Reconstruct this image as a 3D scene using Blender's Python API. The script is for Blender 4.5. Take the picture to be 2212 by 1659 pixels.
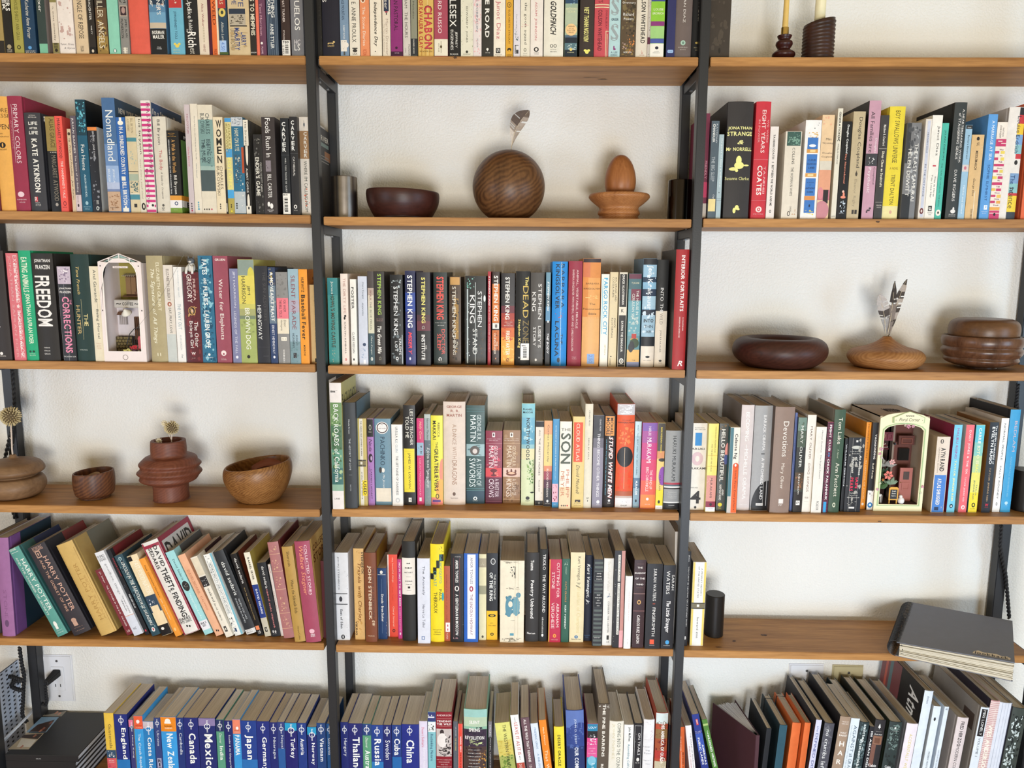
import bpy, bmesh, math, random
import numpy as np
from mathutils import Vector, Matrix

for o in list(bpy.data.objects): bpy.data.objects.remove(o, do_unlink=True)
scene = bpy.context.scene
COL = scene.collection
PI = math.pi
ZF = 1.52                                  # the camera-relative heights below are measured from 1.52 m above the floor

# ------------------------------------------------------------------ camera
CX, CY, FPX = 1106.0, 829.5, 1620.26        # photograph taken to be 2212 x 1659
CAM = np.array([0.0, -1.63, 0.03256 + ZF])
CR = np.array([0.9998205, 0.01720151, 0.00794212])
CU = np.array([-0.01040968, 0.14848544, 0.9888598])
CW = np.array([-0.01583059, 0.98876498, -0.14863785])
cd = bpy.data.cameras.new('camera'); cam = bpy.data.objects.new('camera', cd); COL.objects.link(cam)
cd.sensor_fit = 'HORIZONTAL'; cd.sensor_width = 36.0; cd.lens = FPX / 2212.0 * 36.0
cd.clip_start = 0.05
M4 = Matrix.Identity(4)
for i in range(3):
    M4[i][0] = CR[i]; M4[i][1] = CU[i]; M4[i][2] = -CW[i]; M4[i][3] = CAM[i]
cam.matrix_world = M4
scene.camera = cam

# ------------------------------------------------------------------ world and lights
world = bpy.data.worlds.new('world'); scene.world = world; world.use_nodes = True
bg = world.node_tree.nodes['Background']
bg.inputs['Color'].default_value = (1.0, 0.82, 0.49, 1); bg.inputs['Strength'].default_value = 0.60

def area(name, loc, target, sx, sy, power, col):
    l = bpy.data.lights.new(name, 'AREA'); l.shape = 'RECTANGLE'; l.size = sx; l.size_y = sy; l.energy = power; l.color = col
    o = bpy.data.objects.new(name, l); COL.objects.link(o); o.location = loc
    o.rotation_euler = (Vector(target) - Vector(loc)).to_track_quat('-Z', 'Y').to_euler()
    return o
area('window_light_right', (2.55, -1.9, 1.15), (0.2, 0.1, 1.0), 0.8, 1.2, 27, (0.46, 0.72, 1.0))
area('window_light_left', (-2.7, -2.3, 1.20), (-0.2, 0.1, 1.1), 0.8, 1.1, 19, (0.62, 0.76, 1.0))
area('glass_door_light', (0.35, -3.4, 0.78), (0.05, 0.1, 0.9), 1.1, 0.75, 81, (1.0, 0.975, 0.915))
area('low_blue_fill_light', (0.35, -2.5, 0.34), (0.15, 0.1, 0.62), 1.0, 0.5, 15, (0.20, 0.54, 1.0))  # added fill low down, turns the lower shelves bluer; not a real pane

scene.view_settings.view_transform = 'Standard'
scene.view_settings.look = 'None'
scene.view_settings.gamma = 1.0
scene.view_settings.use_curve_mapping = False
scene.view_settings.exposure = 0.0

# ------------------------------------------------------------------ measuring helpers
def ray(px, py): return CW + CR * (px - CX) / FPX - CU * (py - CY) / FPX
def at_y(px, py, Y):
    d = ray(px, py); t = (Y - CAM[1]) / d[1]; return CAM + t * d
def at_z(px, py, Z):
    d = ray(px, py); t = (Z - CAM[2]) / d[2]; return CAM + t * d
def proj(P):
    d = np.array(P, float) - CAM; z = d @ CW
    return CX + FPX * (d @ CR) / z, CY - FPX * (d @ CU) / z
def x_at(px, Y, Z):                          # world x of the point at depth Y and height Z that shows at column px
    k = (px - CX) / FPX; n = CR - k * CW
    return CAM[0] + (-(Y - CAM[1]) * n[1] - (Z - CAM[2]) * n[2]) / n[0]
def z_at(py, X, Y):
    k = (CY - py) / FPX; n = CU - k * CW
    return CAM[2] + (-(X - CAM[0]) * n[0] - (Y - CAM[1]) * n[1]) / n[2]

WALL_Y = 0.196
SHELF = {  # section: (x a, z a, x b, z b) of the top surface at the front
 '1L': (-1.10, .4752, -.45, .4715), '1M': (-.43, .4713, .35, .4717), '1R': (.38, .4718, 1.02, .4731),
 '2L': (-1.13, .1524, -.47, .1480), '2M': (-.43, .1450, .35, .1450), '2R': (.38, .1462, 1.05, .1494),
 '3L': (-1.16, -.1728, -.45, -.1743), '3M': (-.43, -.1764, .35, -.1781), '3R': (.43, -.1789, 1.09, -.1768),
 '4L': (-1.19, -.5044, -.46, -.5060), '4M': (-.43, -.5045, .35, -.5025), '4R': (.39, -.5031, 1.11, -.5014),
 '5L': (-1.22, -.8299, -.48, -.8293), '5M': (-.43, -.8335, .35, -.8310), '5R': (.40, -.8325, 1.16, -.8330),
 '6L': (-1.22, -1.237, -.48, -1.237), '6M': (-.43, -1.237, .35, -1.237), '6R': (.40, -1.237, 1.16, -1.237)}
def shelf_z(sec, X):
    a, za, b, zb = SHELF[sec]; return ZF + za + (zb - za) * (X - a) / (b - a)

# ------------------------------------------------------------------ materials
def lin(c): return c / 12.92 if c <= 0.04045 else ((c + 0.055) / 1.055) ** 2.4
ALB = 0.92
def hexlin(h, k=ALB):
    return tuple(lin(int(h[i:i + 2], 16) / 255) * k for i in (0, 2, 4))
MATS = {}
def nodes_of(name):
    m = bpy.data.materials.new(name); m.use_nodes = True
    nt = m.node_tree; return m, nt, nt.nodes['Principled BSDF']
def N(nt, t, **kw):
    n = nt.nodes.new(t)
    for k, v in kw.items():
        if k.startswith('_'): setattr(n, k[1:], v)
        else: n.inputs[k.replace('__', ' ')].default_value = v
    return n
def plain(name, hexcol, rough=0.5, metal=0.0, noise=0.12, scale=60.0, bump=0.0, sheen=0.0, spec=None):
    if name in MATS: return MATS[name]
    m, nt, b = nodes_of(name)
    tc = N(nt, 'ShaderNodeTexCoord'); nz = N(nt, 'ShaderNodeTexNoise', Scale=scale, Detail=4.0)
    nt.links.new(tc.outputs['Object'], nz.inputs['Vector'])
    c = hexlin(hexcol, 1.0)
    mr = N(nt, 'ShaderNodeMix', _data_type='RGBA')
    mr.inputs[6].default_value = (*[v * (1 - noise) for v in c], 1); mr.inputs[7].default_value = (*[min(1, v * (1 + noise)) for v in c], 1)
    nt.links.new(nz.outputs['Fac'], mr.inputs[0]); nt.links.new(mr.outputs[2], b.inputs['Base Color'])
    b.inputs['Roughness'].default_value = rough; b.inputs['Metallic'].default_value = metal
    if spec is not None: b.inputs['Specular IOR Level'].default_value = spec
    if bump:
        bp = N(nt, 'ShaderNodeBump', Strength=bump, Distance=0.001); nt.links.new(nz.outputs['Fac'], bp.inputs['Height']); nt.links.new(bp.outputs['Normal'], b.inputs['Normal'])
    MATS[name] = m; return m

def printed(name, rough, coat=0.0):          # ink colours come from the colour attribute, wear from noise
    m, nt, b = nodes_of(name)
    at = N(nt, 'ShaderNodeAttribute', _attribute_name='ink')
    tc = N(nt, 'ShaderNodeTexCoord'); nz = N(nt, 'ShaderNodeTexNoise', Scale=45.0, Detail=6.0, Roughness=0.7)
    nt.links.new(tc.outputs['Object'], nz.inputs['Vector'])
    mp = N(nt, 'ShaderNodeMapRange'); mp.inputs['From Min'].default_value = 0.3; mp.inputs['From Max'].default_value = 0.7
    mp.inputs['To Min'].default_value = 0.90; mp.inputs['To Max'].default_value = 1.06
    nt.links.new(nz.outputs['Fac'], mp.inputs['Value'])
    mx = N(nt, 'ShaderNodeMix', _data_type='RGBA', _blend_type='MULTIPLY'); mx.inputs[0].default_value = 1.0
    nt.links.new(at.outputs['Color'], mx.inputs[6]); nt.links.new(mp.outputs['Result'], mx.inputs[7])
    nt.links.new(mx.outputs[2], b.inputs['Base Color'])
    mr = N(nt, 'ShaderNodeMapRange'); mr.inputs['To Min'].default_value = rough - 0.08; mr.inputs['To Max'].default_value = rough + 0.10
    nt.links.new(nz.outputs['Fac'], mr.inputs['Value']); nt.links.new(mr.outputs['Result'], b.inputs['Roughness'])
    b.inputs['Specular IOR Level'].default_value = 0.35
    return m
M_PAPERBACK = printed('glossy_card_cover', 0.40)
M_CLOTH = printed('book_cloth_and_jacket', 0.50)
M_INK = printed('printed_ink', 0.45)

def pages_mat():
    m, nt, b = nodes_of('page_edges')
    tc = N(nt, 'ShaderNodeTexCoord'); mp = N(nt, 'ShaderNodeMapping'); mp.inputs['Scale'].default_value = (900, 6, 6)
    nz = N(nt, 'ShaderNodeTexNoise', Scale=1.0, Detail=3.0)
    nt.links.new(tc.outputs['Object'], mp.inputs['Vector']); nt.links.new(mp.outputs['Vector'], nz.inputs['Vector'])
    oi = N(nt, 'ShaderNodeObjectInfo')
    r = N(nt, 'ShaderNodeValToRGB'); r.color_ramp.elements[0].position = 0.3; r.color_ramp.elements[0].color = (0.46, 0.41, 0.34, 1)
    r.color_ramp.elements[1].position = 0.7; r.color_ramp.elements[1].color = (0.76, 0.70, 0.61, 1)
    nt.links.new(nz.outputs['Fac'], r.inputs['Fac'])
    tint = N(nt, 'ShaderNodeValToRGB'); tint.color_ramp.elements[0].color = (0.78, 0.70, 0.58, 1); tint.color_ramp.elements[1].color = (1.0, 1.0, 1.0, 1)
    nt.links.new(oi.outputs['Random'], tint.inputs['Fac'])
    mx = N(nt, 'ShaderNodeMix', _data_type='RGBA', _blend_type='MULTIPLY'); mx.inputs[0].default_value = 1.0
    nt.links.new(r.outputs['Color'], mx.inputs[6]); nt.links.new(tint.outputs['Color'], mx.inputs[7])
    nt.links.new(mx.outputs[2], b.inputs['Base Color']); b.inputs['Roughness'].default_value = 0.9
    bp = N(nt, 'ShaderNodeBump', Strength=0.35, Distance=0.0006); nt.links.new(nz.outputs['Fac'], bp.inputs['Height']); nt.links.new(bp.outputs['Normal'], b.inputs['Normal'])
    return m
M_PAGES = pages_mat()

def wood(name, dark, light, axis=0, scale=26.0, stretch=0.045, rough=0.5, rings=0.0, ringscale=30.0, spec=0.35, warp=3.0, coat=0.0):
    if name in MATS: return MATS[name]
    m, nt, b = nodes_of(name)
    tc = N(nt, 'ShaderNodeTexCoord'); mp = N(nt, 'ShaderNodeMapping')
    s = [1.0, 1.0, 1.0]; s[axis] = stretch; mp.inputs['Scale'].default_value = s
    nt.links.new(tc.outputs['Object'], mp.inputs['Vector'])
    n1 = N(nt, 'ShaderNodeTexNoise', Scale=scale, Detail=8.0, Roughness=0.65, Distortion=0.6); nt.links.new(mp.outputs['Vector'], n1.inputs['Vector'])
    n2 = N(nt, 'ShaderNodeTexNoise', Scale=scale * 9, Detail=4.0); nt.links.new(mp.outputs['Vector'], n2.inputs['Vector'])
    src = n1.outputs['Fac']
    if rings:
        wv = N(nt, 'ShaderNodeTexWave', Scale=ringscale, Distortion=warp, Detail=3.0); wv.wave_type = 'RINGS'; wv.inputs['Detail Scale'].default_value = 0.6
        mp2 = N(nt, 'ShaderNodeMapping'); mp2.inputs['Location'].default_value = (0.03, 0.06, -0.05); mp2.inputs['Scale'].default_value = (1.0, 0.6, 1.0); mp2.inputs['Rotation'].default_value = (0.3, 0.5, 0.2)
        nt.links.new(tc.outputs['Object'], mp2.inputs['Vector']); nt.links.new(mp2.outputs['Vector'], wv.inputs['Vector'])
        mm = N(nt, 'ShaderNodeMix'); mm.inputs[0].default_value = rings; nt.links.new(n1.outputs['Fac'], mm.inputs[2]); nt.links.new(wv.outputs['Fac'], mm.inputs[3]); src = mm.outputs[0]
    mm2 = N(nt, 'ShaderNodeMix'); mm2.inputs[0].default_value = 0.25; nt.links.new(src, mm2.inputs[2]); nt.links.new(n2.outputs['Fac'], mm2.inputs[3])
    r = N(nt, 'ShaderNodeValToRGB'); r.color_ramp.elements[0].position = 0.34; r.color_ramp.elements[1].position = 0.66
    r.color_ramp.elements[0].color = (*hexlin(dark, 1), 1); r.color_ramp.elements[1].color = (*hexlin(light, 1), 1)
    nt.links.new(mm2.outputs[0], r.inputs['Fac']); nt.links.new(r.outputs['Color'], b.inputs['Base Color'])
    b.inputs['Roughness'].default_value = rough; b.inputs['Specular IOR Level'].default_value = spec
    if coat: b.inputs['Coat Weight'].default_value = coat; b.inputs['Coat Roughness'].default_value = 0.3
    bp = N(nt, 'ShaderNodeBump', Strength=0.15, Distance=0.0008); nt.links.new(n2.outputs['Fac'], bp.inputs['Height']); nt.links.new(bp.outputs['Normal'], b.inputs['Normal'])
    MATS[name] = m; return m

def wall_mat():
    m, nt, b = nodes_of('orange_peel_plaster')
    tc = N(nt, 'ShaderNodeTexCoord'); n1 = N(nt, 'ShaderNodeTexNoise', Scale=210.0, Detail=3.0, Roughness=0.5); n2 = N(nt, 'ShaderNodeTexNoise', Scale=5.0, Detail=2.0)
    nt.links.new(tc.outputs['Object'], n1.inputs['Vector']); nt.links.new(tc.outputs['Object'], n2.inputs['Vector'])
    r = N(nt, 'ShaderNodeValToRGB'); r.color_ramp.elements[0].color = (0.77, 0.755, 0.715, 1); r.color_ramp.elements[1].color = (0.82, 0.805, 0.77, 1)
    nt.links.new(n2.outputs['Fac'], r.inputs['Fac']); nt.links.new(r.outputs['Color'], b.inputs['Base Color']); b.inputs['Roughness'].default_value = 0.85
    rr = N(nt, 'ShaderNodeValToRGB'); rr.color_ramp.elements[0].position = 0.38; rr.color_ramp.elements[1].position = 0.62; nt.links.new(n1.outputs['Fac'], rr.inputs['Fac'])
    bp = N(nt, 'ShaderNodeBump', Strength=0.42, Distance=0.0020); nt.links.new(rr.outputs['Color'], bp.inputs['Height']); nt.links.new(bp.outputs['Normal'], b.inputs['Normal'])
    return m
M_WALL = wall_mat()
M_OAK = wood('oiled_oak', '7e5228', 'bd8a50', axis=0, scale=34, stretch=0.07, rough=0.5)
M_KNOT = plain('oak_knot', '4a2c14', 0.6, scale=200)
M_BLACK = plain('black_powder_coat', '232427', 0.42, noise=0.15, scale=300, bump=0.1)
M_FLOOR = wood('floor_boards', '7a5a3c', 'a88560', axis=1, scale=6, stretch=0.1, rough=0.45)

# ------------------------------------------------------------------ mesh helpers
def link(o, parent=None):
    COL.objects.link(o)
    if parent is not None: o.parent = parent
    return o
def obj(name, bm, mat, parent=None, smooth=False, loc=None):
    me = bpy.data.meshes.new(name)
    bmesh.ops.recalc_face_normals(bm, faces=bm.faces)
    if smooth:
        for f in bm.faces: f.smooth = True
    bm.to_mesh(me); bm.free()
    for m in (mat if isinstance(mat, (list, tuple)) else [mat]): me.materials.append(m)
    o = bpy.data.objects.new(name, me)
    if loc is not None: o.location = loc
    return link(o, parent)
def raw(name, verts, faces, mat, parent=None, smooth=False):
    me = bpy.data.meshes.new(name); me.from_pydata([tuple(v) for v in verts], [], faces); me.update()
    if smooth: me.polygons.foreach_set('use_smooth', [True] * len(me.polygons))
    if mat is not None: me.materials.append(mat)
    return link(bpy.data.objects.new(name, me), parent)
def thing(name, label, cat, loc=(0, 0, 0), rot=(0, 0, 0), group=None):
    o = bpy.data.objects.new(name, None); o.empty_display_size = 0.02
    COL.objects.link(o); o.location = loc; o.rotation_euler = rot
    return tag(o, label, cat, group)
def tag(o, label, cat, group=None):
    o['label'] = label; o['category'] = cat
    if group: o['group'] = group
    return o
def struct(o): o['kind'] = 'structure'; return o
def box(bm, x0, x1, y0, y1, z0, z1):
    v = [bm.verts.new((x, y, z)) for x in (x0, x1) for y in (y0, y1) for z in (z0, z1)]
    for f in ((0, 1, 3, 2), (4, 6, 7, 5), (0, 4, 5, 1), (2, 3, 7, 6), (0, 2, 6, 4), (1, 5, 7, 3)): bm.faces.new([v[i] for i in f])
    return v
def boxo(name, x0, x1, y0, y1, z0, z1, mat, parent=None, bev=0.0, seg=1):
    bm = bmesh.new(); box(bm, x0, x1, y0, y1, z0, z1)
    if bev: bmesh.ops.bevel(bm, geom=bm.edges[:], offset=bev, segments=seg, affect='EDGES')
    return obj(name, bm, mat, parent)
def lathe_bm(prof, seg=48, rf=None, cap=True):
    """prof: (r, z) bottom to top; rf(r, z, ang, i) may bend the radius and height"""
    bm = bmesh.new(); rings = []
    for i, (r, z) in enumerate(prof):
        ring = []
        for k in range(seg):
            a = 2 * PI * k / seg; rr, zz = (r, z) if rf is None else rf(r, z, a, i)
            ring.append(bm.verts.new((rr * math.cos(a), rr * math.sin(a), zz)))
        rings.append(ring)
    for i in range(len(rings) - 1):
        for k in range(seg):
            bm.faces.new((rings[i][k], rings[i][(k + 1) % seg], rings[i + 1][(k + 1) % seg], rings[i + 1][k]))
    if cap:
        bm.faces.new(rings[0][::-1]); bm.faces.new(rings[-1])
    return bm
def smooth_prof(pts, n=6):
    """Catmull-Rom through the profile points"""
    out = []; P = [pts[0]] + list(pts) + [pts[-1]]
    for i in range(1, len(P) - 2):
        for k in range(n):
            t = k / n; a, b, c, d = (np.array(P[i + j - 1], float) for j in range(4))
            out.append(tuple(0.5 * (2 * b + (c - a) * t + (2 * a - 5 * b + 4 * c - d) * t * t + (3 * b - a - 3 * c + d) * t ** 3)))
    out.append(tuple(pts[-1])); return [(max(r, 0.0003), z) for r, z in out]
def tube_bm(pts, rad, seg=8, bm=None, cap=True):
    bm = bm or bmesh.new(); P = [Vector(p) for p in pts]; rings = []
    rads = rad if isinstance(rad, (list, tuple)) else [rad] * len(P)
    up = Vector((0.31, 0.52, 0.79)).normalized()
    for i, p in enumerate(P):
        t = (P[min(i + 1, len(P) - 1)] - P[max(i - 1, 0)]).normalized()
        s = t.cross(up)
        if s.length < 1e-4: s = t.cross(Vector((1, 0, 0)))
        s.normalize(); q = t.cross(s).normalized()
        rings.append([bm.verts.new(p + (s * math.cos(2 * PI * k / seg) + q * math.sin(2 * PI * k / seg)) * rads[i]) for k in range(seg)])
    for i in range(len(rings) - 1):
        for k in range(seg): bm.faces.new((rings[i][k], rings[i][(k + 1) % seg], rings[i + 1][(k + 1) % seg], rings[i + 1][k]))
    if cap: bm.faces.new(rings[0][::-1]); bm.faces.new(rings[-1])
    return bm
def ink(me, cols):
    """per-face colours -> corner colour attribute"""
    a = me.color_attributes.new('ink', 'FLOAT_COLOR', 'CORNER'); buf = np.ones((len(me.loops), 4), np.float32); tot = np.empty(len(me.polygons), np.int32)
    me.polygons.foreach_get('loop_total', tot); buf[:, :3] = np.repeat(np.array(cols, np.float32), tot, axis=0); a.data.foreach_set('color', buf.ravel())

# ------------------------------------------------------------------ lettering: every glyph is filled once, then laid out as flat ink
GLYPH = {}
def glyph(c, bold):
    k = (c, bold)
    if k in GLYPH: return GLYPH[k]
    if c == ' ': GLYPH[k] = (None, None, 0.26); return GLYPH[k]
    cu = bpy.data.curves.new('glyph', 'FONT'); cu.body = c; cu.size = 1.0; cu.resolution_u = 2; cu.fill_mode = 'FRONT'; cu.offset = 0.022 if bold else 0.0
    o = bpy.data.objects.new('glyph', cu); COL.objects.link(o)
    dg = bpy.context.evaluated_depsgraph_get(); me = bpy.data.meshes.new_from_object(o.evaluated_get(dg))
    bm = bmesh.new(); bm.from_mesh(me); bmesh.ops.remove_doubles(bm, verts=bm.verts, dist=1e-5)
    for zc in (0.18, 0.36, 0.54): bmesh.ops.bisect_plane(bm, geom=bm.verts[:] + bm.edges[:] + bm.faces[:], plane_co=(0, zc, 0), plane_no=(0, 1, 0))
    bmesh.ops.triangulate(bm, faces=bm.faces[:]); bm.verts.ensure_lookup_table()
    for i, v in enumerate(bm.verts): v.index = i
    V = np.array([(v.co.x, v.co.y) for v in bm.verts], float).reshape(-1, 2); F = np.array([[v.index for v in f.verts] for f in bm.faces], int).reshape(-1, 3)
    bm.free(); bpy.data.objects.remove(o, do_unlink=True); bpy.data.meshes.remove(me); bpy.data.curves.remove(cu)
    if len(V) == 0: GLYPH[k] = (None, None, 0.3); return GLYPH[k]
    x0 = V[:, 0].min(); adv = V[:, 0].max() - x0; V[:, 0] -= x0
    GLYPH[k] = (V, F, adv); return GLYPH[k]
def text_geo(s, bold=False, italic=False, gap=0.085):
    vs, fs, x, n = [], [], 0.0, 0
    for c in s:
        V, F, adv = glyph(c, bold)
        if V is not None:
            vs.append(V + (x, 0)); fs.append(F + n); n += len(V)
        x += adv + gap
    if not vs: return None, None
    V = np.vstack(vs); F = np.vstack(fs)
    if italic: V = np.column_stack((V[:, 0] + V[:, 1] * 0.28, V[:, 1]))
    lo, hi = V.min(0), V.max(0); return (V - lo) / np.maximum(hi - lo, 1e-4), F

class Print:
    """flat ink on a plane: u across, v along; layers stack a few hundredths of a millimetre apart"""
    def __init__(self): self.V, self.F, self.C, self.Lr, self.n, self.k = [], [], [], [], 0, 0
    def add(self, V, F, col):
        self.V.append(np.asarray(V, float)); self.F.append(np.asarray(F, int) + self.n); self.C.append(np.repeat([col], len(F), 0)); self.Lr.append(np.full(len(V), self.k)); self.n += len(V)
    def layer(self): self.k += 1
    def rect(self, u0, u1, v0, v1, col, nu=1):
        us = np.linspace(u0, u1, nu + 1); V = [(u, v) for u in us for v in (v0, v1)]
        F = [t for i in range(nu) for t in ((2 * i, 2 * i + 2, 2 * i + 3), (2 * i, 2 * i + 3, 2 * i + 1))]; self.add(V, F, col)
    def ellipse(self, u0, u1, v0, v1, col, n=14, ulim=None):
        a = np.linspace(0, PI, n + 1); cu, cv, ru, rv = (u0 + u1) / 2, (v0 + v1) / 2, (u1 - u0) / 2, (v1 - v0) / 2
        us = cu - ru * np.cos(a); hv = rv * np.sin(a)
        if ulim is not None: us = np.clip(us, ulim[0], ulim[1])
        V = [(u, v) for u, h in zip(us, hv) for v in (cv - h, cv + h)]
        if ulim is not None: V = [(u, min(max(v, ulim[2]), ulim[3])) for u, v in V]
        F = [t for i in range(n) for t in ((2 * i, 2 * i + 2, 2 * i + 3), (2 * i, 2 * i + 3, 2 * i + 1))]; self.add(V, F, col)
    def blobs(self, u0, u1, v0, v1, col, n, rng):
        for _ in range(n):
            su = (u1 - u0) * rng.uniform(.03, .16); sv = min((v1 - v0) * rng.uniform(.02, .12), su * rng.uniform(.5, 2.2))
            cu = rng.uniform(u0 + su, max(u0 + su, u1 - su)); cv = rng.uniform(v0 + sv, max(v0 + sv, v1 - sv)); m = rng.choice((4, 5, 6, 7)); ph = rng.uniform(0, 6)
            P = [(cu + su * math.cos(ph + 2 * PI * i / m) * rng.uniform(.5, 1), cv + sv * math.sin(ph + 2 * PI * i / m) * rng.uniform(.5, 1)) for i in range(m)]
            self.add([(min(max(a, u0), u1), min(max(b, v0), v1)) for a, b in P], [(0, i, i + 1) for i in range(1, m - 1)], col)
    def text(self, s, u0, u1, v0, v1, col, style='h', bold=False, italic=False):
        V, F = text_geo(s, bold, italic)
        if V is None: return
        if style == 'h': W = np.column_stack((u0 + V[:, 0] * (u1 - u0), v0 + V[:, 1] * (v1 - v0)))
        elif style == 'd': W = np.column_stack((u0 + V[:, 1] * (u1 - u0), v1 - V[:, 0] * (v1 - v0)))
        else: W = np.column_stack((u1 - V[:, 1] * (u1 - u0), v0 + V[:, 0] * (v1 - v0)))
        self.add(W, F, col)
    def build(self, name, parent, place, mat=None, step=2.4e-5, base=1.0e-4):
        """place(u, v, lift) -> xyz arrays"""
        if not self.V: return None
        V = np.vstack(self.V); F = np.vstack(self.F).astype(np.int32); C = np.vstack(self.C); L = np.concatenate(self.Lr)
        X = place(V[:, 0], V[:, 1], base + L * step)
        me = bpy.data.meshes.new(name); nv, nf = len(X), len(F)
        me.vertices.add(nv); me.vertices.foreach_set('co', np.ascontiguousarray(X, np.float32).ravel())
        me.loops.add(nf * 3); me.loops.foreach_set('vertex_index', F.ravel())
        me.polygons.add(nf); me.polygons.foreach_set('loop_start', np.arange(0, nf * 3, 3, dtype=np.int32)); me.polygons.foreach_set('loop_total', np.full(nf, 3, np.int32))
        me.update(calc_edges=True); ink(me, C); me.materials.append(mat or M_INK)
        return link(bpy.data.objects.new(name, me), parent)

# ------------------------------------------------------------------ the setting
bm = bmesh.new(); box(bm, -3.2, 3.2, WALL_Y, WALL_Y + 0.1, 0.0, 2.6); struct(obj('wall_back', bm, M_WALL))
bm = bmesh.new(); box(bm, -3.2, 3.2, -4.5, WALL_Y + 0.1, -0.05, 0.0); struct(obj('floor', bm, M_FLOOR))

# ------------------------------------------------------------------ black ladder frames (front post, rear post, rungs under the shelves)
TH = 0.0178
def upright(xl_top, xl_bot, w, label, sec, front=True):
    t = thing('shelf_upright', label, 'shelf frame', (0, 0, 0), group='black metal shelf uprights')
    def post(name, y0, y1):
        bm = bmesh.new(); z0, z1 = 0.0, 2.45
        def xl(z): return xl_bot + (xl_top - xl_bot) * (z - (ZF - 1.0)) / 1.55
        v = [bm.verts.new((xl(z) + dx, y, z)) for z in (z0, z1) for dx, y in ((0, y0), (w, y0), (w, y1), (0, y1))]
        for f in ((3, 2, 1, 0), (4, 5, 6, 7), (0, 1, 5, 4), (1, 2, 6, 5), (2, 3, 7, 6), (3, 0, 4, 7)): bm.faces.new([v[i] for i in f])
        bmesh.ops.bevel(bm, geom=bm.edges[:], offset=0.0015, segments=2, affect='EDGES')
        obj(name, bm, M_BLACK, t)
    post('front_post', 0.0, 0.026); post('rear_post', 0.164, 0.190)
    for row in '123456':
        x = (xl_top + xl_bot) / 2 + w / 2; z = shelf_z(row + sec, x) - TH - 0.0006
        boxo('rung', x - w / 2 + 0.001, x + w / 2 - 0.001, 0.024, 0.166, z - 0.02, z, M_BLACK, t, 0.001)
        for yy in (0.06, 0.125):
            bm = lathe_bm([(0.0035, z - 0.0228), (0.0035, z - 0.0195)], 8); s = obj('screw', bm, plain('screw_steel', '8a8a8c', 0.35, 0.9), t); s.location = (x, yy, 0)
    return t
upright(-0.4600, -0.4530, 0.0198, 'black metal upright between the travel shelf and the wooden sphere', 'L')
upright(0.3535, 0.3575, 0.0198, 'black metal upright beside the wooden egg in its stand', 'R')
upright(-1.2745, -1.2790, 0.0245, 'black metal upright behind the wooden two tier vase', 'L')
upright(1.1760, 1.1800, 0.0260, 'black metal upright behind the black spiral notebook', 'R')

# ------------------------------------------------------------------ oak planks
ROWN = {'1': 'topmost', '2': 'second', '3': 'third', '4': 'fourth', '5': 'fifth', '6': 'lowest'}
PLANKLAB = {'1L': 'oak shelf plank carrying the prize novels with the coral hardcover', '1M': 'oak shelf plank with a dark knot underneath, above the wooden sphere',
 '1R': 'oak shelf plank carrying the two candle holders', '2L': 'oak shelf plank carrying the striped raspberry and Nomadland books', '2M': 'oak shelf plank carrying the wooden sphere and the egg',
 '2R': 'oak shelf plank carrying the gilt raven hardcover', '3L': 'oak shelf plank carrying the miniature coffee shop', '3M': 'oak shelf plank carrying the horror novels and the red Interior Portraits',
 '3R': 'oak shelf plank carrying the round bowl and the feather vase', '4L': 'oak shelf plank carrying the twisted vase and dried flowers', '4M': 'oak shelf plank carrying Back Roads and Pachinko',
 '4R': 'oak shelf plank carrying the miniature floral shop', '5L': 'oak shelf plank carrying the leaning books and the lilac hardcover', '5M': 'oak shelf plank carrying the whale spine and Poetry Unbound',
 '5R': 'oak shelf plank carrying the spiral notebook and the black cylinder', '6L': 'oak shelf plank under the blue travel guides', '6M': 'oak shelf plank under Silent Spring Revolution', '6R': 'oak shelf plank under the cookbooks and notebooks'}
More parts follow.
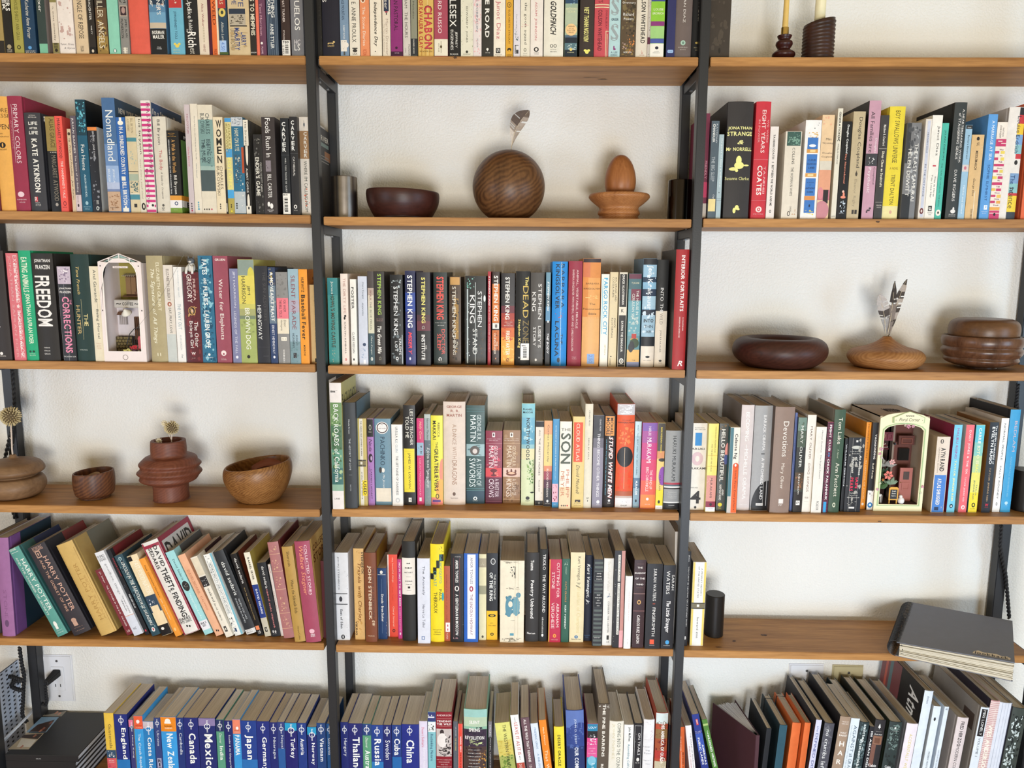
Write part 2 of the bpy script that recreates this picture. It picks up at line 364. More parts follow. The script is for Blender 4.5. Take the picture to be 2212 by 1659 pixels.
for sec, (a, za, b, zb) in SHELF.items():
    xa, xb = {'L': (-1.252, -0.4605), 'M': (-0.4325, 0.3525), 'R': (0.3775, 1.176)}[sec[1]]
    bm = bmesh.new(); v = []
    cx = (xa + xb) / 2
    for x in (xa, xb):
        zt = shelf_z(sec, x)
        for y in (0.003, 0.172):
            for z in (zt - TH, zt): v.append(bm.verts.new((x - cx, y, z - shelf_z(sec, cx))))
    for f in ((0, 1, 3, 2), (4, 6, 7, 5), (0, 4, 5, 1), (2, 3, 7, 6), (0, 2, 6, 4), (1, 5, 7, 3)): bm.faces.new([v[i] for i in f])
    bmesh.ops.bevel(bm, geom=bm.edges[:], offset=0.0012, segments=2, affect='EDGES')
    pl = obj('shelf_plank', bm, M_OAK); pl.location = (cx, 0, shelf_z(sec, cx)); tag(pl, PLANKLAB[sec], 'shelf', 'oak shelf planks')
    def knot(px, py, rx, ry, face, seed):
        rng = random.Random(seed); zt = shelf_z(sec, cx)
        if face == 'f': P = at_y(px, py, 0.003); ax = ((1, 0, 0), (0, 0, 1)); off = (0, -0.0004, 0)
        elif face == 't': P = at_z(px, py, zt); ax = ((1, 0, 0), (0, 1, 0)); off = (0, 0, 0.0004)
        else: P = at_z(px, py, zt - TH); ax = ((1, 0, 0), (0, 1, 0)); off = (0, 0, -0.0004)
        vs = []
        for i in range(14):
            t = 2 * PI * i / 14; r = rng.uniform(.45, 1.0); vs.append(np.array(P) + np.array(ax[0]) * rx * r * math.cos(t) + np.array(ax[1]) * ry * r * math.sin(t) + np.array(off) - np.array([cx, 0, zt]))
        raw('knot', vs, [list(range(14))], M_KNOT, pl)
    if sec == '1M': knot(1302, 171, .014, .004, 'b', 1); knot(1275, 167, .022, .0016, 'b', 2); knot(983, 124, .006, .003, 'f', 3)
    if sec == '2R': knot(1897, 479, .006, .003, 'f', 4)
    if sec == '5R': knot(1586, 1385, .006, .005, 't', 5); knot(1650, 1372, .010, .006, 't', 6); knot(1552, 1398, .010, .003, 't', 8)
    if sec == '3R': knot(2040, 790, .012, .004, 't', 7)
    if sec == '4R': knot(1900, 1126, .006, .0016, 'f', 9)

DATA = r'''
#1L
@0 0 6.144
-20 68 -560|a89058|p|tan paperback with a dark foot, beside the black spine ending in ERS|r 2a2420 540 705 0 100
76 188 -600|1f1c1b|p|black paperback whose bold white title ends in ERS|D w -420 145 45 95 TRAVELERS|D w -420 135 8 42 WINNER|o a89878 590 650 25 75|h c 655 672 20 80 VINTAGE|h c 680 695 20 80 CONTEMP
197 322 -560|a8a050|p|olive green paperback with a round publisher mark, on the top shelf|d 6a6428 -420 530 35 70 THE KEEPERS OF THE HOUSE SHIRLEY ANN GRAU|o 3a381c 600 655 30 70|o a8a050 612 643 39 61
330 490 -620|1f3f5c|p|blue paperback with italic lettering and a pale blue dot at its foot|j e8e0d0 -480 510 35 65 Collected Stories of Katherine Anne Porter|o 5fa0d8 610 655 32 62|h c 670 683 8 90 HARCOURT|h c 690 702 10 90 BRACE
530 642 -590|33423f/968a86|H|dark slate hardcover with a mint green square at its foot|d w -250 155 25 62 The Fixer|r 7fc0a0 580 705 5 100
708 795 -520|e0d2c0|p|slim cream paperback with olive ends, beside the rose patterned spine|r 8c8250 -520 30 0 100|d 4a4038 90 540 30 60 n. scott momaday|r 8c8250 570 705 0 100|o 2a2418 645 690 30 75|d 3a3420 570 640 20 80 IIII
802 1002 -590|efe4dc|p|white paperback printed all over with dusty rose petals and leaves|a c9a8a0 -580 540 0 100 38|g 4a4448 572 602 5 95 Tumor, Stress|g 4a4448 625 655 30 98 & Gyres
1020 1182 -610|dcc3a0|p|cream paperback with black spine lettering Angle of Repose|d 2a2624 -40 512 30 68 ANGLE OF REPOSE|d 4a3a30 -450 -90 30 68 WALLACE STEGNER|d 3a3028 610 685 35 60 PENGUIN
1195 1282 -540|2b2624|p|slim blackish paperback whose white title ends in Daughter|d w -420 265 28 62 THE OPTIMIST'S DAUGHTER|d w 340 455 40 60 WELTY|r 141214 625 715 0 100|o d8c8b0 655 698 32 68
1300 1445 -560|6a5138|p|brown and gold battle scene paperback reading The Killer Angels|r 3c3029 -560 100 0 100|r 9a7c40 480 715 0 100|a b09050 250 700 0 100 30|a 4a3820 300 700 10 100 22|d e8dcc0 -280 640 20 72 THE KILLER ANGELS
1458 1602 -600|8fd0b8|p|plain mint green paperback with a small penguin oval at its foot|o 5a9080 645 702 35 68|o e8f0e8 652 698 42 60
1615 1728 -560|8d8a85|p|grey paperback with a small square portrait and stacked black lettering|d 1c1a19 -300 40 10 40 ELBOW|d 1c1a19 -300 40 55 85 ROOM|r d0bca8 75 215 10 92|r 3a2830 85 205 16 86|o b09088 95 180 30 75|d 1c1a19 250 495 55 85 JAMES ALAN|d 1c1a19 250 505 12 42 McPHERSON|r e8e0d0 630 710 20 75|d 2a2624 632 708 22 72 ::::
1735 1992 -600|e2614f|h|plain coral red hardcover without any lettering in view, on the top shelf
@340 0 6.144
-78 138 -620|5a86a8|p|sky picture paperback with a black foot, on the top shelf|r 24384e -620 60 0 100|r 6fa0c0 160 300 0 100|r c9b8a0 300 375 0 100|r 1a1c20 378 720 0 100|a e0a080 30 160 30 100 8|d w -400 195 48 72 EXECUTIONER'S|j w -120 90 78 98 The Song|j w -300 90 8 30 Song|H w 405 455 12 85 NORMAN|H w 465 515 15 85 MAILER|h e0e0e0 618 632 38 62 A Book|h e0e0e0 640 655 35 66 WARNER
185 368 -560|6fb4cc|p|sky blue paperback with red top and yellow bird mark|r c23c3c -560 102 0 92|a e8e0d0 -300 90 5 85 16|d 1f3048 150 518 30 52 JOHN KENNEDY TOOLE|o e8d060 585 632 32 62|o e8d060 568 600 22 40|o e8d060 568 600 54 72|h e0d890 655 672 15 65 GROVE|h e0d890 690 702 18 62 PRESS
375 556 -600|1d1c1d|h|black hardcover whose white lettering ends in is Rich|d w -20 245 20 62 Updike|d w 265 425 35 62 Rabbit|d w 385 425 15 30 is|D w 425 628 22 82 Rich|d d8d0c0 640 715 35 70 est
565 692 -560|e5d5c0|p|cream paperback with dark red lettering, beside the slim maroon one|d 8a3038 -420 355 32 62 The Color Purple · Alice Walker|d c8b8a0 360 560 45 60 ------|d 8a4a48 590 690 40 62 HARVEST
693 735 -540|4a1830|p|slim maroon paperback squeezed beside the orange Ironweed
738 828 -560|e8733a/e0d0b4|p|orange paperback with dark red spine lettering Ironweed|d 5a1c14 -280 330 20 62 IRONWEED|r e8d8bc -560 725 74 100|d 7a2414 650 720 20 60 PENGUIN
832 946 -580|2b4358|p|navy paperback with red top, round yellow seal and pale blue sticker|r b83c34 -580 108 0 88|d e8d8b0 -200 55 20 60 AFFAIRS|o e0c868 108 225 5 85|o 3a4438 140 190 30 62|a 4a6838 110 225 88 100 6|j d8d8d0 290 560 30 60 Alison Lurie|r a8c4ec 538 692 0 80|d 5a7cc0 560 670 20 60 4.50|r 4a6030 692 725 0 100
958 1238 -590|d3bc94|m|fat worn tan paperback with blue western lettering|d 3a4878 -300 60 20 42 LONESOME|d 3a4878 -300 90 50 75 DOVE|r 2e3848 115 185 5 82|r b8ac98 185 335 5 82|a 50483c 190 335 5 80 22|r 3a3430 335 352 8 88|D 28407c 430 605 58 82 LARRY|D 28407c 370 665 28 52 McMURTRY|d 6a5a40 380 665 10 28 LITTLE BROWN|a b89c70 400 720 0 100 12
1240 1322 -540|2c2826/e8745c|p|black paperback with tall cream lettering To Memphis|D e8e0c8 -420 470 20 85 A SUMMONS TO MEMPHIS|h w 690 705 5 95 KNOPF
1328 1364 -520|e8745c|p|slim coral spine squeezed beside the plum paperback
1370 1452 -580|6a4058|p|plum paperback with pink lettering and a white dot|d d8a8b8 45 470 10 45 Toni Morrison|o w 555 590 10 45|d e8c8d0 620 715 20 45 PLUME
1465 1612 -570|3c4a5c|p|navy grey pinstriped paperback with white spine lettering, on the top shelf|r 788898 -570 730 6 9|r 788898 -570 730 20 23|r 788898 -570 730 80 83|r 788898 -570 730 93 96|D e8e8e4 -250 232 45 75 BREATHING|D e8e8e4 -200 192 15 42 LESSONS|D e8e8e4 315 645 32 62 ANNE TYLER|r 788898 240 730 40 43|r 788898 660 730 60 63
1655 1772 -560|3a2a28|p|dark brown paperback with a white library barcode sticker|d e8d8d0 -420 298 20 45 CONFESSIONS OF NAT TURNER|d e8d8d0 400 525 20 38 STYRON|r ece8e0 532 735 5 95|D 1c1a19 548 572 12 80 |H 1c1a19 545 578 12 80 789|d 1c1a19 600 730 8 28 12 1MDL|r 1c1a19 590 594 38 75|r 1c1a19 600 608 38 75|r 1c1a19 614 618 38 75|r 1c1a19 625 636 38 75|r 1c1a19 642 646 38 75|r 1c1a19 652 664 38 75|r 1c1a19 672 676 38 75|r 1c1a19 684 698 38 75|r 1c1a19 706 712 38 75
1782 1945 -600|77767a|h|grey hardcover with tall thin white letters beside the black post|d w -60 402 20 75 IJUELOS|h e0d8d8 525 590 25 75 HC|h w 590 670 25 70 LS
#1M
@680 0 6.144
-40 104 -560|2a2826|p|scuffed black paperback right behind the black post, on the top shelf|a 5a5650 -200 735 75 100 30
106 336 -590|1b1a28|h|plain midnight navy hardcover with small gold publisher mark|d w -250 25 5 28 LIVES|h d8b878 600 622 30 68 KNOPF|r d8b878 568 578 32 62|o d8b878 545 570 60 72|r d8b878 575 588 30 36|r d8b878 575 588 58 64
345 456 -540|7b93ab|p|blue grey paperback with a white tin box picture at its foot|d 28384e -420 262 20 55 A SCENT FROM A STRANGE MOUNTAIN|d e8e8e8 335 520 35 55 ROBERT BUTLER|r e8e0d4 530 682 5 75|o e8e0d4 565 630 55 98|r 50504c 684 732 35 55|a a8a49c 540 680 10 70 8
468 602 -560|e6ddcc|p|cream paperback with thin black lettering and a dark seal at its foot|d 2a2826 25 562 25 65 E. ANNIE PROULX|d 2a2826 -450 -60 25 65 THE SHIPPING NEWS|r 3a3632 633 650 25 75|o 3a3632 650 695 28 72|h 3a3632 700 728 28 72 USA
610 730 -560|e58f62|p|orange paperback reading The Stone Diaries|o f0e0c8 -30 38 10 60|o 8a5030 -20 26 22 50|d f4ead8 88 605 28 58 The Stone Diaries|d b8502c 655 735 25 65 FICTION
740 892 -570|ebe0cc|p|cream paperback reading Independence Day in bold slanted letters|J 1c1a19 25 615 30 65 Independence Day|o 1c1a19 675 688 38 48
905 1006 -560|e3d6c2|p|cream paperback with a navy block and small dark tower at its top|r 26304a -560 150 20 85|d e8e0d0 -150 120 30 70 hauser|r a84050 150 168 35 70|r 2a2830 168 198 48 60|d b09c8c 250 732 42 75 Martin Dressler|d b8a898 320 690 12 28 The Tale of an American
1014 1166 -590|8d2f72|p|magenta paperback whose dark title ends in Pastoral|d 2c1028 -260 408 28 62 AMERICAN PASTORAL|o 3a1430 618 652 36 58|r 3a1830 684 740 0 100|h e0b8d0 698 710 30 70 VINTAGE
1175 1272 -560|d0c8be|p|pale grey paperback reading The Hours|d 6a6460 -330 108 25 62 CUNNINGHAM|d 5a5450 160 500 25 65 THE HOURS|d 3a3632 590 740 70 90 PICADOR|d 4a4642 640 700 25 40 USA
1280 1362 -540|8c8b78|p|slim grey green paperback with dark foot, its title ending in Maladies|d 3a3a34 -420 248 25 55 Interpreter of Maladies|r 2c3034 512 740 0 100|d d8d4c8 520 715 30 55 MARINER BOOKS
1374 1578 -600|d8b060|p|yellow comic lettered paperback in red, with striped foot|r e8c884 -600 740 60 64|r b8853c 640 740 20 24|r b8853c 640 740 44 47|r b8853c 640 740 72 75|D 5a1c28 70 650 40 92 CHABON|D c83c48 78 645 43 88 CHABON|D b02c30 -420 640 6 32 ADVENTURES OF KAVALIER & CLAY|h 3a2418 672 692 10 92 PICADOR USA
1588 1766 -580|a84a5c|p|rose red paperback with cream foot, beside the black Middlesex|d f0e4e0 -260 442 28 55 RICHARD RUSSO|r eae2cc 520 742 0 100|r 5a4c30 545 700 48 51|o 5a4c30 600 640 42 58|d 6a5c40 570 690 28 38 VINTAGE
1778 1926 -600|1e1d1e|p|black paperback with white outlined spine lettering Middlesex|d w -330 355 10 68 MIDDLESEX|d e8e4dc 420 635 55 78 JEFFREY|d e8e4dc 395 662 18 42 EUGENIDES|h e0dcd4 708 730 12 85 PICADOR
1938 2100 -560|e2ddc8|p|cream paperback edged with green garland vines|a 7a8a58 -560 690 0 22 40|a 7a8a58 -560 690 78 100 40|d 4a4a38 85 565 40 58 EDWARD P. JONES|o 3a3a30 670 705 40 60|g 6a6a50 708 726 18 80 Amistad
@1020 0 7.9
18 158 -720|e6dad6|p|pale pink patterned paperback beside The Road|a e8b8b8 -700 960 0 100 60|d 5a6a78 -500 535 35 58 MARILYNNE ROBINSON|d 7a8088 660 810 42 60 PICADOR
165 356 -740|35332f|p|charcoal paperback with scuffed edges, reading The Road|a c8c4b8 -200 960 0 5 10|a c8c4b8 -200 960 95 100 10|D w -230 640 28 66 THE ROAD|o w 820 862 40 60|r w 862 872 48 53|h d0ccc4 892 908 30 72 VINTAGE
364 562 -740|f0e6d4|p|cream paperback with large rose red lettering and black square mark|d c0606a 12 668 15 60 Junot Díaz|r 22201f 820 906 20 58|d w 830 895 28 50 S|h 4a4642 925 940 15 70 Riverhead|h 4a4642 955 966 30 60 Books
572 692 -720|e0a83c|p|mustard yellow paperback with round seals|o 7a5c28 35 132 15 75|o e0a83c 48 118 24 66|o 7a5c28 65 100 36 54|d 7a5420 165 752 35 60 ELIZABETH STROUT|o 2c2418 818 880 22 78|o e0a83c 850 880 35 65|H 3a2c14 930 945 15 85 RANDOM|H 3a2c14 955 966 25 75 HOUSE
704 812 -700|e0dadf|p|slim pale lavender paperback with a dark tree picture|d 6a6a72 245 485 35 55 Paul Harding|a 4a6468 485 620 10 60 26|a 5a7070 580 700 20 90 24|r 3a3a3e 770 915 20 78|r e4e0e0 780 850 40 78|d e0dcdc 790 910 25 45 BELLEVUE
820 982 -720|e8e0cc|p|cream paperback whose lowercase title ends in goon squad|a e8a0a0 405 465 0 100 10|d 3a3a34 -560 758 35 68 a visit from the goon squad|o 8a8674 822 882 35 65|o e8e0cc 835 868 42 58|h 6a6a5c 908 920 28 72 ANCHOR|h 6a6a5c 938 948 32 70 BOOKS
990 1202 -760|ece2d8|p|off white paperback with widely spaced red lettering on the top shelf|d c05a64 32 685 30 52 ADAM JOHNSON|o 2c2a2a 803 885 28 68|o ece2d8 820 868 38 58|h 5a5450 895 908 30 70 RANDOM|h 5a5450 918 930 34 68 HOUSE
1218 1552 -780|e9e3d3|h|thick cream hardcover reading The Goldfinch in black brushed letters|J 1c1a1a -160 595 32 62 the GOLDFINCH|o 3a3a38 755 812 32 48|o e9e3d3 763 804 35 45|o 3a3a38 755 812 50 66|o e9e3d3 763 804 53 63|h 3a3a38 838 855 34 66 LITTLE,|H 3a3a38 875 892 34 66 BROWN
1574 1786 -720|9fb39a|p|sea picture paperback with a round peach prize seal|r 2f4c68 -720 60 0 100|a 9fc0d8 -60 110 20 90 10|r b4c0a4 130 420 0 100|r 52687c 600 720 0 100|r 202c38 640 735 0 100|r 587880 735 850 0 100|a c8d8d4 735 900 0 100 18|r 1e2a34 850 968 0 100|h e0dcb0 130 165 5 95 ANTHONY|h e0dcb0 182 215 18 82 DOERR|o f0c890 405 610 4 96|h 4a3828 440 462 25 78 WINNER|h 4a3828 480 495 32 70 OF THE|h 4a3828 510 530 20 82 PULITZER|h 4a3828 545 568 32 70 PRIZE|o e8d078 820 870 40 62|h e0d8b0 888 902 22 78 SCRIBNER
1828 2068 -780|3a302c|h|dark brown hardcover with slanted yellow lettering and yellow cross mark|J f0e890 125 712 28 62 VIET THANH NGUYEN|o f0e878 850 920 40 66|o f0e878 840 880 30 50|o f0e878 840 880 56 76
@1270 0 6.703
85 294 -640|c94f58|h|red hardcover with dark western lettering, beside the pale blue spine|d 4a1c24 -400 35 25 55 THE NICKEL BOYS|r e8d8b0 58 110 0 100|r c94f58 74 98 2 98|D 6a2030 140 735 24 52 COLSON WHITEHEAD|d 6a2030 150 415 76 88 DOUBLEDAY|r e8d8b0 445 825 78 82|r e8d8b0 445 455 78 100|r e8d8b0 490 825 88 92
296 458 -600|b5d4d6|p|pale blue paperback with huge grey letter S shapes|H 98a4a8 -270 -60 20 80 E|H 9aa4a6 -30 222 15 85 S|H 9aa4a6 345 592 15 85 S|H 203048 265 300 18 82 GREER|r 8a2a70 665 725 42 52|o 8a2a70 700 725 42 64|h 4a5a6a 745 772 20 80 A LEE|h 4a5a6a 785 815 20 80 BOUDREAUX
465 682 -620|5a4a38|p|brown forest paperback with white lettering The Overstory|a 7a6a48 -600 500 0 100 60|a 3c3428 0 520 30 100 40|a d88848 500 780 45 100 22|a c8a8a0 600 740 10 50 14|a 8a7040 640 825 0 100 30|h w -75 -30 32 68 The|h w 22 62 8 94 Overstory|h w 185 228 14 84 Richard|h w 255 292 18 82 Powers|h w 745 768 22 74 NORTON
686 852 -620|e0d6c4|h|cream hardcover with heavy black lettering beside the green banded spine|D 1c1a19 -130 628 40 78 COLSON WHITEHEAD|d c04c3c 730 785 50 64 ->|h a8503c 792 806 35 78 ANCHOR
854 892 -540|c4bab0|p|slim striped grey paperback between the cream hardcover and green banded spine|a 5a504c -200 825 0 100 40|r 5a2840 540 640 0 100
894 1092 -600|8ec63f|p|lime green paperback crossed by purple and blue bands|r 3c4a88 -120 20 0 100|h f4f0d8 118 152 18 88 LOUISE|h f4f0d8 178 210 12 92 ERDRICH|r 8a3878 308 376 0 100|r a0cc80 380 554 0 100|r 4a5aa0 558 626 0 100|r f0ece0 630 825 0 100|o 2a2c3c 672 715 36 62|h 5a5854 738 748 30 66 HARPER|h 5a5854 760 770 22 74 PERENNIAL
1128 1250 -600|2c2f5e/1c1f40|H|plain navy blue hardcover with a pale blue pill mark at its foot|o a0c0e8 722 766 16 34|o a0c0e8 722 766 66 84|r a0c0e8 722 766 24 76|h 3a5080 735 752 28 72 Knopf
1254 1488 -640|6d5f5a|h|taupe hardcover with pale lettering and mint round mark at its foot|d e0d8d0 -230 328 44 58 HERNAN DIAZ|o a8c8b4 583 656 34 64|o 6d8a7c 600 640 42 56|h c8c0b8 678 692 22 78 RIVERHEAD|h c8c0b8 710 724 32 68 BOOKS
1490 1640 -600|1a1a1c|h|black hardcover with gold mark, half behind the black post|j c8c0b0 -200 342 45 75 Thy Water|o d8b860 605 635 35 60|o d8b860 620 655 60 85|h c8b890 682 698 25 85 McFarland|h c8b890 718 732 40 85 BOOKS
#1R
1700 2045 -700|40372f|h|dark brown weathered hardcover just past the black post on the candle shelf|a 50463c -700 825 0 100 40|o 2a241e 695 770 52 62
#2L
@0 195 5.529
-90 14 80|7a2028|p|dark red paperback edge left of the orange hardcover|r 5a1820 1300 1440 60 100
15 190 70|eeb058|h|orange yellow hardcover with black seal, beside the crimson spine|d 3a2c20 210 250 99 99 .|h 6a4a20 212 262 35 98 DRE|h 6a4a20 280 325 25 98 ASSI|h 3a2c1c 405 465 35 99 PEN|h 5a4020 512 526 38 58 AN|h 5a4020 545 562 20 95 BIOGRAPHY|o 1c1816 620 690 28 70|o eeb058 630 680 45 55|h 5a4020 698 718 15 75 KNOPF
192 362 66|9a2f4a|h|tall crimson hardcover reading Primary Colors|d f0dce0 165 872 38 68 PRIMARY COLORS|d d0808c 355 695 12 26 ANONYMOUS|r f0dce0 165 865 28 30|o f0d0d8 1210 1275 22 68|h e8c8d0 1298 1312 15 78 RANDOM|h e8c8d0 1330 1345 30 70 HOUSE
372 562 265|3b3b41|h|dark grey paperback with white capitals Life After Life at its top|h e0d8d0 293 305 35 75 NATIONAL|h e0d8d0 315 330 30 80 BESTSELLER|H w 375 412 28 82 LIFE|H w 440 465 32 80 AFTER|H w 487 525 28 82 LIFE|D w 578 1218 38 72 KATE ATKINSON|r c83848 1272 1330 30 50|h w 1275 1325 30 48 R|h c8c4c0 1335 1350 32 60 REAGAN|h c8c4c0 1355 1382 32 66 ARTHUR
622 735 310|16171a|p|black paperback with a dull gold upper half, beside the coral spine|r 9a8448 310 725 0 100|d 4a3c18 335 685 42 88 ALIAS GRACE|h e8e0d0 735 748 30 98 A NOVEL|d 8a8070 775 1322 40 85 MARGARET ATWOOD|o a8a098 1345 1385 45 75|D e8e4dc 312 385 -40 -10 K
735 822 308|ef5a50|p|coral red paperback reading The Handmaid's Tale|d 2c1c20 335 812 32 70 MARGARET ATWOOD|d f8e8e0 845 1285 42 74 THE HANDMAID'S TALE|o 7a2028 1325 1380 35 78|o ef5a50 1334 1371 42 71|h 5a1c20 1392 1402 20 80 VINTAGE
872 916 460|d8c0a0|p|slim beige paperback with faint script, beside the coral spine|o 4a3a2c 500 540 15 85|d 4a3c30 570 615 30 70 TB|j 5a4838 655 1305 20 78 Pride and Prejudice - Jane Austen
918 985 302|5e5560|p|slim plum grey paperback reading The Sense of an Ending|d f0e8e4 330 752 20 62 JULIAN BARNES|d e8e0dc 778 1218 30 65 The Sense of an Ending|r d8c4c8 1250 1445 0 100|o 3a3038 1355 1395 25 55|d 5a4c54 1258 1340 28 50 VINTAGE
990 1105 110|1e5a74|p|teal blue hardcover with a wavy foil top, reading Fun Home|r 173f4e 110 540 0 100|a 6fc0d0 120 540 0 100 26|a 2e8098 120 540 0 100 18|d w 650 955 30 66 Fun Home|d d8ecf0 1005 1280 42 60 ALISON BECHDEL|o 9fc4d0 1325 1370 35 65|h 9fc4d0 1385 1398 15 85 HOUGHTON|h 9fc4d0 1412 1425 25 75 MIFFLIN|Q 0b1216 0 38 0 100
1112 1222 435|20222a/d0ccc4|p|worn black paperback with an orange top edge|r e88a44 435 480 0 100|d e0e0e4 490 800 45 68 BRONTE - JANE EYRE|a 8a8c94 500 1440 0 100 26|d e8e8e4 1315 1360 45 70 BRONTE|o d8dcd8 1385 1435 40 70|o 20222a 1395 1425 48 62
1300 1452 88|4a6f9c|p|tall blue paperback with white serif lettering Nomadland|r 6a8cbc 640 900 0 100|r 9ab4dc 900 1180 0 100|r b4c0dc 1100 1200 0 100|r 7888b0 1180 1205 0 100|r c8a88c 1210 1445 0 100|a a07858 1230 1440 0 100 26|d f4f4f0 238 845 25 82 Nomadland|d e4ecf4 940 1108 50 68 JESSICA|d e4ecf4 940 1100 15 32 BRUDER|h 3a2c28 1395 1410 12 70 NORTON|Q 2f4c66 0 100 0 100|q e8e4d8 7 12 10 95 NEW YORK TIMES BEST
1455 1560 320|2f66b0|p|bright blue paperback with white arrows, reading In a Sunburned Country|o f4f0e4 360 418 20 82|r f4f0e4 322 372 38 64|D f4f0ea 435 1005 30 75 IN A SUNBURNED COUNTRY|r e8e4d8 1030 1080 25 70|r 4a78b8 1180 1445 0 100|a 9ab0d0 1200 1400 0 100 20|D f4f0ea 1095 1372 28 75 BILL BRYSON|o f4f0e4 1380 1420 40 65|r f4f0e4 1405 1450 20 85
1568 1682 312|d8c8a4|p|sand coloured paperback crossed by teal bands, between two white and blue travel spines|d 8a7c60 335 510 50 75 BILL BRYSON|d 8a7c60 340 490 15 38 A LOST CONTINENT|r 4c8c98 565 612 0 100|a a8b8b0 700 900 0 100 14|r 4a4438 968 976 0 100|r a8b4a0 1000 1080 0 100|a 4c6c70 1070 1230 0 100 40|r e8e0cc 1232 1242 0 100|r 4a8c9c 1245 1305 0 100|r 2c2c2c 1355 1398 38 68
1685 1752 318|e0d8c4|p|white paperback with a lime splash and lowercase lettering|a b0b860 480 720 0 70 16|d 2c2a28 342 765 40 85 bill bryson|j a89c88 820 1300 35 62 notes from a small island|o 1c1a19 1345 1430 20 90|o e0d8c4 1362 1412 45 72
1758 1868 120|efe6e0|p|white paperback striped in raspberry pink with tiny stars|z d03c82 120 1455 0 100 22|d 6a2c50 140 1000 58 88 I'M A STRANGER HERE MYSELF|d 8a2c60 940 1350 14 38 BILL BRYSON|r f4ece8 1352 1400 20 85|o 2a2826 1358 1390 55 80|Q 33507c 1 100 3 100|q e8e4dc 6 13 6 92 I'm a Stranger Here|q e8e4dc 14 20 6 50 Myself
@310 195 5.529
168 322 312|dcd4c4|h|white hardcover with red script beside dark Appalachian guide|d 2c2a28 350 650 30 58 Bill Bryson|d b84850 712 955 32 62 The Body|j 4a4642 975 1300 40 58 A Guide for Occupants|o 5a5650 1358 1390 40 58|d 5a5650 1400 1435 36 58 BH|q 8a8278 7 10 30 95 NATIONAL BESTSELLER
326 468 480|1e1d1e|p|black paperback with orange, white and green foot bands|h d8a048 512 520 15 70 NEW YORK|h d8a048 530 538 25 60 TIMES|h d8a048 548 556 10 80 BESTSELLER|d e0a860 590 985 38 68 A Walk in the Woods|D d8d8d8 590 1240 12 22 REDISCOVERING AMERICA ON THE APPALACHIAN TRAIL|d f0ece4 1015 1240 38 68 Bill Bryson|r e09a3c 1258 1312 0 100|r ece8e8 1312 1405 0 100|o 3a4a70 1328 1375 38 68|o ece8e8 1338 1365 45 61|r 78983c 1405 1468 0 100|h d8e0b8 1425 1432 30 62 BROADWAY|Q 6a9450 8 78 8 100|Q 1e1d1e 0 10 0 100|q e0e0d8 4 8 20 90 NEW|Q d8902c 78 84 0 100|Q ece8e0 84 92 0 100|q 1c1a19 85 92 20 95 BILL|Q 6a9034 92 100 0 100
552 614 170|cdbfc2|p|slim mauve white paperback reading Factotum|d 9a3c58 285 515 35 66 FACTOTUM|j c8506c 675 915 30 58 Charles Bukowski|o 2c2a30 1345 1365 40 62|o 2c2a30 1375 1395 40 62|o 2c2a30 1402 1422 40 62|o a83850 1425 1448 38 66
620 704 160|e6dcca|p|slim cream paperback with blue dots at its foot, beside the mauve one|d 3a4a5a 305 825 45 62 The Days Run Away Like Wild Horses Over The Hills|j 4a6a80 875 1050 45 60 Charles Bukowski|o 5aa0b8 1328 1352 42 64|o 5aa0b8 1358 1378 42 64|o 5aa0b8 1382 1402 42 64|o 5aa0b8 1408 1430 40 68
706 878 172|e2d8c4|p|cream paperback with a big grey blue photograph across its spine|r 7fa09c 350 905 0 100|r 9fb8b0 905 960 0 100|r 4a585a 955 1205 0 100|a 5a7476 600 940 0 100 18|d 2a3c40 275 520 52 78 CHARLES|d 2a3c40 275 515 16 44 BUKOWSKI|d 2a3c40 585 870 52 78 BETTING ON|d 2a3c40 585 865 16 42 THE MUSE|o 2c2826 1412 1432 12 20|o 2c2826 1412 1432 28 36|o 2c2826 1412 1432 44 52|o c86070 1412 1432 60 72
882 992 318|e8d8b8|p|cream paperback with heavy black stacked capitals Women|H 1c1a19 355 450 30 88 W|H 1c1a19 465 560 30 82 O|H 1c1a19 570 660 28 84 M|H 1c1a19 672 762 30 80 E|H 1c1a19 780 872 30 80 N|d 6a6050 905 1180 52 80 CHARLES|d 6a6050 905 1255 16 46 BUKOWSKI|o 1c1a19 1352 1372 34 46|o 1c1a19 1376 1396 34 46|o 1c1a19 1400 1420 34 46
994 1014 950|2c2826|p|very slim black booklet beside the stacked capitals Women spine|r e8e0d0 1350 1450 20 60
1018 1092 328|d8cc90|p|yellow and blue paperback reading Post Office|r 4a98d0 328 380 0 100|a e8e0a0 400 760 0 100 20|r 4a9cd0 700 800 0 100|a 4a9cd0 640 1260 0 40 20|r 4aa4dc 1190 1290 0 100|d 8a7c40 400 700 52 82 CHARLES|d 8a7c40 400 740 12 42 BUKOWSKI|D f0e87c 808 1190 25 80 POST OFFICE|r b0a050 1290 1470 0 100|o 1c1c1c 1360 1378 42 60|o 1c1c1c 1385 1403 42 60|o f0e040 1435 1455 42 66
1094 1228 318|2c6c8c|p|blue paperback with a diamond lattice top, reading Ham on Rye|r c8ccd0 318 430 0 100|a 5a6470 325 428 0 100 24|d e8e0c0 455 725 25 62 HAM ON RYE|a e0dcc8 770 1110 10 72 20|d 4a5058 770 1060 45 70 CHARLES|d 4a5058 770 1105 15 40 BUKOWSKI|r b84c24 680 990 80 100|r b8c0c4 1210 1470 0 100|a e8e4d8 1000 1400 50 90 12|o 1c1c1c 1345 1365 12 28|o 1c1c1c 1372 1390 12 28|o 1c1c1c 1398 1416 12 28
@520 195 5.529
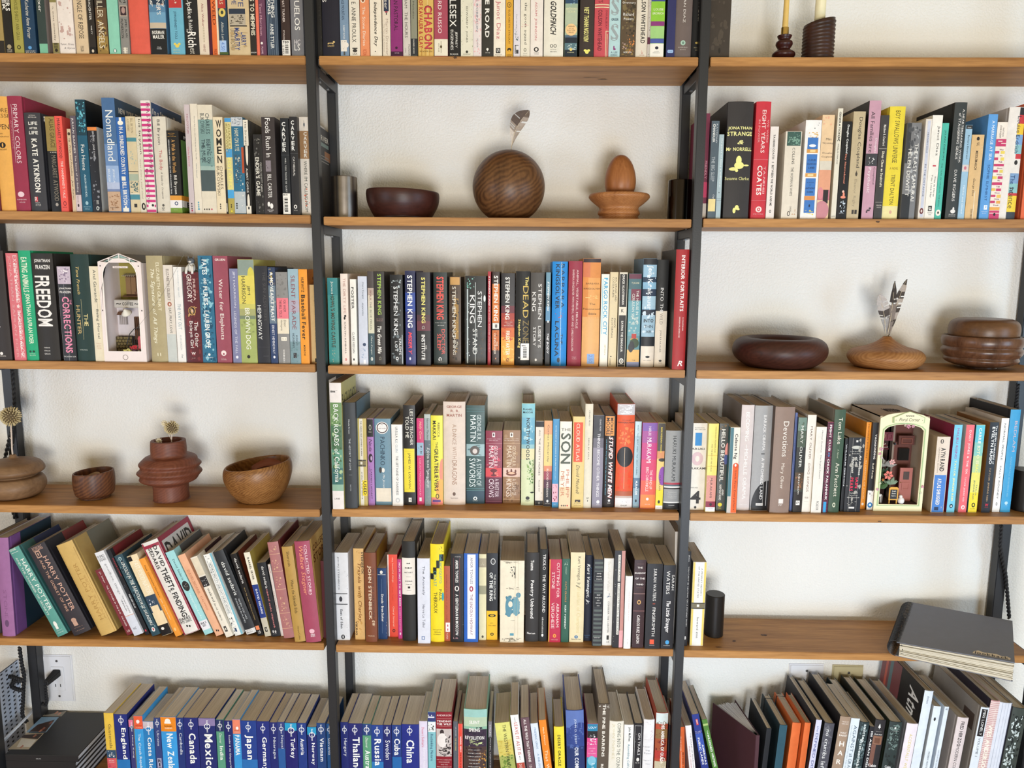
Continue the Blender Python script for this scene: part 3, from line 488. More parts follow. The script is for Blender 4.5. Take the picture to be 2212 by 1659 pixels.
72 130 350|211f20|p|slim black paperback with white wedges, reading The Stranger|r e8e0d0 350 660 0 100|o e8e0d0 560 900 30 80|d 1c1a19 368 672 20 70 The Stranger|d f0ece4 932 1222 25 62 ALBERT CAMUS|o e8e0d0 1240 1420 25 75|r e8e0d0 1380 1478 0 100|o 1c1a19 1390 1425 35 68|z 1c1a19 0 0 0 0 0|Y 6a6660 0 100 0 100 16
185 285 525|262425|m|worn black mass market paperback with stacked silver block lettering|a c8c4b8 570 640 30 80 10|a 6a6864 525 1470 0 100 30|D e0dcd0 800 1262 15 62 ENDER'S GAME|d c8c4bc 860 1215 70 88 ORSON SCOTT CARD
288 442 318|3b3435|p|charcoal paperback with white lettering Fools Rush In|d f4f0ec 332 800 28 66 Fools Rush In|r 8a8088 838 970 22 62|a 4a4248 850 965 25 60 8|d f0ece8 1005 1285 32 62 BILL CARTER|o f4f0ec 1330 1390 25 45|o f4f0ec 1350 1415 45 68|h f4f0ec 1425 1438 22 70 WHITAKER|h f4f0ec 1443 1454 34 60 PRESS
510 606 332|20242a|p|black paperback with a white barcode sticker, beside Fools Rush In|v f0f0ec 380 745 18 62 CARVER|d d8d8d4 810 1220 38 58 WILL YOU PLEASE BE QUIET|r 4a4e54 772 776 0 100|r f0ece4 1232 1480 -2 92|H 1c1a19 1240 1258 5 60 814|d 1c1a19 1290 1440 6 16 CARVER|r 1c1a19 1285 1292 20 62|r 1c1a19 1300 1312 20 62|r 1c1a19 1320 1326 20 62|r 1c1a19 1335 1350 20 62|r 1c1a19 1358 1364 20 62|r 1c1a19 1374 1390 20 62|r 1c1a19 1398 1404 20 62|r 1c1a19 1412 1424 20 62|r 1c1a19 1434 1450 20 62
616 718 315|26262a|p|black paperback with round white mark, reading Cathedral|v f0f0ec 360 730 22 62 CARVER|r 5a5a5c 752 756 0 100|d e8e4e0 795 1025 32 56 CATHEDRAL|o e8e4e0 1368 1415 25 68|o 26262a 1378 1405 36 57|h c8c4c0 1428 1440 22 70 VINTAGE
722 852 318|ece4da|p|white paperback with a tan band and stacked letters, beside the black post|r a8825c 485 818 0 100|r 3a4a5a 360 450 46 49|o 3a4a5a 385 435 42 55|v f4f0e8 500 812 40 72 CARVER|d 3c4440 845 1455 35 66 WHERE I'M CALLING FROM|a e06848 1160 1400 25 90 12
#2M
866 920 390|33302f|p|dark grey paperback just past the black post, its cover facing the metal cylinder|Q 33302f 0 100 0 100|q d8d0c0 8 14 5 90 CARVER|Q 7a8c84 16 20 15 90|Q 9a6a48 24 34 60 100|Q 8a8680 30 31 15 90|Q 8a8680 33 34 15 90|Q 8a8680 36 37 15 90
#2R
@1480 195 5.439
180 240 270|7a3048|p|slim purple edged paperback half behind the black post, beside the grey crime spine|d e0a0b0 830 1040 40 80 FRIENDLY|r c83c64 1080 1260 0 100|r d0c4b8 1330 1500 0 100
262 352 358|52606a|p|slate grey paperback with a yellow sticker near its foot|d c8ccd0 395 620 62 80 RAYMOND|D f0f0ec 395 612 20 50 CHANDLER|d b8bec2 780 1070 20 62 THE BIG SLEEP|r e8d494 1278 1422 -5 92|j e8e4e0 1225 1275 50 75 Crp
356 412 518|a9bcc2|p|slim pale blue paperback with lowercase white lettering|d f4f8f8 565 1145 40 75 the perks of being a wallflower|r 6a7880 1272 1276 0 100|r 6a7880 1290 1294 0 100|o 1c1c1c 1195 1208 40 55
445 740 130|322e2e|h|thick black hardcover with gilt lettering and a gilt raven|H f0ea9c 425 470 4 98 JONATHAN|H f0ea9c 485 535 2 98 STRANGE|G f0ea9c 585 635 42 68 &|H f0ea9c 670 712 0 100 Mr NORRELL|o f0ea90 840 925 34 72|o f0ea90 770 880 40 62|o f0ea90 872 892 70 92|o f0ea90 905 945 14 48|o f0ea90 925 960 38 50|h f0ea9c 1018 1055 0 95 Susanna Clarke|o f0ea90 1350 1405 44 60|o f0ea90 1380 1445 36 48|o f0ea90 1385 1410 52 64
770 940 130|c8303e|h|red hardcover with white lettering Eight Years|d f4e8e4 230 735 42 68 EIGHT YEARS|d e8a8a8 345 615 20 32 IN POWER|d e8a8a8 345 615 78 90 WE WERE|r e08088 812 816 0 100|D f4ece8 885 1232 28 62 COATES|d f0c8c8 895 1215 70 84 TA-NEHISI|r e08088 1292 1296 0 100|o f0dcd8 1365 1435 30 72|o c8303e 1380 1420 40 62|o f0dcd8 1390 1410 46 56|h e8b8b8 1448 1460 15 85 ONE WORLD
945 1040 425|e9e0da|p|white paperback with bold black lettering Between the World and Me|D 1c1a19 520 812 38 62 TA-NEHISI COATES|r 1c1a19 842 848 38 62|D 1c1a19 880 1358 38 64 BETWEEN THE WORLD AND ME|a c8b8b0 450 1480 0 20 20|o 3a3632 1405 1440 38 62|o e9e0da 1412 1432 44 56
1125 1312 482|e2d8c8|p|worn cream paperback with a dark green hatched top|r 3c5c54 485 652 10 95|a 7aa090 490 650 10 95 36|d 3c3834 675 868 46 62 COLLINS|d 4a4642 905 1240 44 60 THE WOMAN IN WHITE|d 3c3834 1360 1430 50 60 OXFORD|o 3a3632 1420 1478 36 54|o e2d8c8 1430 1468 40 50|a c89c70 1380 1500 65 100 8
@1720 195 5.439
44 228 350|f0eeec|p|white paperback with a stack of blue books pictured down its spine|o 2c2c30 380 390 80 84|o 2c2c30 405 415 76 80|o 2c2c30 440 452 55 60|a e0b058 480 560 18 86 20|r 3f78c0 555 692 18 84|o f0f4f8 635 668 28 72|r d89c50 692 735 16 86|r f0d090 700 728 36 70|r 3f78c0 752 972 18 84|H 1c2c50 810 832 28 76 CLOUD|H 1c2c50 856 878 22 82 CUCKOO|H 1c2c50 900 922 32 70 LAND|r d89c50 975 1018 16 86|r f0d8a0 984 1010 30 66|r 3f78c0 1035 1240 20 84|h 1c2c50 1080 1090 28 76 A NOVEL|h 1c2c50 1108 1118 46 56 BY|H 1c2c50 1142 1162 22 82 ANTHONY|H 1c2c50 1185 1206 32 72 DOERR|r d89050 1242 1290 18 86|r 3f78c0 1290 1440 20 86|o 1c2c50 1340 1375 48 58|a f0d840 1400 1480 20 90 12
232 372 288|e8c8a0|p|peach and pink paperback with small grey lettering Miss Wyoming|h 3a3a3a 560 588 40 85 Miss|h 3a3a3a 610 636 12 98 Wyoming|h 3a3a3a 728 750 18 96 Douglas|h 3a3a3a 772 796 12 98 Coupland|r d8d0c0 830 935 0 100|r e0a080 935 1170 0 100|r c87888 1170 1290 0 100|r 2c2426 1170 1330 45 88|o c88890 1300 1520 -20 100|a e8b090 300 500 0 100 10|o d88890 1140 1280 0 45
405 462 212|e2dccb|p|slim white paperback reading Generation X|D 1c1a19 252 535 30 68 GENERATION|H 1c1a19 540 598 20 82 X|D 3a3836 630 868 38 58 DOUGLAS COUPLAND|h 4a4642 1475 1485 10 80 LIFE
470 578 365|161618|p|black paperback with orange praying figure at its foot|D f0f0ec 405 740 45 72 Douglas Coupland|D e08c74 750 1098 42 66 Hey Nostradamus!|o f0c0b0 1175 1205 42 66|o e89078 1195 1265 50 72|o e89078 1240 1272 28 84|a c8d4e0 1290 1480 10 90 16|h e0e8f0 1440 1448 25 75 NOSTRA
588 726 248|c2b08e|p|tan paperback reading Eleanor Rigby in pale letters|d 3c3630 315 910 42 78 Douglas Coupland|o 4a4238 960 1010 48 66|r 4a4238 945 970 55 60|d 9a8c74 1045 1368 38 66 Eleanor Rigby|r 3c3630 1405 1455 40 58|r 3c3630 1405 1455 64 84
762 898 120|c79aac|p|tall pink paperback with a black left cover, reading All Families are Psychotic|d 3c3038 250 732 20 52 All Families are|d f0e4e8 560 735 66 86 Douglas|r 3c3c40 745 890 0 100|a d8d8d8 780 880 20 80 12|d f0e4e8 908 1205 22 54 Psychotic|d 5a4450 905 1105 70 88 Coupland|o 4a3c44 1400 1420 40 70|r 4a3c44 1415 1440 36 48|o 4a3c44 1375 1400 58 78|L 1c1a1b
905 1002 292|3f3c3c|p|charcoal paperback reading Shop Class as Soulcraft|D e8e4dc 405 650 40 68 Matthew B. Crawford|D f0e8d0 715 1135 35 72 Shop Class as Soulcraft|r c8c0b8 684 688 5 95|r c8c0b8 1312 1316 10 90|h d8d0c8 1345 1360 25 85 PENGUIN|h d8d0c8 1372 1382 30 80 PRESS
1006 1186 188|e8d23c|h|bright yellow hardcover reading Boy Swallows Universe|d 3c3420 240 852 36 66 BOY SWALLOWS UNIVERSE|h 8a6c30 905 932 26 80 A NOVEL|d 3c3420 990 1342 38 64 TRENT DALTON|r e8dcA0 1360 1510 0 100|o d8a890 1412 1452 42 60
@1940 195 5.268
22 180 368|7a7a7c|p|grey photograph paperback with white lettering The Last Samurai|r 3a3c40 368 830 0 30|r 2a2c30 1180 1465 0 60|a 4a4c50 370 1000 0 100 24|a b0b2b4 380 1200 20 100 26|d w 605 1262 62 88 THE LAST SAMURAI|d w 668 1205 20 44 HELEN DEWITT
222 292 325|e2dad0|p|cream paperback with pale violet strip, reading In the Distance|r c8ccdc 345 1440 30 76|d 3c3c48 480 715 42 62 HERNAN DIAZ|d 3c3c48 840 1210 40 64 IN THE DISTANCE|o 6a2c30 1340 1410 20 80|o d8c8c0 1358 1392 36 64
296 408 282|efebe2|p|white paperback with a small red bar and a square black mark|d 2c2a2a 405 745 52 82 Junot Díaz|r c84858 852 868 40 72|d 2c2a2a 975 1212 66 82 This Is How|d 2c2a2a 960 1225 36 52 You Lose Her|r 2c2a2a 1315 1375 30 68|r efebe2 1325 1365 36 62|d 2c2a2a 1325 1365 36 62 R|h 3c3a38 1388 1400 30 75 Riverhead|h 3c3a38 1410 1420 40 66 Books
412 484 372|4fb8a6|p|slim turquoise paperback with a cream disc at its foot|d 2c5c58 455 795 36 66 JOAN DIDION|d 2c6c64 830 1325 34 54 THE YEAR OF MAGICAL THINKING|o f0e8dc 1358 1430 12 88|o 1c1c1c 1378 1408 36 62
535 672 135|363b3c/1e2122|h|tall charcoal hardcover with two white title lines ending in Genius|d f0ece8 215 825 66 82 A HEARTBREAKING WORK|d f0ece8 258 785 36 54 of STAGGERING GENIUS|r c8c8c8 235 810 59 60|d f0ece8 905 1262 40 62 DAVE EGGERS|o e8e4e0 1330 1360 52 68|o e8e4e0 1355 1400 36 78|h d8d4d0 1408 1418 26 82 SIMON &|h d8d4d0 1426 1436 26 82 SCHUSTER
675 748 395|9cc0d8|p|slim pale blue paperback with a dark top and small portrait square|r 2c2828 395 440 5 100|h e8e8e8 415 430 25 80 Granta|d 24343c 512 785 42 68 Barbara Ehrenreich|r d8ccc8 848 925 0 100|o c87888 865 905 25 65|d e8f0f4 1085 1400 38 66 Nickel and Dimed|h e8f0f4 1440 1450 20 80 GRANTA
755 892 505|dcb884|m|worn tan mass market paperback reading Middlemarch|o 2c2420 530 572 38 62|d 3c2c24 590 635 42 66 NAL|D 3c2c20 688 905 40 60 MIDDLEMARCH|j 3c2c20 1005 1205 36 58 George Eliot|a f4ecdc 560 1420 80 96 20|r f4e8d0 1150 1465 62 66|d 5a4838 1350 1460 42 58 THE NEW AMERICAN
918 1022 272|5f9edc|p|sky blue paperback with white lettering A Marriage at Sea|d f4f8fc 345 795 42 72 A MARRIAGE AT SEA|d 24487c 848 1258 40 66 SOPHIE ELMHIRST|r f0f4f8 1308 1358 42 78|d 5f9edc 1315 1350 50 70 R|h d8e8f4 1375 1385 20 85 RIVERHEAD|h d8e8f4 1395 1405 30 75 BOOKS
1028 1142 362|f0e4d8|p|white paperback patterned with raspberry and yellow bricks|j 3c3836 425 530 52 68 NATHAN|j 3c3836 400 540 26 42 ENGLANDER|r c83c6c 555 640 0 100|r f0e4d8 575 585 20 60|r f0e4d8 600 608 50 100|r c83c6c 690 720 0 40|r e8d060 690 725 55 95|r c83c6c 765 795 0 35|r e8d060 765 800 60 95|r c83c6c 838 865 0 100|r c83c6c 905 935 0 45|r e8d060 905 940 62 95|r c83c6c 980 1010 50 100|r e8d060 980 1010 0 40|r c83c6c 1048 1078 0 100|r e8c060 1115 1145 0 38|r c83c6c 1118 1148 45 95|r c83c6c 1190 1215 0 45|r e8c060 1188 1225 58 98|r c83c6c 1258 1285 0 45|r e8a850 1258 1290 60 98|r e8a850 1330 1365 0 100|r c83c6c 1370 1465 0 100|r f0e4d8 1395 1402 0 100|h 6a2440 668 685 40 82 What|h 6a2440 738 752 48 74 We|h 6a2440 808 824 42 80 Talk|h 6a2440 880 896 32 86 About|h 6a2440 952 968 34 86 When|h 6a2440 1020 1036 48 74 We|h 6a2440 1090 1106 42 80 Talk|h 6a2440 1160 1176 32 86 About|h 6a2440 1230 1246 36 84 Anne|h 6a2440 1300 1316 34 86 Frank|o 1c1a19 1395 1430 40 62
1150 1330 190|e8e2dc/c8c0ba|h|white hardcover crossed by red, yellow and pale blue patches|r 2c2a30 190 280 62 100|r c83c44 280 380 62 100|r f0c840 380 505 55 100|r 7ea8d8 505 620 55 100|r 8cc0c8 620 725 55 100|r c83c44 725 780 62 100|d 2c2a3c 295 485 52 76 Louise|d 2c3c50 508 715 52 76 Erdrich|o 2a2826 795 850 58 80|r 7ea0c8 945 1060 40 100|r 8cc0c0 1060 1170 40 100|r c83c44 1170 1260 40 100|r f0d040 1200 1385 40 100|r 3a4048 1385 1470 40 100|d 24406c 965 1160 44 72 The Se|d 3c2c20 1110 1345 44 72 ntence
1395 1500 120|e06840|h|orange red spine cut by the picture edge past the white patched hardcover
#3L
@0 520 5.184
-60 130 110|332c2b|h|dark brown hardcover whose white title ends in Girl|d f4f0ec 150 220 30 42 L|d f4f0ec 540 1005 30 52 THE GIRL|o f4f0ec 1245 1280 36 54|h e8e0d8 1285 1298 30 68 CROWN
166 296 138|dd7078|p|pink paperback with white lettering struck across its spine|d f4d8d8 165 1310 60 90 EXTREMELY LOUD & INCREDIBLY CLOSE|D f8ecea 250 1300 62 78 EXTREMELY INCREDIBLY|d e8a8a8 165 1310 15 42 JONATHAN SAFRAN FOER
300 432 108|1fa878|h|emerald green hardcover reading Eating Animals|D e8f0d8 185 575 22 72 EATING ANIMALS|D e8f0d8 590 1155 25 72 JONATHAN SAFRAN FOER|o 1c3c30 1228 1252 28 48|o 1c3c30 1228 1252 56 76|h d8ecd8 1262 1272 28 80 LITTLE,|h d8ecd8 1280 1290 30 78 BROWN
436 672 140|2c2826|h|thick black hardcover with huge white letters Freedom|H f4f0ec 205 250 15 88 JONATHAN|H f4f0ec 272 318 20 85 FRANZEN|D f8f4f0 392 958 10 80 FREEDOM|h e8e4e0 1190 1205 30 58 FARRAR|h e8e4e0 1225 1240 30 58 STRAUS|h e8e4e0 1258 1275 30 58 GIROUX
716 862 285|29272a|p|black paperback with a photograph top, reading The Corrections in pink|r c8b8c8 285 485 0 100|a 8a7890 290 480 5 95 20|a f0e8ec 300 480 5 95 10|H f4f0ec 525 550 5 97 JONATHAN|H f4f0ec 562 588 10 92 FRANZEN|D f090b0 628 1255 22 76 CORRECTIONS|d f090b0 660 715 78 92 THE|h f4f0ec 1290 1305 5 95 PICADOR USA|r d8d4d8 490 1340 45 46|r b8b4b8 490 1340 1 2
866 1068 150|1e3834|h|dark green hardcover with thin gilt lettering The Hunter|j e8c878 290 600 30 46 Tana French|r e8d8a0 655 1110 46 47|d d8b878 725 1050 14 36 HUNTER|d f0dc98 820 955 56 76 THE|h c8d0c8 1216 1228 18 62 VIKING
1072 1172 285|e8dcc0|p|cream paperback reading Being Mortal|d 2c3434 325 690 40 72 Atul Gawande|d 2c3434 768 1095 40 72 Being Mortal|d 4a4c4c 660 860 64 66 -|h c87868 1145 1152 20 78 Medicine|h c87868 1165 1172 25 75 and What|h c87868 1184 1192 25 75 Matters|h c87868 1204 1212 25 75 in the End
@210 530 5.528
650 842 122|b0a27c|h|khaki hardcover with cream script The Signature of All Things|d f4ecd0 205 780 62 80 ELIZABETH GILBERT|j f8f4dc 280 1170 20 50 The Signature of All Things|d f0e8cc 1280 1325 40 62 :|
850 960 235|e2d8cc|p|pale cream paperback with a greenish foot, reading Eat, Pray, Love|r c8ccc8 1060 1390 0 100|d 6a5c58 282 660 32 62 ELIZABETH GILBERT|o a85840 675 730 28 72|o e8dcc8 690 718 42 62|d 4a4c4a 748 1048 34 64 EAT, PRAY, LOVE
968 1064 258|efece8|p|white paperback with pale blue lettering The Way Out|d a8b4bc 265 620 45 68 a revolutionary approach|d 90a4b0 700 1005 30 70 THE WAY OUT|d b0b8bc 1070 1250 40 60 ALAN GORDON|j 5a6468 1300 1345 40 70 Avy
1075 1262 318|5c1f26|p|dark red paperback with a round portrait, the cat figurine perched on its top|a 7a2c30 320 1390 0 100 40|d f4e8e0 345 685 25 55 GREGORY|d e8c8c0 400 660 62 78 PHILIPPA|o c89858 730 835 25 72|o 2c1c1c 738 826 30 67|o e0b8a0 760 815 42 58|a c8a060 720 870 8 90 14|d f4ece8 915 1215 58 82 The Other|d f4ece8 905 1225 22 50 Boleyn Girl|H f4ece8 1275 1308 32 58 W|h d8b8b0 1342 1350 32 55 WSP
@430 530 5.530
48 212 122|2a6c8c|p|teal wave patterned paperback with white block lettering|a 8ac0d0 125 1400 0 100 60|a 124c68 125 1400 0 100 50|D f4f8f4 170 350 28 62 FATES|D f4f8f4 390 465 34 56 AND|D f4f8f4 490 715 28 60 FURIES|D f4f8f4 780 1225 28 62 LAUREN GROFF|o e8f0f0 1290 1320 40 58|h e8f0f0 1335 1345 22 76 RIVERHEAD
222 395 125|9a4c5c|p|dusky rose paperback reading Water for Elephants|H f4e8e0 158 185 15 85 GRUEN|d f8f0e8 405 1125 26 60 Water for Elephants|o f0e0dc 1255 1320 28 64|o 9a4c5c 1285 1310 40 52|h f0d8d4 1345 1352 28 60 BOOKS OF|h f0d8d4 1362 1370 26 66 CHAPEL
410 510 278|8082a4|p|lavender blue paperback reading Legends of the Fall|d d8d8e4 308 745 35 66 JIM HARRISON|d d8d8e4 785 1295 35 62 LEGENDS OF THE FALL|o e8e8f0 1318 1352 35 65
510 700 168|c9c468|p|yellow and grey green landscape paperback reading Brown Dog|r 8c9a90 168 360 0 100|o d8cc58 260 460 60 100|r e0d060 360 700 0 100|r a8a870 760 850 0 100|r 78866c 840 880 0 100|r a4b068 880 1420 0 100|a 8a9458 900 1100 0 100 16|d 4a4c34 478 592 52 72 JIM|d 4a4c34 370 695 20 44 HARRISON|d f4f4e4 750 1240 34 64 BROWN DOG|o 2c2c24 1310 1350 36 56
706 855 245|2b2c33|p|charcoal paperback with white name lettering low on its spine, by the yellow landscape one|d 4c4a4c 315 900 62 84 THE SUN ALSO RISES|d f0f0ec 715 1125 12 42 HEMINGWAY|r 4c4c54 1212 1215 0 100|h 5a5a60 1318 1328 45 88 SCRIBNER
862 946 262|2c3c5c|p|narrow blue paperback with a picture top, reading A Moveable Feast|a c8b068 265 480 0 100 30|r 6a7c8c 480 935 0 100|a a8b0a8 500 930 0 100 36|D f4f4f0 318 905 28 72 A MOVEABLE FEAST|r 2c4068 935 1412 0 100|d e8e8f0 955 1295 30 64 ERNEST HEMINGWAY|o e8e8f0 1318 1350 35 65
952 1090 318|8c8a88|p|worn grey paperback with a pink panel and cream panel|r ec7c88 628 875 0 100|r e8dcc4 875 1055 0 100|a 7a7876 330 620 0 100 14|d 3c3438 650 795 58 80 FOR WHOM|d 3c3438 650 855 22 44 THE BELL TOLLS|j 4a4644 892 970 58 78 Ernest|j 4a4644 890 1025 26 46 Hemingway|r f0e8d8 1095 1140 30 78|h 2c2826 1110 1126 40 70 SL A|D e8e4e0 1245 1400 42 56 SCRIBNERS
1096 1218 282|9ab4c0|p|pale blue photograph paperback reading Silent Parade|r b0a8b8 650 800 0 100|r 7c98a0 1150 1415 0 100|a 6c8c90 1150 1400 0 100 20|d 8c4c54 360 1005 28 66 SILENT PARADE|d 2c343c 1075 1195 58 76 KEIGO|d 2c343c 1050 1225 26 46 HIGASHINO|r 3c3c40 1285 1345 30 62|a c8c8c8 1288 1342 32 60 8
1222 1330 285|f09c34|p|orange paperback with stencil black lettering Baseball Fever|D 3a2414 380 560 28 60 HURWITZ|D 2c2018 592 1125 22 70 Baseball Fever|D 3a2414 1190 1320 34 56 MORROW|Q c87428 0 100 0 100|q 6a3414 8 11 30 90 EBALL
1340 1450 470|e4c48c|p|slim straw paperback half behind the black post beside Baseball Fever|d 6a5428 490 1165 45 66 Kazuo Ishiguro - The Remains of the Day|r 1c1a18 1350 1395 40 62
#3M
@690 540 5.7207
124 248 345|4a9c98|m|worn teal paperback with jagged magic lettering, beside the black post|r 3c8c90 345 560 0 100|a 8cc0a8 500 1400 80 100 20|d e8ece0 385 545 30 58 Jones|D 2c3c38 545 1205 28 68 HOWL'S MOVING CASTLE|D 8a6c4c 560 1195 44 52 HOWL'S MOVING CASTLE|a e0c8a0 1230 1400 30 64 14
285 372 292|ecdcd0|p|cream paperback with a black flourish, reading The Dirty Life|d b88c80 345 785 36 68 THE DIRTY LIFE|o 1c1a19 800 830 42 70|o 1c1a19 825 862 34 60|d 4a4440 890 1285 40 62 KRISTIN KIMBALL|o c84848 1338 1368 38 66|o ecdcd0 1346 1360 46 58
400 472 360|f0ece4|p|slim white paperback with black capitals Foster|D 24282c 460 730 20 62 FOSTER|d 3c4044 1015 1275 22 58 CLAIRE KEEGAN|o 1c1c1c 1338 1368 28 52
496 605 325|cdd2e0|p|pale icy blue paperback reading Antarctica|d 3c444c 395 605 44 66 Claire Keegan|j 3c444c 650 810 42 62 Antarctica|o 3c4c68 1148 1190 42 78|a a0b0c8 1180 1340 10 90 16|r f4f4f8 1355 1405 48 72
614 688 262|4c4442|p|brown to cream paperback reading Walk the Blue Fields|r b8a498 470 560 0 100|r d8ccb8 560 700 0 100|r d4d0b8 700 1030 0 100|r 3c545c 1030 1420 0 100|d 7a3c34 495 625 32 62 WALK|d 6a6860 640 985 32 60 THE BLUE FIELDS|j e0e4dc 1062 1290 34 64 Claire Keegan|o f0f0e4 1325 1368 32 68|o 24343c 1336 1356 42 58
690 816 265|332e2c|p|black paperback with green lettering, its script title ending in Mile|D a8c858 295 800 35 70 STEPHEN KING|h d8a8a0 850 858 20 85 NEW YORK TIMES|h d8a8a0 872 880 22 82 BESTSELLING|J f4f0e8 938 1280 28 66 The Green Mile|D 8a8474 1318 1360 40 62 G
886 1040 305|17181a|p|glossy black paperback with ghostly face and thin white lettering|a b8c4c8 360 480 10 90 24|o 1c1c20 385 460 28 68|r d0d8dc 1050 1405 90 94|a 6a7478 500 1400 0 100 20|d f4f4f4 450 1050 28 60 STEPHEN KING|d f0f0f0 1085 1295 66 84 'SALEM'S|d f0f0f0 1130 1255 34 54 LOT|o e0e0e0 1320 1362 38 62|o 17181a 1330 1352 44 56
1070 1192 258|2c3270|p|deep blue paperback with brushed white lettering, reading Misery in red|r 24284c 258 520 0 100|r 2c4898 530 760 0 100|D f8f8f4 312 690 22 72 STEPHEN|D f8f8f4 730 960 22 72 KING|J f04c58 1012 1292 28 64 MISERY|o e8e8f0 1325 1360 34 52
1208 1375 275|2c2a32|p|dark plum paperback with yellow lettering, reading The Institute|r 6a3440 860 1000 0 100|r 4c3038 800 880 0 100|r 242224 1000 1410 0 100|D f0e480 338 905 36 64 STEPHEN KING|D a8a49c 935 980 38 60 G|D f4f0ec 1048 1358 34 60 INSTITUTE|d e0dcd8 1175 1225 62 72 THE
1416 1580 275|24302f|p|dark grey green paperback with large red lettering, reading Doctor Sleep|D f05850 330 860 22 76 STEPHEN KING|h d8d4d0 895 905 10 92 #1 NEW YORK TIMES|h d8d4d0 928 938 30 78 BESTSELLER|d f06058 980 1290 58 84 DOCTOR|d f06058 1035 1240 26 52 SLEEP|D e8e4e0 1325 1368 34 60 G|h c8c4c0 1380 1388 28 70 GALLERY
@960 540 5.7214
62 205 330|4a3626|m|worn brown gilt mass market paperback of the Overlook tale|r c89858 335 430 10 90|r 9a7434 600 1100 40 80|a 2c2018 450 1400 0 100 36|a d8a850 400 1300 40 80 30|d e8e0d0 450 1075 26 56 STEPHEN KING|d e8e0d0 1055 1295 32 56 SHINING|j f0e8d0 1130 1200 60 72 The
258 512 320|1b1d1d|p|thick glossy black paperback with a pale streak, its two line lettering ending in Stand|a 8ccabc 325 480 5 45 20|r c8d4d4 480 1400 8 14|a e0e8e8 500 1400 5 24 40|a 6a4a24 950 1400 66 90 26|r e8f0f0 400 1420 48 50|d f0f0f0 510 950 60 80 STEPHEN|d f0f0f0 560 905 22 46 KING|d e8e8e4 975 1290 36 58 STAND|o e8f4f0 560 640 88 98
534 570 265|b02c3c|p|very slim crimson paperback with white slanted lettering|J f4e4e4 320 690 28 70 STEPHEN KING|j f0c8c8 700 1265 35 62 THE DARK TOWER COUNTRY
588 676 268|3a2824|p|rust and black paperback with bold white lettering, reading Gunslinger|r d87830 420 900 0 100|a 5c3020 420 900 40 100 16|D f8f4ec 318 875 22 78 STEPHEN KING|r f0ece4 905 975 5 95|o 2c2828 915 965 40 52|o 2c2828 915 965 56 70|r c86c30 990 1240 0 100|a 3c2420 1000 1420 30 100 20|d f4e8d8 1030 1290 24 52 GUNSLINGER|d f4e8d8 1130 1190 58 78 THE|o f0a080 1330 1352 45 58
698 862 285|2c292c|p|black paperback turning to flames at its foot, reading Firestarter|r 6a2c38 690 780 0 100|r a83c30 780 960 0 100|r d86c34 960 1100 0 100|r f0a844 1080 1430 0 100|a f4c860 1150 1420 0 100 30|a c85030 820 1150 0 100 22|D f8f4ec 335 860 30 62 STEPHEN KING|h f4e8e0 888 896 25 85 #1 NEW YORK|h f4e8e0 910 918 38 70 TIMES|h f4e8e0 932 940 22 88 BESTSELLING|D f8f0e0 1000 1300 36 64 FIRESTARTER|D 6a3c20 1335 1378 40 62 G
876 1050 262|1c1b1a|h|black hardcover with gold outlined letters and a tilted white barcode sticker|D f0dc80 330 440 66 88 The|d d8b85c 445 840 50 88 DEAD|d 8a7440 870 1150 50 92 ZONE|D f0dc80 858 1210 14 36 Stephen King|r f4f0ec 1155 1360 36 96|H 1c1a19 1172 1192 44 72 186|r 1c1a19 1205 1212 54 80|r 1c1a19 1220 1232 54 80|r 1c1a19 1240 1246 54 80|r 1c1a19 1254 1268 54 80|r 1c1a19 1276 1282 54 80|r 1c1a19 1290 1304 54 80|r 1c1a19 1314 1330 54 80|h f0ece0 1320 1342 18 34 V
1056 1212 278|433e3a|p|brown grey paperback with white capitals, its title ending in Story|d f4f0ec 418 855 60 86 STEPHEN|d f4f0ec 520 755 12 42 KING|d f4f0ec 938 1208 62 84 LISEY'S|d f4f0ec 955 1185 22 44 STORY|o e8e4e0 1342 1375 38 54
1242 1298 275|3c5c6c|p|slim paperback, blue above and black below, reading The Body|r 6a94a8 275 560 0 100|r 5c90b4 700 880 0 100|r 2c2c30 880 1440 0 100|J f4f8f8 390 755 32 72 STEPHEN KING|J f0f0f4 1030 1285 30 74 THE BODY|r e8f0f0 870 898 40 70
1318 1502 142|1f8ad8|h|bright azure hardcover with black lettering, its title ending in Lacuna|d 14283c 170 720 56 80 BARBARA|D 14283c 175 730 22 48 KINGSOLVER|a c84030 770 850 20 80 16|d 14283c 1035 1170 58 74 THE|D 14283c 880 1315 22 48 LACUNA|r c8e8f8 150 1430 58 61|a e8f4fc 150 1430 50 68 24|o 14283c 1330 1390 38 58
@1220 520 5.35
26 182 235|9c3448|h|raspberry hardcover with two thin title lines ending in Miracle|d f0d8d4 335 1012 56 72 ANIMAL, VEGETABLE, MIRACLE|d f0d4d0 335 1275 28 42 BARBARA KINGSOLVER WITH STEVEN L. HOPP AND CAMILLE KINGSOLVER|h e8c0c0 1340 1352 35 68 Harper|h e8c0c0 1360 1370 35 68 Collins
190 390 205|e0904c|h|orange sunset hardcover with a blue sticker at its foot|r 3c3034 205 250 0 100|r d87c54 250 420 0 40|r e8a45c 430 900 30 100|r e8b070 880 1450 0 100|h 4a3020 485 505 18 92 BARBARA|h 4a3020 545 565 5 98 KINGSOLVER|a f0d890 630 680 10 95 16|h 3a2818 720 742 38 72 The|h 3a2818 778 800 4 98 Poisonwood|h 3a2818 832 856 36 80 Bible|r 8caee0 1308 1422 32 74|d 5c7cb8 1320 1410 42 62 2.50
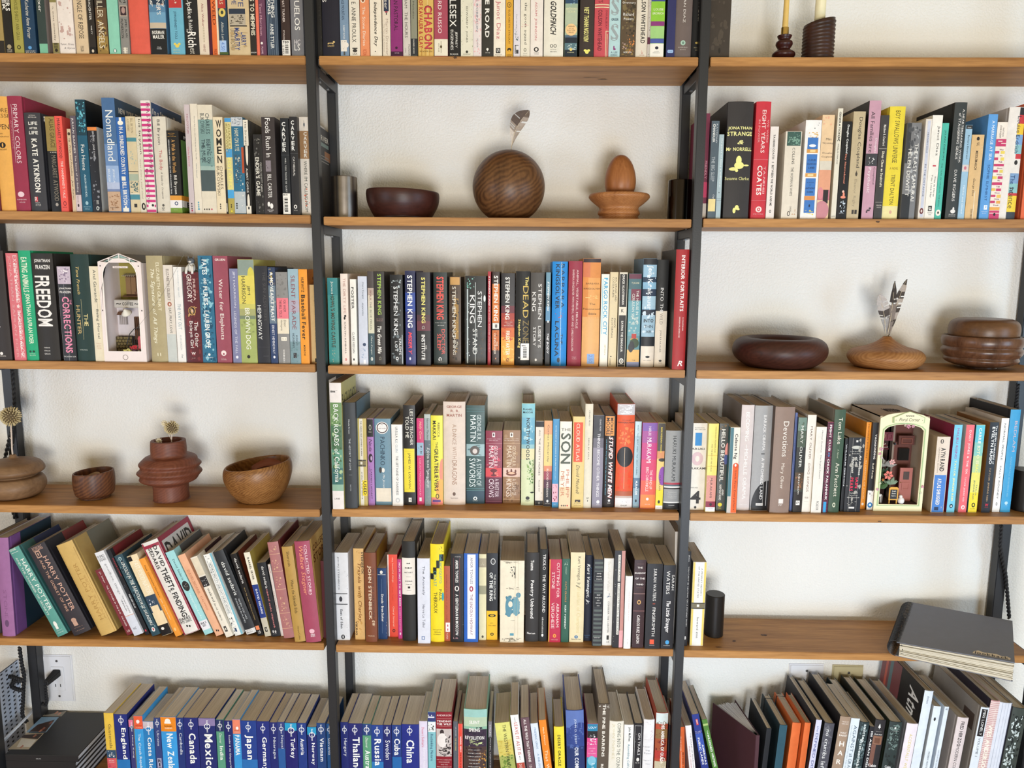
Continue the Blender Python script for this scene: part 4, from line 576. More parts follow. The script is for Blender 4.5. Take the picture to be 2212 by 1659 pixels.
400 490 385|f0ece0|p|white paperback with bold cyan lettering ending in Rock City|D 38a4d0 430 1090 32 82 FARGO ROCK CITY|r 7cc8e4 440 1080 14 22|d c8b888 1200 1320 55 75 SIMON
498 590 362|dfcca4|p|straw coloured paperback with small black lettering, its title ending in Puffs|d 2c2824 420 700 62 84 SEX, DRUGS, AND|d 2c2824 420 655 30 52 COCOA PUFFS|d 2c2824 893 1008 60 82 CHUCK|d 2c2824 893 1118 28 50 KLOSTERMAN|o 1c1a19 1330 1345 25 42|d 4a4238 1360 1440 18 34 SCRIBNER
605 695 365|e6dcc8|p|cream and black block paperback, reading Eating the Dinosaur|r 23201e 385 765 6 94|D f4f0e8 390 738 36 64 CHUCK KLOSTERMAN|H 1c1a19 790 828 32 64 K|r 23201e 862 1455 6 94|D f4f0e8 928 1285 36 62 EATING THE DINOSAUR|o f0ece4 1358 1422 22 78|o 23201e 1372 1408 32 68|o f0ece4 1380 1400 42 58|r b8b0a4 1430 1436 10 90
712 855 380|5c8c94|p|teal paperback with red house on a cliff, reading The House in the Cerulean Sea|r 6a3448 380 440 0 100|r 4a6c74 440 560 0 100|r 7a3448 560 690 20 100|r 6ca4b0 700 1100 0 100|a b8c8c4 850 1100 0 100 20|h f0e4c0 480 504 22 82 TJ KLUNE|d e8e8e0 575 950 62 82 THE HOUSE IN THE|d e8e8e0 612 910 30 50 CERULEAN SEA|r b83c34 1075 1140 34 72|r c8a050 1130 1150 25 85|o 3c4c34 1130 1240 20 95|o 2c2c30 1160 1300 15 60|r e8b86c 1260 1400 0 100|o 2c2c30 1180 1290 10 50|h 2c2c3c 1375 1390 42 70 TOR|r 8c94b8 1400 1465 0 100
872 1025 205|6c90ac|h|plastic wrapped blue mountain photograph hardcover with white tall lettering, reading Into Thin Air|r 24242a 205 278 0 100|r 9cc0d8 278 420 0 100|r 2c4058 420 480 0 100|r 8cb8d4 480 640 0 100|r 2c3c54 560 640 0 100|r a8c8dc 640 790 0 100|r 242c3c 800 860 0 100|r a0c0d4 860 1110 0 100|r 181a20 1110 1220 0 100|a d8e8f4 300 1100 0 100 24|d f8f8f8 285 800 26 72 Jon Krakauer|H 1c2024 905 945 15 88 INTO|h 1c2024 975 1008 20 84 THIN|h 1c2024 1035 1068 32 74 AIR|r ece0d0 1220 1470 0 100|o 1c1a19 1330 1355 35 68|h 6a6058 1380 1390 20 78 VILLARD
1030 1160 218|1b1b1c|h|plastic wrapped black and cream hardcover reading Into the Wild|r e6dac8 812 1475 0 100|d f0f0f0 545 840 36 62 INTO THE|d 8a8278 840 968 36 62 WILD|d 3c3834 1035 1290 38 56 JON KRAKAUER|o 2c2826 1375 1400 40 66|h 2c2826 1408 1418 38 72 VILLARD
1238 1385 100|a8262a|h|tall red hardcover beside the black post, reading Interior Portraits|D f4ece8 168 815 42 70 INTERIOR PORTRAITS|D e8c8c4 885 1045 66 76 A CALIFORNIA|D e8c8c4 880 1120 40 50 DESIGN PILGRIMAGE|G f4e4e0 1388 1448 40 80 R|L 4a4440
#4M
@700 800 5.027
96 218 135 b1510|e8e0dc/c8c078|p|tall white and green landscape paperback reading Back Roads of California|r 6a8c58 350 640 0 100|r 4a7050 600 860 0 100|r 5c9078 860 1060 0 100|r 3c6c68 1060 1240 0 100|r 8cae98 1240 1310 0 100|a 3c5c38 380 1240 0 100 44|a a8c090 360 1200 0 100 26|J 1c1a19 220 242 5 70 Sunset|d f8f8f4 370 1215 28 70 BACK ROADS of California|h 3c3836 1385 1402 18 65 LANE|Q c8c078 0 100 0 100|q 2c2a20 9 18 5 95 BACK ROADS
230 368 350 b1495|34373b|h|dark grey hardcover with tiny pale lettering The History of Love|d c8ccd0 535 690 42 54 Nicole Krauss|d c8ccd0 740 1085 42 56 THE HISTORY OF LOVE|d a8acb0 1240 1310 44 54 NORTON|r a8acb0 1135 1137 38 64|Q 5c7888 0 100 0 100
378 474 522 b1468|c8b468|p|white striped yellow paperback with an orange used sticker|r f0e8d8 522 1468 20 60|D 2c2824 550 930 34 48 THE UNBEARABLE LIGHTNESS OF BEING|r 4c4438 970 1045 0 90|r 8a7c58 985 1030 0 90|r f0e8d8 992 1022 24 50|d 4a4438 1105 1400 32 50 milan kundera|r f4d820 1195 1360 45 100|D 2c2410 1205 1350 55 92 USED
484 552 524 b1462|a878b8|p|purple paperback with a black top, beside the used sticker spine|r 1c1a1c 528 722 0 96|o a8a498 590 650 28 68|o 1c1a1c 600 640 36 60|G c8c0b0 662 675 22 70 Classics|r c8b8b8 528 530 4 94|j 3c2444 745 880 25 72 Nada|o 2c1c2c 905 1000 15 82|o b89cc0 930 980 45 75|d 2c1c34 1070 1395 42 64 CARMEN LAFORET|d 5c3c6c 1040 1420 18 28 A NEW TRANSLATION BY EDITH GROSSMAN
562 736 524 b1458|6c8ea0|p|steel blue paperback with a round white seal, reading Pachinko|o f4ece8 558 690 10 86|o 3c2c30 566 682 14 82|o f4ece8 576 672 20 76|h 3c3434 584 596 40 56 10|h 3c3434 612 618 28 70 The New York Times|H 3c3434 628 638 26 72 BOOK REVIEW|d 24384c 722 1030 34 62 PACHINKO|o e8e4dc 1060 1110 40 60|o 3c3c3c 1050 1115 24 42|j e8e8e4 1130 1275 44 60 Min Jin Lee|r e8dcc8 1278 1425 4 98
744 858 588 b1470|efebe6|p|white paperback with sparse black spine lettering on Darkness|d 9aa8b4 755 890 36 58 LE GUIN|d 4a4c50 615 770 36 58 URSULA K.|d 3c3c40 928 1355 38 60 THE LEFT HAND OF DARKNESS|o c8c8c8 1385 1435 30 72|o efebe6 1398 1428 40 62
872 998 378 b1460|1d1a1a|p|black paperback with a large yellow panel, reading Lies My Teacher Told Me|d f0ece0 420 812 56 82 LIES MY TEACHER|d f0ece0 500 735 18 46 TOLD ME|r ecd83c 850 1322 2 92|r c8b42c 880 882 10 84|r c8b42c 1290 1292 10 84|d 2c2814 898 1280 34 58 JAMES W. LOEWEN|r e8e4dc 1382 1430 38 64|d 1c1a19 1388 1422 44 58 T
1014 1090 520 b1455|d83c78|p|hot pink paperback with a small goddess picture, reading Holy Cow|j f8d8b0 555 750 32 70 Holy Cow|r 9cc0d8 785 925 0 95|a 4c3c40 790 920 15 85 18|a c89870 800 920 20 80 8|d f0b8c8 950 1360 34 54 SARAH MACDONALD|r f0e8e8 1380 1420 30 62
1096 1162 475 b1470|7c8a8c|p|slim grey river photograph paperback, its title ending in Through It|r b8c0bc 475 520 0 100|r 9aa8a8 520 760 0 100|r 5c6c74 760 900 0 100|r 4c5454 900 1200 0 100|a 8a9090 1180 1470 0 100 40|a a8b0b0 800 1300 0 100 24|d 2c3434 520 755 40 72 Norman Maclean|d f0f0ec 838 1275 40 70 A RIVER RUNS THROUGH IT
1166 1292 490 b1460|f0e448|p|yellow paperback with coral and purple foot stripes, reading The Great Believers|o f09078 960 1240 70 120|r f08c78 1380 1460 0 100|o f0b058 1180 1420 40 120|r e87888 1420 1460 0 60|r 6c4c8c 1405 1432 10 80|d 3c3420 570 725 56 76 REBECCA|D 2c2818 548 750 16 44 MAKKAI|d 2c2818 778 845 38 58 THE|D 2c2818 850 1035 28 62 GREAT|D 3c1c24 1040 1312 28 62 BELIEVERS|o 5c5428 1340 1395 36 68|o f0c858 1350 1385 44 60
@920 830 5.531
212 470 208 b1438|e0cfc2/cdbdae|h|thick pale beige hardcover with faded rust lettering, its title ending in Dragons|H 9a5848 255 285 16 84 GEORGE|H 9a5848 305 335 34 74 R. R.|H 9a5848 355 388 16 84 MARTIN|d b09078 478 520 42 60 A|d a88468 535 620 42 60 DA|d b0907c 620 890 42 60 NCE WITH|d a07860 910 1200 40 62 DRAGONS|o 6c5448 1290 1332 42 56|h 8a7464 1350 1368 34 66 bantam
484 700 250 b1425|30504f|p|fat teal paperback with a silver helmet picture|r 50787c 292 298 0 100|r 50787c 322 328 0 100|d d8e4e4 365 672 58 80 GEORGE R.R.|d e8f0f0 370 685 22 52 MARTIN|r 9cb8bc 716 858 0 100|a 5c7c80 720 856 0 100 16|o 5c5450 735 850 20 72|o d8ccc8 770 830 34 60|d d8e4e4 890 1215 56 82 A STORM OF|d e8f0f0 885 1225 16 50 SWORDS|r 6c9ca4 1245 1250 0 100|r 6c9ca4 1268 1273 0 100|r 2c4858 1275 1425 0 100|o f0f4f4 1342 1385 38 60|o 2c4858 1352 1376 44 54|h c8d4d4 1388 1396 36 62 BANTAM
712 908 555 b1425|8c2440|m|short maroon mass market paperback with a glowing red goblet|r 5c2038 1120 1425 0 100|a c84860 700 1100 0 100 20|r f0e8e8 578 632 40 56|o 3c2430 586 622 44 52|h f0c8d0 650 658 8 90 #1 NEW YORK TIMES|h f0c8d0 668 676 22 74 BESTSELLER|r c88c94 705 710 0 100|d f4dce0 735 990 50 72 GEORGE R.R.|d f8e4e8 735 995 20 48 MARTIN|r d84850 1000 1105 0 96|a f0a890 1010 1100 20 80 12|o 6c1c28 1010 1055 28 70|r 6c1c28 1050 1080 44 54|o 6c1c28 1075 1100 32 66|d f0d8e0 1130 1345 56 80 A FEAST FOR|d f4e0e8 1130 1350 20 50 CROWS|r a8687c 1395 1400 0 100
918 1122 548 b1420|9c7450|m|short tan mass market paperback with a golden crown picture|a b08c68 560 1420 0 100 36|a 7c5838 1150 1420 0 100 30|r f0ece4 578 632 40 58|o 4c3424 586 622 45 53|h f0e0d0 648 656 8 92 #1 NEW YORK TIMES|h f0e0d0 668 676 8 92 BESTSELLING AUTHOR|r d8b898 705 710 0 100|d e8d4b8 735 985 54 74 GEORGE R.R.|d f0dcc4 735 990 22 50 MARTIN|r e8c8b8 1000 1105 0 100|o 7c4430 1045 1095 18 80|o 6c3420 1020 1060 20 30|o 6c3420 1010 1060 44 54|o 6c3420 1020 1060 68 78|o f0c0a0 1050 1075 30 70|d e8d4c0 1130 1325 54 78 A CLASH OF|d f0dccc 1130 1345 20 50 KINGS|r d8b898 1372 1377 0 100
1135 1290 228 b1448|d9e0b8|h|turquoise to cream hardcover with a pine tree, reading North Woods|r 8cc8d4 228 420 0 100|r 7cb8d0 400 560 0 100|r 68a8c4 560 740 0 100|r 98c4cc 720 770 0 100|r e4dcb0 770 900 0 100|a b8dce4 420 720 0 100 20|H 24343c 290 312 10 82 DANIEL|H 24343c 325 348 10 82 MASON|D 1c2428 402 905 36 62 NORTH WOODS|a 4c7838 900 1200 55 100 46|a 88a858 940 1150 40 100 26|r 4c4c30 900 1300 92 95|o 24281c 1285 1305 70 100|o 2c2c28 1340 1380 36 66|h 4c4c3c 1385 1400 36 66 RANDOM
@1140 830 5.5304
85 182 440 b1450|e9dfd2|p|cream paperback with black ends, its title ending in Pretty Horses|r 1c1a1c 440 512 0 100|r 1c1a1c 1390 1450 0 100|d 2c2a28 545 1090 38 58 ALL THE PRETTY HORSES|d 3c3a38 1145 1285 40 56 McCARTHY|o 8a8884 1405 1435 40 60|a 3c3a38 1290 1380 65 95 8
185 280 435 b1465|ecc47c|p|desert sunset paperback fading to black, its title ending in Meridian|r f0a878 435 600 0 100|r ecd084 600 980 0 100|r e08c68 975 1040 0 100|r a04454 1040 1140 0 100|r 54283c 1140 1240 0 100|r 241c20 1240 1465 0 100|d 3c342c 485 930 36 62 Cormac McCarthy|d f4e8e0 1010 1345 36 58 BLOOD MERIDIAN|o f0ece4 1380 1412 38 64|h e8e0d8 1422 1430 20 80 VINTAGE
288 362 415 b1475|3a90c4|p|slim blue paperback with a pink price sticker|d d8ecf4 495 1040 38 56 IN THE EVENT OF A CHANCE OF IMAGINATION|d a8d4e8 1055 1140 38 54 EGGERS|r f0b8c8 1190 1410 -5 92|a 8c2c4c 1200 1400 10 85 26|h d8e8f0 1430 1438 25 60 VINTAGE
370 508 445 b1490|efe4d6|p|cream paperback with striped olive letters, reading The Son|r ecd0a8 1230 1490 0 100|h 4c5044 525 560 10 92 THE|D 4c5444 585 950 8 94 SON|d c87c5c 1020 1355 58 84 PHILIPP|d c8805c 1040 1340 14 44 MEYER|o 3c2824 1440 1460 18 28|o 3c2824 1440 1460 34 44|o 3c2824 1440 1460 50 60|o c84838 1440 1460 66 80
522 662 385 b1480|e2c67c|p|gold paperback with a bright orange panel, reading Cloud Atlas|r e8502c 455 928 8 84|d f8e4cc 470 915 30 58 CLOUD ATLAS|j 4c3c24 965 1310 34 62 David Mitchell|r 3c2c1c 1380 1410 28 74|o e2c67c 1395 1425 40 52|h 4c3c24 1415 1425 20 78 ATRIA|h 4c3c24 1440 1450 20 82 Random House
664 754 235 b1482|e4dcc8|h|tall slim cream hardcover reading Kissa by Kissa|d 2c2824 312 500 46 64 CRAIG MOD|d 2c2824 645 900 44 60 KISSA BY KISSA|h 2c2824 1352 1372 36 72 SP|h 2c2824 1385 1402 48 58 1
764 886 370 b1480|8d8696|p|grey mauve paperback with a dark top, reading Things Become Other Things|r 34343a 370 645 0 100|r 6c6874 645 760 0 100|d d8d4d8 415 560 58 72 CRAIG MOD|d f0ecf0 588 1345 40 66 THINGS BECOME OTHER THINGS|o f0ecf0 1385 1425 44 74|h e0dce4 1430 1445 46 74 RANDOM
892 1028 372 b1472|241a1b|h|dark hardcover with bold slanted white letters and an orange label at its top|r f0a058 382 615 8 86|D 241a1b 400 605 50 76 MICHAEL|D 241a1b 400 605 16 46 MOORE|J d83c30 628 1365 44 80 STUPID WHITE MEN|J f8f4f0 625 1360 42 78 STUPID WHITE MEN|J 78c8e0 660 1325 16 26 and Other Sorry Excuses for the State of the Nation!|o f0ece8 1375 1405 46 66|h c8c0bc 1412 1430 44 68 REGAN
1040 1245 235 b1480|e0582c|h|orange hardcover with a huge black disc and shiny silver top|r c8c4c8 235 368 0 100|a f4f4f8 245 365 5 95 40|h 3c2c28 425 435 30 80 STORIES|H 3c2c28 450 468 4 98 CONVERSATIONS|a f08040 480 740 0 100 30|a e84820 980 1330 0 100 30|a f8a868 480 740 35 65 12|o 181418 745 990 4 96|r e8c8a8 760 1250 47 49|r b86040 1280 1340 0 100|r c8b4ac 1335 1365 0 100|r ece8e8 1360 1480 0 100|a 2c2826 1395 1420 36 72 6|H 2c2826 1440 1458 34 70 KNOPF
@1320 830 5.531
256 332 445 b1478|a8c4d0|p|slim sky blue paperback with a dark foot picture, title ending in Running|r c4dce4 445 620 0 100|r 5c7c98 1120 1240 0 100|r 88a8b8 1240 1478 0 100|a 3c5c78 1120 1260 0 100 14|d 3c5460 485 1085 36 58 WHAT I TALK ABOUT WHEN I TALK ABOUT RUNNING|D f0f4f8 1155 1320 30 66 MURAKAMI|o 1c2428 1375 1412 34 62|h e0e8ec 1440 1450 20 80 VINTAGE
345 524 460 b1490|d03c78|p|purple to pink to orange paperback, its title ending in Chronicle|r 8058a8 460 600 0 100|r a84c98 560 720 0 100|r c83c84 700 900 0 100|r d84470 900 1150 0 100|r e4604c 1150 1320 0 100|r ec8840 1320 1490 0 100|d f4e4ec 505 615 40 58 HARUKI|d f8ecf0 640 940 32 62 MURAKAMI|d f8e4e0 1025 1255 58 74 THE WIND-UP|d f8e4e0 990 1280 32 50 BIRD CHRONICLE|a f4c8d8 480 1000 68 74 24|o f4ece8 1355 1388 38 56|h f4d8c8 1430 1438 30 66 VINTAGE
526 612 462 b1500|ecca70|p|yellow paperback with a brown top and purple half disc|r 3c342c 462 800 0 100|r d8905c 800 890 0 100|o 2c2420 885 925 20 120|r ecc878 925 1030 0 100|o 8c48a8 985 1210 30 140|D ecd040 515 820 38 60 NORWEGIAN WOOD|r ecd82c 1260 1450 0 100|d 5c3c24 1090 1270 38 62 MURAKAMI|o 1c1a18 1385 1425 30 62|r f0ece8 1450 1500 0 100|h 8a8680 1465 1474 15 85 VINTAGE
622 822 555 b1500|a0a2a4|h|silver hardcover with black lettering and red and black foot stripes, beside the black post|d 1c2024 618 1160 42 64 HARUKI MURAKAMI|r b83c50 1178 1200 0 100|r 5c6c78 1200 1220 0 100|r f0f0f0 1220 1238 0 100|r 2c2426 1238 1255 0 100|h f4f4f4 1285 1294 25 78 Colorless|h f4f4f4 1308 1317 22 80 Tsukuru Tazaki|h f4f4f4 1332 1341 24 80 and His Years|h f4f4f4 1354 1363 28 76 of Pilgrimage|r f0f0f0 1405 1420 0 100|r 1c1a1c 1420 1500 0 100|H e8e8e8 1442 1452 32 66 KNOPF
#4R
860 1112 465 b1510|eee6da|p|white paperback half hidden by the black post, with a blue numeral 1 and black 4|h 3c3632 515 526 40 88 NATIONAL|h 3c3632 535 546 40 92 BESTSELLER|H 2c8cd0 580 735 44 76 1|H 3c3632 760 785 15 90 HARUKI|o e0c0c4 810 970 30 86|o eee6da 855 925 48 68|H 3c3632 992 1018 5 100 MURAKAMI|h 5c5650 1230 1242 32 66 VINTAGE|H 2c2826 1275 1425 32 82 4|o 2c2826 1455 1485 52 64
1118 1238 470 b1522|eedc74|p|yellow paperback with a pink foot block and crimson band|d 6c5c34 508 820 66 78 HARD-BOILED WONDERLAND|d 6c5c34 715 1045 34 46 AND THE END OF THE WORLD|r c8a030 850 853 0 100|r c8a030 980 983 0 100|r d89488 1090 1400 0 100|a e8c0b0 1120 1220 0 60 10|d 3c2c30 1120 1355 38 60 MURAKAMI|r 8c2440 1400 1468 0 100|o 2c1c20 1418 1455 40 66|r ece8e8 1468 1522 0 100|h 5c88b0 1482 1490 30 80 VINTAGE
1250 1360 470 b1508|4a4a44|p|dark floral paperback with white letters, reading Hello Beautiful|a 8c6c40 470 560 0 100 14|o f0988c 700 900 70 130|o 50588c 840 960 60 110|a 5c3c34 600 1500 0 100 26|a 2c4c54 1100 1250 10 90 14|D f8f4ec 538 1160 24 66 HELLO BEAUTIFUL|D f0ece4 1255 1325 60 78 ANN|D f0ece4 1200 1385 26 52 NAPOLITANO|o ecd838 1415 1462 20 66|h c8b838 1470 1490 26 62 DIAL
@1540 840 5.531
158 276 460 b1480|efe6d8|p|white and orange paperback reading Little Fires Everywhere|r 3c707c 460 1300 0 34|r c8c0b8 1285 1480 0 38|D 2c3438 538 840 40 80 Celeste Ng|r f06428 915 1480 40 100|o e05828 885 950 42 100|o f4f0ec 895 930 58 78|d 3c2c28 978 1450 58 84 Little Fires Everywhere|Q 3c707c 0 100 0 100
284 432 192 b1448|d9ccca/7d736c|h|pale mauve hardcover with white letters, reading Becoming|d f8f4f2 278 625 36 64 BECOMING|d f8f4f2 665 710 48 52 -|d f8f4f2 720 1318 36 64 MICHELLE OBAMA|h f0ecea 1378 1390 22 80 CROWN
440 656 200 b1450|a5a4a5/2c2a2c|h|grey hardcover with a black swoosh at its foot, reading A Promised Land|o 1f1d1e 1100 1720 6 190|r 1f1d1e 1400 1450 8 100|d f4f0ee 315 735 50 66 BARACK OBAMA|r 3c3a3c 772 782 46 66|d f4f0ee 825 1320 50 66 A PROMISED LAND|r e8e4e0 1365 1395 32 72|h 2c2a2c 1374 1386 36 68 CROWN
672 908 215 b1480|8f786c/5c4c44|h|thick dusty brown hardcover with white serif letters, reading Devotions|d f0e8e0 390 810 44 72 Devotions|d e8dcd0 890 1195 40 62 Mary Oliver|r e8e0dc 1315 1370 42 66|h e8e0dc 1380 1400 44 62 PP|a b89478 600 1000 72 92 8
912 944 285 b1460|5c6ca4|p|very slim cornflower blue booklet pressed against the dusty brown hardcover|d 3c4c84 400 1000 30 60 OLIVER POEMS
946 1052 340 b1472|3c4038|p|dark woodland paperback with italic title Upstream|r 70887c 340 520 0 100|r 4c5848 500 700 0 100|r 2c2c28 700 1000 0 100|r 54402c 1000 1200 0 100|r 28201c 1230 1472 0 100|a 5c6c5c 360 700 0 100 20|a 8c5c38 1000 1240 0 100 18|d f0f0e8 440 940 36 66 MARY OLIVER|j f4f0e8 1015 1260 34 62 Upstream|r ece8e4 1335 1388 30 76|h 2c2826 1348 1376 38 68 P
1060 1162 310 b1472|ece4da|p|cream paperback with brown lettering Dog Songs|d 6c5044 448 840 40 64 MARY OLIVER|d 7c5c4c 893 1230 38 62 DOG SONGS|h 8a7c74 1290 1310 25 66 PENGUIN|r a89c94 1345 1347 20 70
1168 1290 455 b1480|e9e4dc/b8a888|p|white paperback with small serif lettering, its title ending in Patient|d 4c4a48 500 1075 52 66 Michael Ondaatje  The English Patient|d 3c3a38 1340 1450 46 70 PICADOR|L b8a888
1298 1366 395 b1478|7c2848|p|burgundy pinstriped paperback with white letters, reading Fight Club|z 341c2c 400 1478 0 100 60|D f8f0f0 430 745 38 74 FIGHT CLUB|D 5c98d8 760 815 38 72 >>|D f8f0f0 838 1328 36 72 CHUCK PALAHNIUK|r 38a0d8 1350 1475 20 70|L 2c2420
@1770 840 5.53
104 232 248 b1476|3c5440|h|forest green hardcover with large cream serif letters|d f0e8d8 345 660 38 72 Tom Lake|j c0c8b0 720 830 44 58 A Novel|d f0e8d8 885 1285 38 72 Ann Patchett|o d8d8c0 1358 1415 34 62|o 3c5440 1372 1402 42 54|r 6c8068 250 1470 60 61|L 8a8478
246 286 590 b1465|1c1c20|p|slim black battered spine squeezed between the forest green hardcover and striped mass market|D d8d8dc 660 1160 35 70 WILLIAM GIBSON
288 484 580 b1470|23242a|m|creased black mass market paperback with red and white lettering|r e0dcd8 615 638 44 56|o c8c8c0 680 720 20 80|h e8e4dc 745 752 14 86 In the Bad Dream|h e8e4dc 770 778 26 72 Invader|J f0ece4 790 1030 70 84 An Instance|J f0ece4 815 930 48 62 of the|J f0ece4 815 1005 24 42 Fingerpost|D e02c50 1060 1185 56 74 IAIN|D e02c50 1060 1220 24 44 PEARS|h f0ece4 1240 1252 30 76 Splendid|h f0ece4 1268 1278 30 76 & Powerful|H f0ece4 1292 1304 14 90 Chocolate Book|a b0acA4 1340 1395 10 92 10|r e8e4e0 1408 1428 28 62|r d8d4d0 590 1465 24 25|r c8c4c0 590 1465 72 73|a a8a49c 590 1465 0 100 16
486 550 398 b1435|f0952c|p|orange paperback, its pale title ending in Food|d 6c3c10 420 825 34 60 MICHAEL POLLAN|d f8d8a8 855 1315 36 62 IN DEFENSE OF FOOD|o f4e8d8 1360 1390 20 70
552 640 402 b1448|222022|p|black paperback with a blue globe at its white foot, reading Vagabonding|D f8f4f0 545 840 42 70 VAGABONDING|D e8dcc8 890 1070 36 60 Rolf Potts|r f0ece8 1215 1448 0 100|a 2c2826 1190 1290 0 100 14|o 2c78b8 1355 1420 10 84|o d8ecf8 1372 1400 32 66
@1960 840 5.532
278 432 572 b1478|e4d4c4/b49c7c|m|worn pale mass market paperback with a bright blue lower half|o 4c4440 600 655 26 50|r e4d4c4 610 645 34 42|D 2c2826 705 985 36 72 AYN RAND|d 8a7c74 700 1000 18 26 CENTENNIAL EDITION|r 4c84d0 1030 1478 6 96|D f4ece0 1070 1385 30 60 ATLAS SHRUGGED|r 2c3c5c 1410 1450 24 56|a d8c098 1380 1478 70 100 10|L b49c7c
466 560 430 b1478|78c8e4|p|light blue paperback reading Malibu Rising in magenta|d a8348c 470 835 36 64 MALIBU RISING|D f4e8a0 855 1340 36 66 TAYLOR JENKINS REID|o 244c5c 1375 1425 30 74|o f4f0ec 1390 1412 44 62|L 8c2444
606 702 430 b1478|ea6c74|p|coral pink paperback, its spine title ending in The Six|d f8ecec 495 1020 34 66 DAISY JONES & THE SIX|d f8dce0 1050 1350 34 58 TAYLOR JENKINS REID|o f8ecec 1390 1440 32 76|o ea6c74 1402 1430 44 66|L c8bcb0
722 826 430 b1480|e0dc84|p|blue to yellow paperback, its spine title ending in Is Back|r 5cc0d4 430 640 0 100|r 88c8c0 640 820 0 100|r bcd49c 800 1000 0 100|r e8e070 1000 1250 0 100|r f4dc38 1240 1480 0 100|D f8f4e8 470 700 34 66 CARRIE S|D f8f0c0 690 900 34 66 OTO IS|D f4ec78 905 1035 34 66 BACK|d 2c5c6c 1145 1275 60 76 TAYLOR|d 2c5c6c 1090 1330 28 48 JENKINS REID|o 24241c 1360 1415 34 74|o f4dc38 1372 1402 44 64|h 3c3820 1428 1436 24 74 BALLANTINE|L 3c6878
880 985 398 b1482|24262c/8a5c30|p|dark navy paperback with stacked white bold lettering about Husbands|D f8f8f8 440 900 70 86 The SEVEN HUSBANDS of|D f8f8f8 455 900 30 62 EVELYN HUGO|d c8a478 945 1345 38 60 TAYLOR JENKINS REID|H e02c48 1372 1405 36 72 W|h d83c50 1412 1420 34 74 ATRIA|L 8a5c30
1012 1100 350 b1476|f0eeec|p|white paperback with spaced black capitals Normal People|d 2c2c2c 415 850 40 62 NORMAL PEOPLE|d 2c2c2c 920 1315 40 60 SALLY ROONEY|o 8a8884 1355 1395 38 60|o f0eeec 1366 1384 44 54|L d8ccbc
1112 1230 248 b1478|3fa0d4/24242a|h|bright blue hardcover with silvery letters, reading Bedlam|d d0b8c0 385 750 48 76 BEDLAM|d 88c0dc 815 1290 42 56 KENNETH PAUL ROSENBERG MD|o b8dcec 1345 1385 32 64|h a8d0e4 1392 1402 36 66 AVERY|L 1c1c20
#5L
@0 1090 4.879
-80 12 345 b1388 t-130|3a3436|h|dark hardcover cut by the picture edge, leaning before the lilac one
22 158 350 b1388 t-60|a06c9c/7a508c|h|thick lilac hardcover with a navy front cover, leaning at the shelf's end|d 8c5c88 900 1200 35 60 STONE|o 6c4c70 1215 1290 30 62|r 8c5c88 1330 1332 20 80|Q 7a508c 0 100 0 26|Q 1c3444 0 100 26 100
602 712 484 b1400 t80|5c9c92/3c6c6c|h|teal green hardcover with white lettering, leaning on the lilac one|h f0f0e8 462 490 10 70 ROWLING|r e8ece4 505 508 10 80|d f4f4ec 575 1110 56 88 HARRY POTTER|d e8f0e8 560 1165 24 42 AND THE CHAMBER OF SECRETS|o f0f0e8 1230 1290 30 60|r f0f0e8 1265 1310 32 56|h d8e8e0 1318 1326 22 80 ARTHUR A.|h d8e8e0 1340 1348 22 80 LEVINE|Q 2c3c74 0 100 34 100
776 958 470 b1392 t278|38343a/24242c|h|black hardcover with rose gold lettering, leaning on the teal green one|h c8a08c 440 480 26 80 ROWLING|r b89080 478 481 26 82|r c8a08c 490 560 30 58|r 38343a 500 550 35 53|o c8a08c 510 540 40 48|d e0b09c 545 1110 58 80 HARRY POTTER|d d8a890 585 1125 32 46 AND THE GOBLET OF FIRE|o c8a08c 1195 1240 30 58|r c8a08c 1225 1275 32 56|h a88878 1285 1292 24 76 ARTHUR A.|h a88878 1315 1322 24 76 LEVINE|Q 8c2c28 0 100 42 100
1062 1228 440 b1392 t585|d2ae68/b89858|h|worn mustard yellow hardcover with faded embossed lettering|s b48c4c 1210 620 42 66 HARRY POTTER|s bc9454 1200 740 70 82 AND THE ORDER|r a8803c 450 1390 4 6|r a8803c 450 1390 90 92|Q 6c6858 0 100 36 100
@190 1100 5.184
440 512 690 b1415 t78|7c3038|m|thin maroon mass market paperback wedged beside the mustard hardcover|d f4e4e0 700 1310 40 66 J.D. Salinger · THE CATCHER IN THE RYE · SALINGER|r b06068 700 1400 20 22|r b06068 700 1400 82 84|h f0d8d4 1350 1372 30 70 LB
520 626 495 b1422 t72|e6e6ea|p|white paperback with grey lowercase letters, reading goodbye, things|h 2c2c30 515 545 12 84 FUMIO|h 2c2c30 548 580 14 84 SASAKI|d 8a8c90 610 950 44 72 goodbye, things|d 3c3c40 970 1160 62 76 THE NEW JAPANESE|d 3c3c40 1015 1140 38 52 MINIMALISM|r d89a80 1185 1190 0 100|r d8dce8 1195 1422 0 100|h 2c2c30 1320 1345 26 62 NC
640 688 460 b1410 t192|24252a|p|black paperback with red lettering near its top|D b82c3c 548 750 52 84 MARJANE SATRAPI|D d8d8d8 955 1105 40 72 PERSEPOLIS|a 4c5468 760 1300 10 80 14|o c83c4c 1345 1370 30 66|Q 7c1c24 0 30 8 100
722 810 530 b1425 t292|33505c|p|blue night sky paperback with brushed white lettering|a 6c8c94 540 1400 0 100 40|a 1c2c38 540 1400 0 100 40|o a8c0c4 535 575 36 72|o 33505c 543 567 46 62|j f4f4ec 590 975 42 82 LINCOLN IN THE BARDO|j f0f0e8 975 1300 40 74 GEORGE SAUNDERS|o f0ece8 1320 1368 30 68|o b83c44 1330 1358 40 58
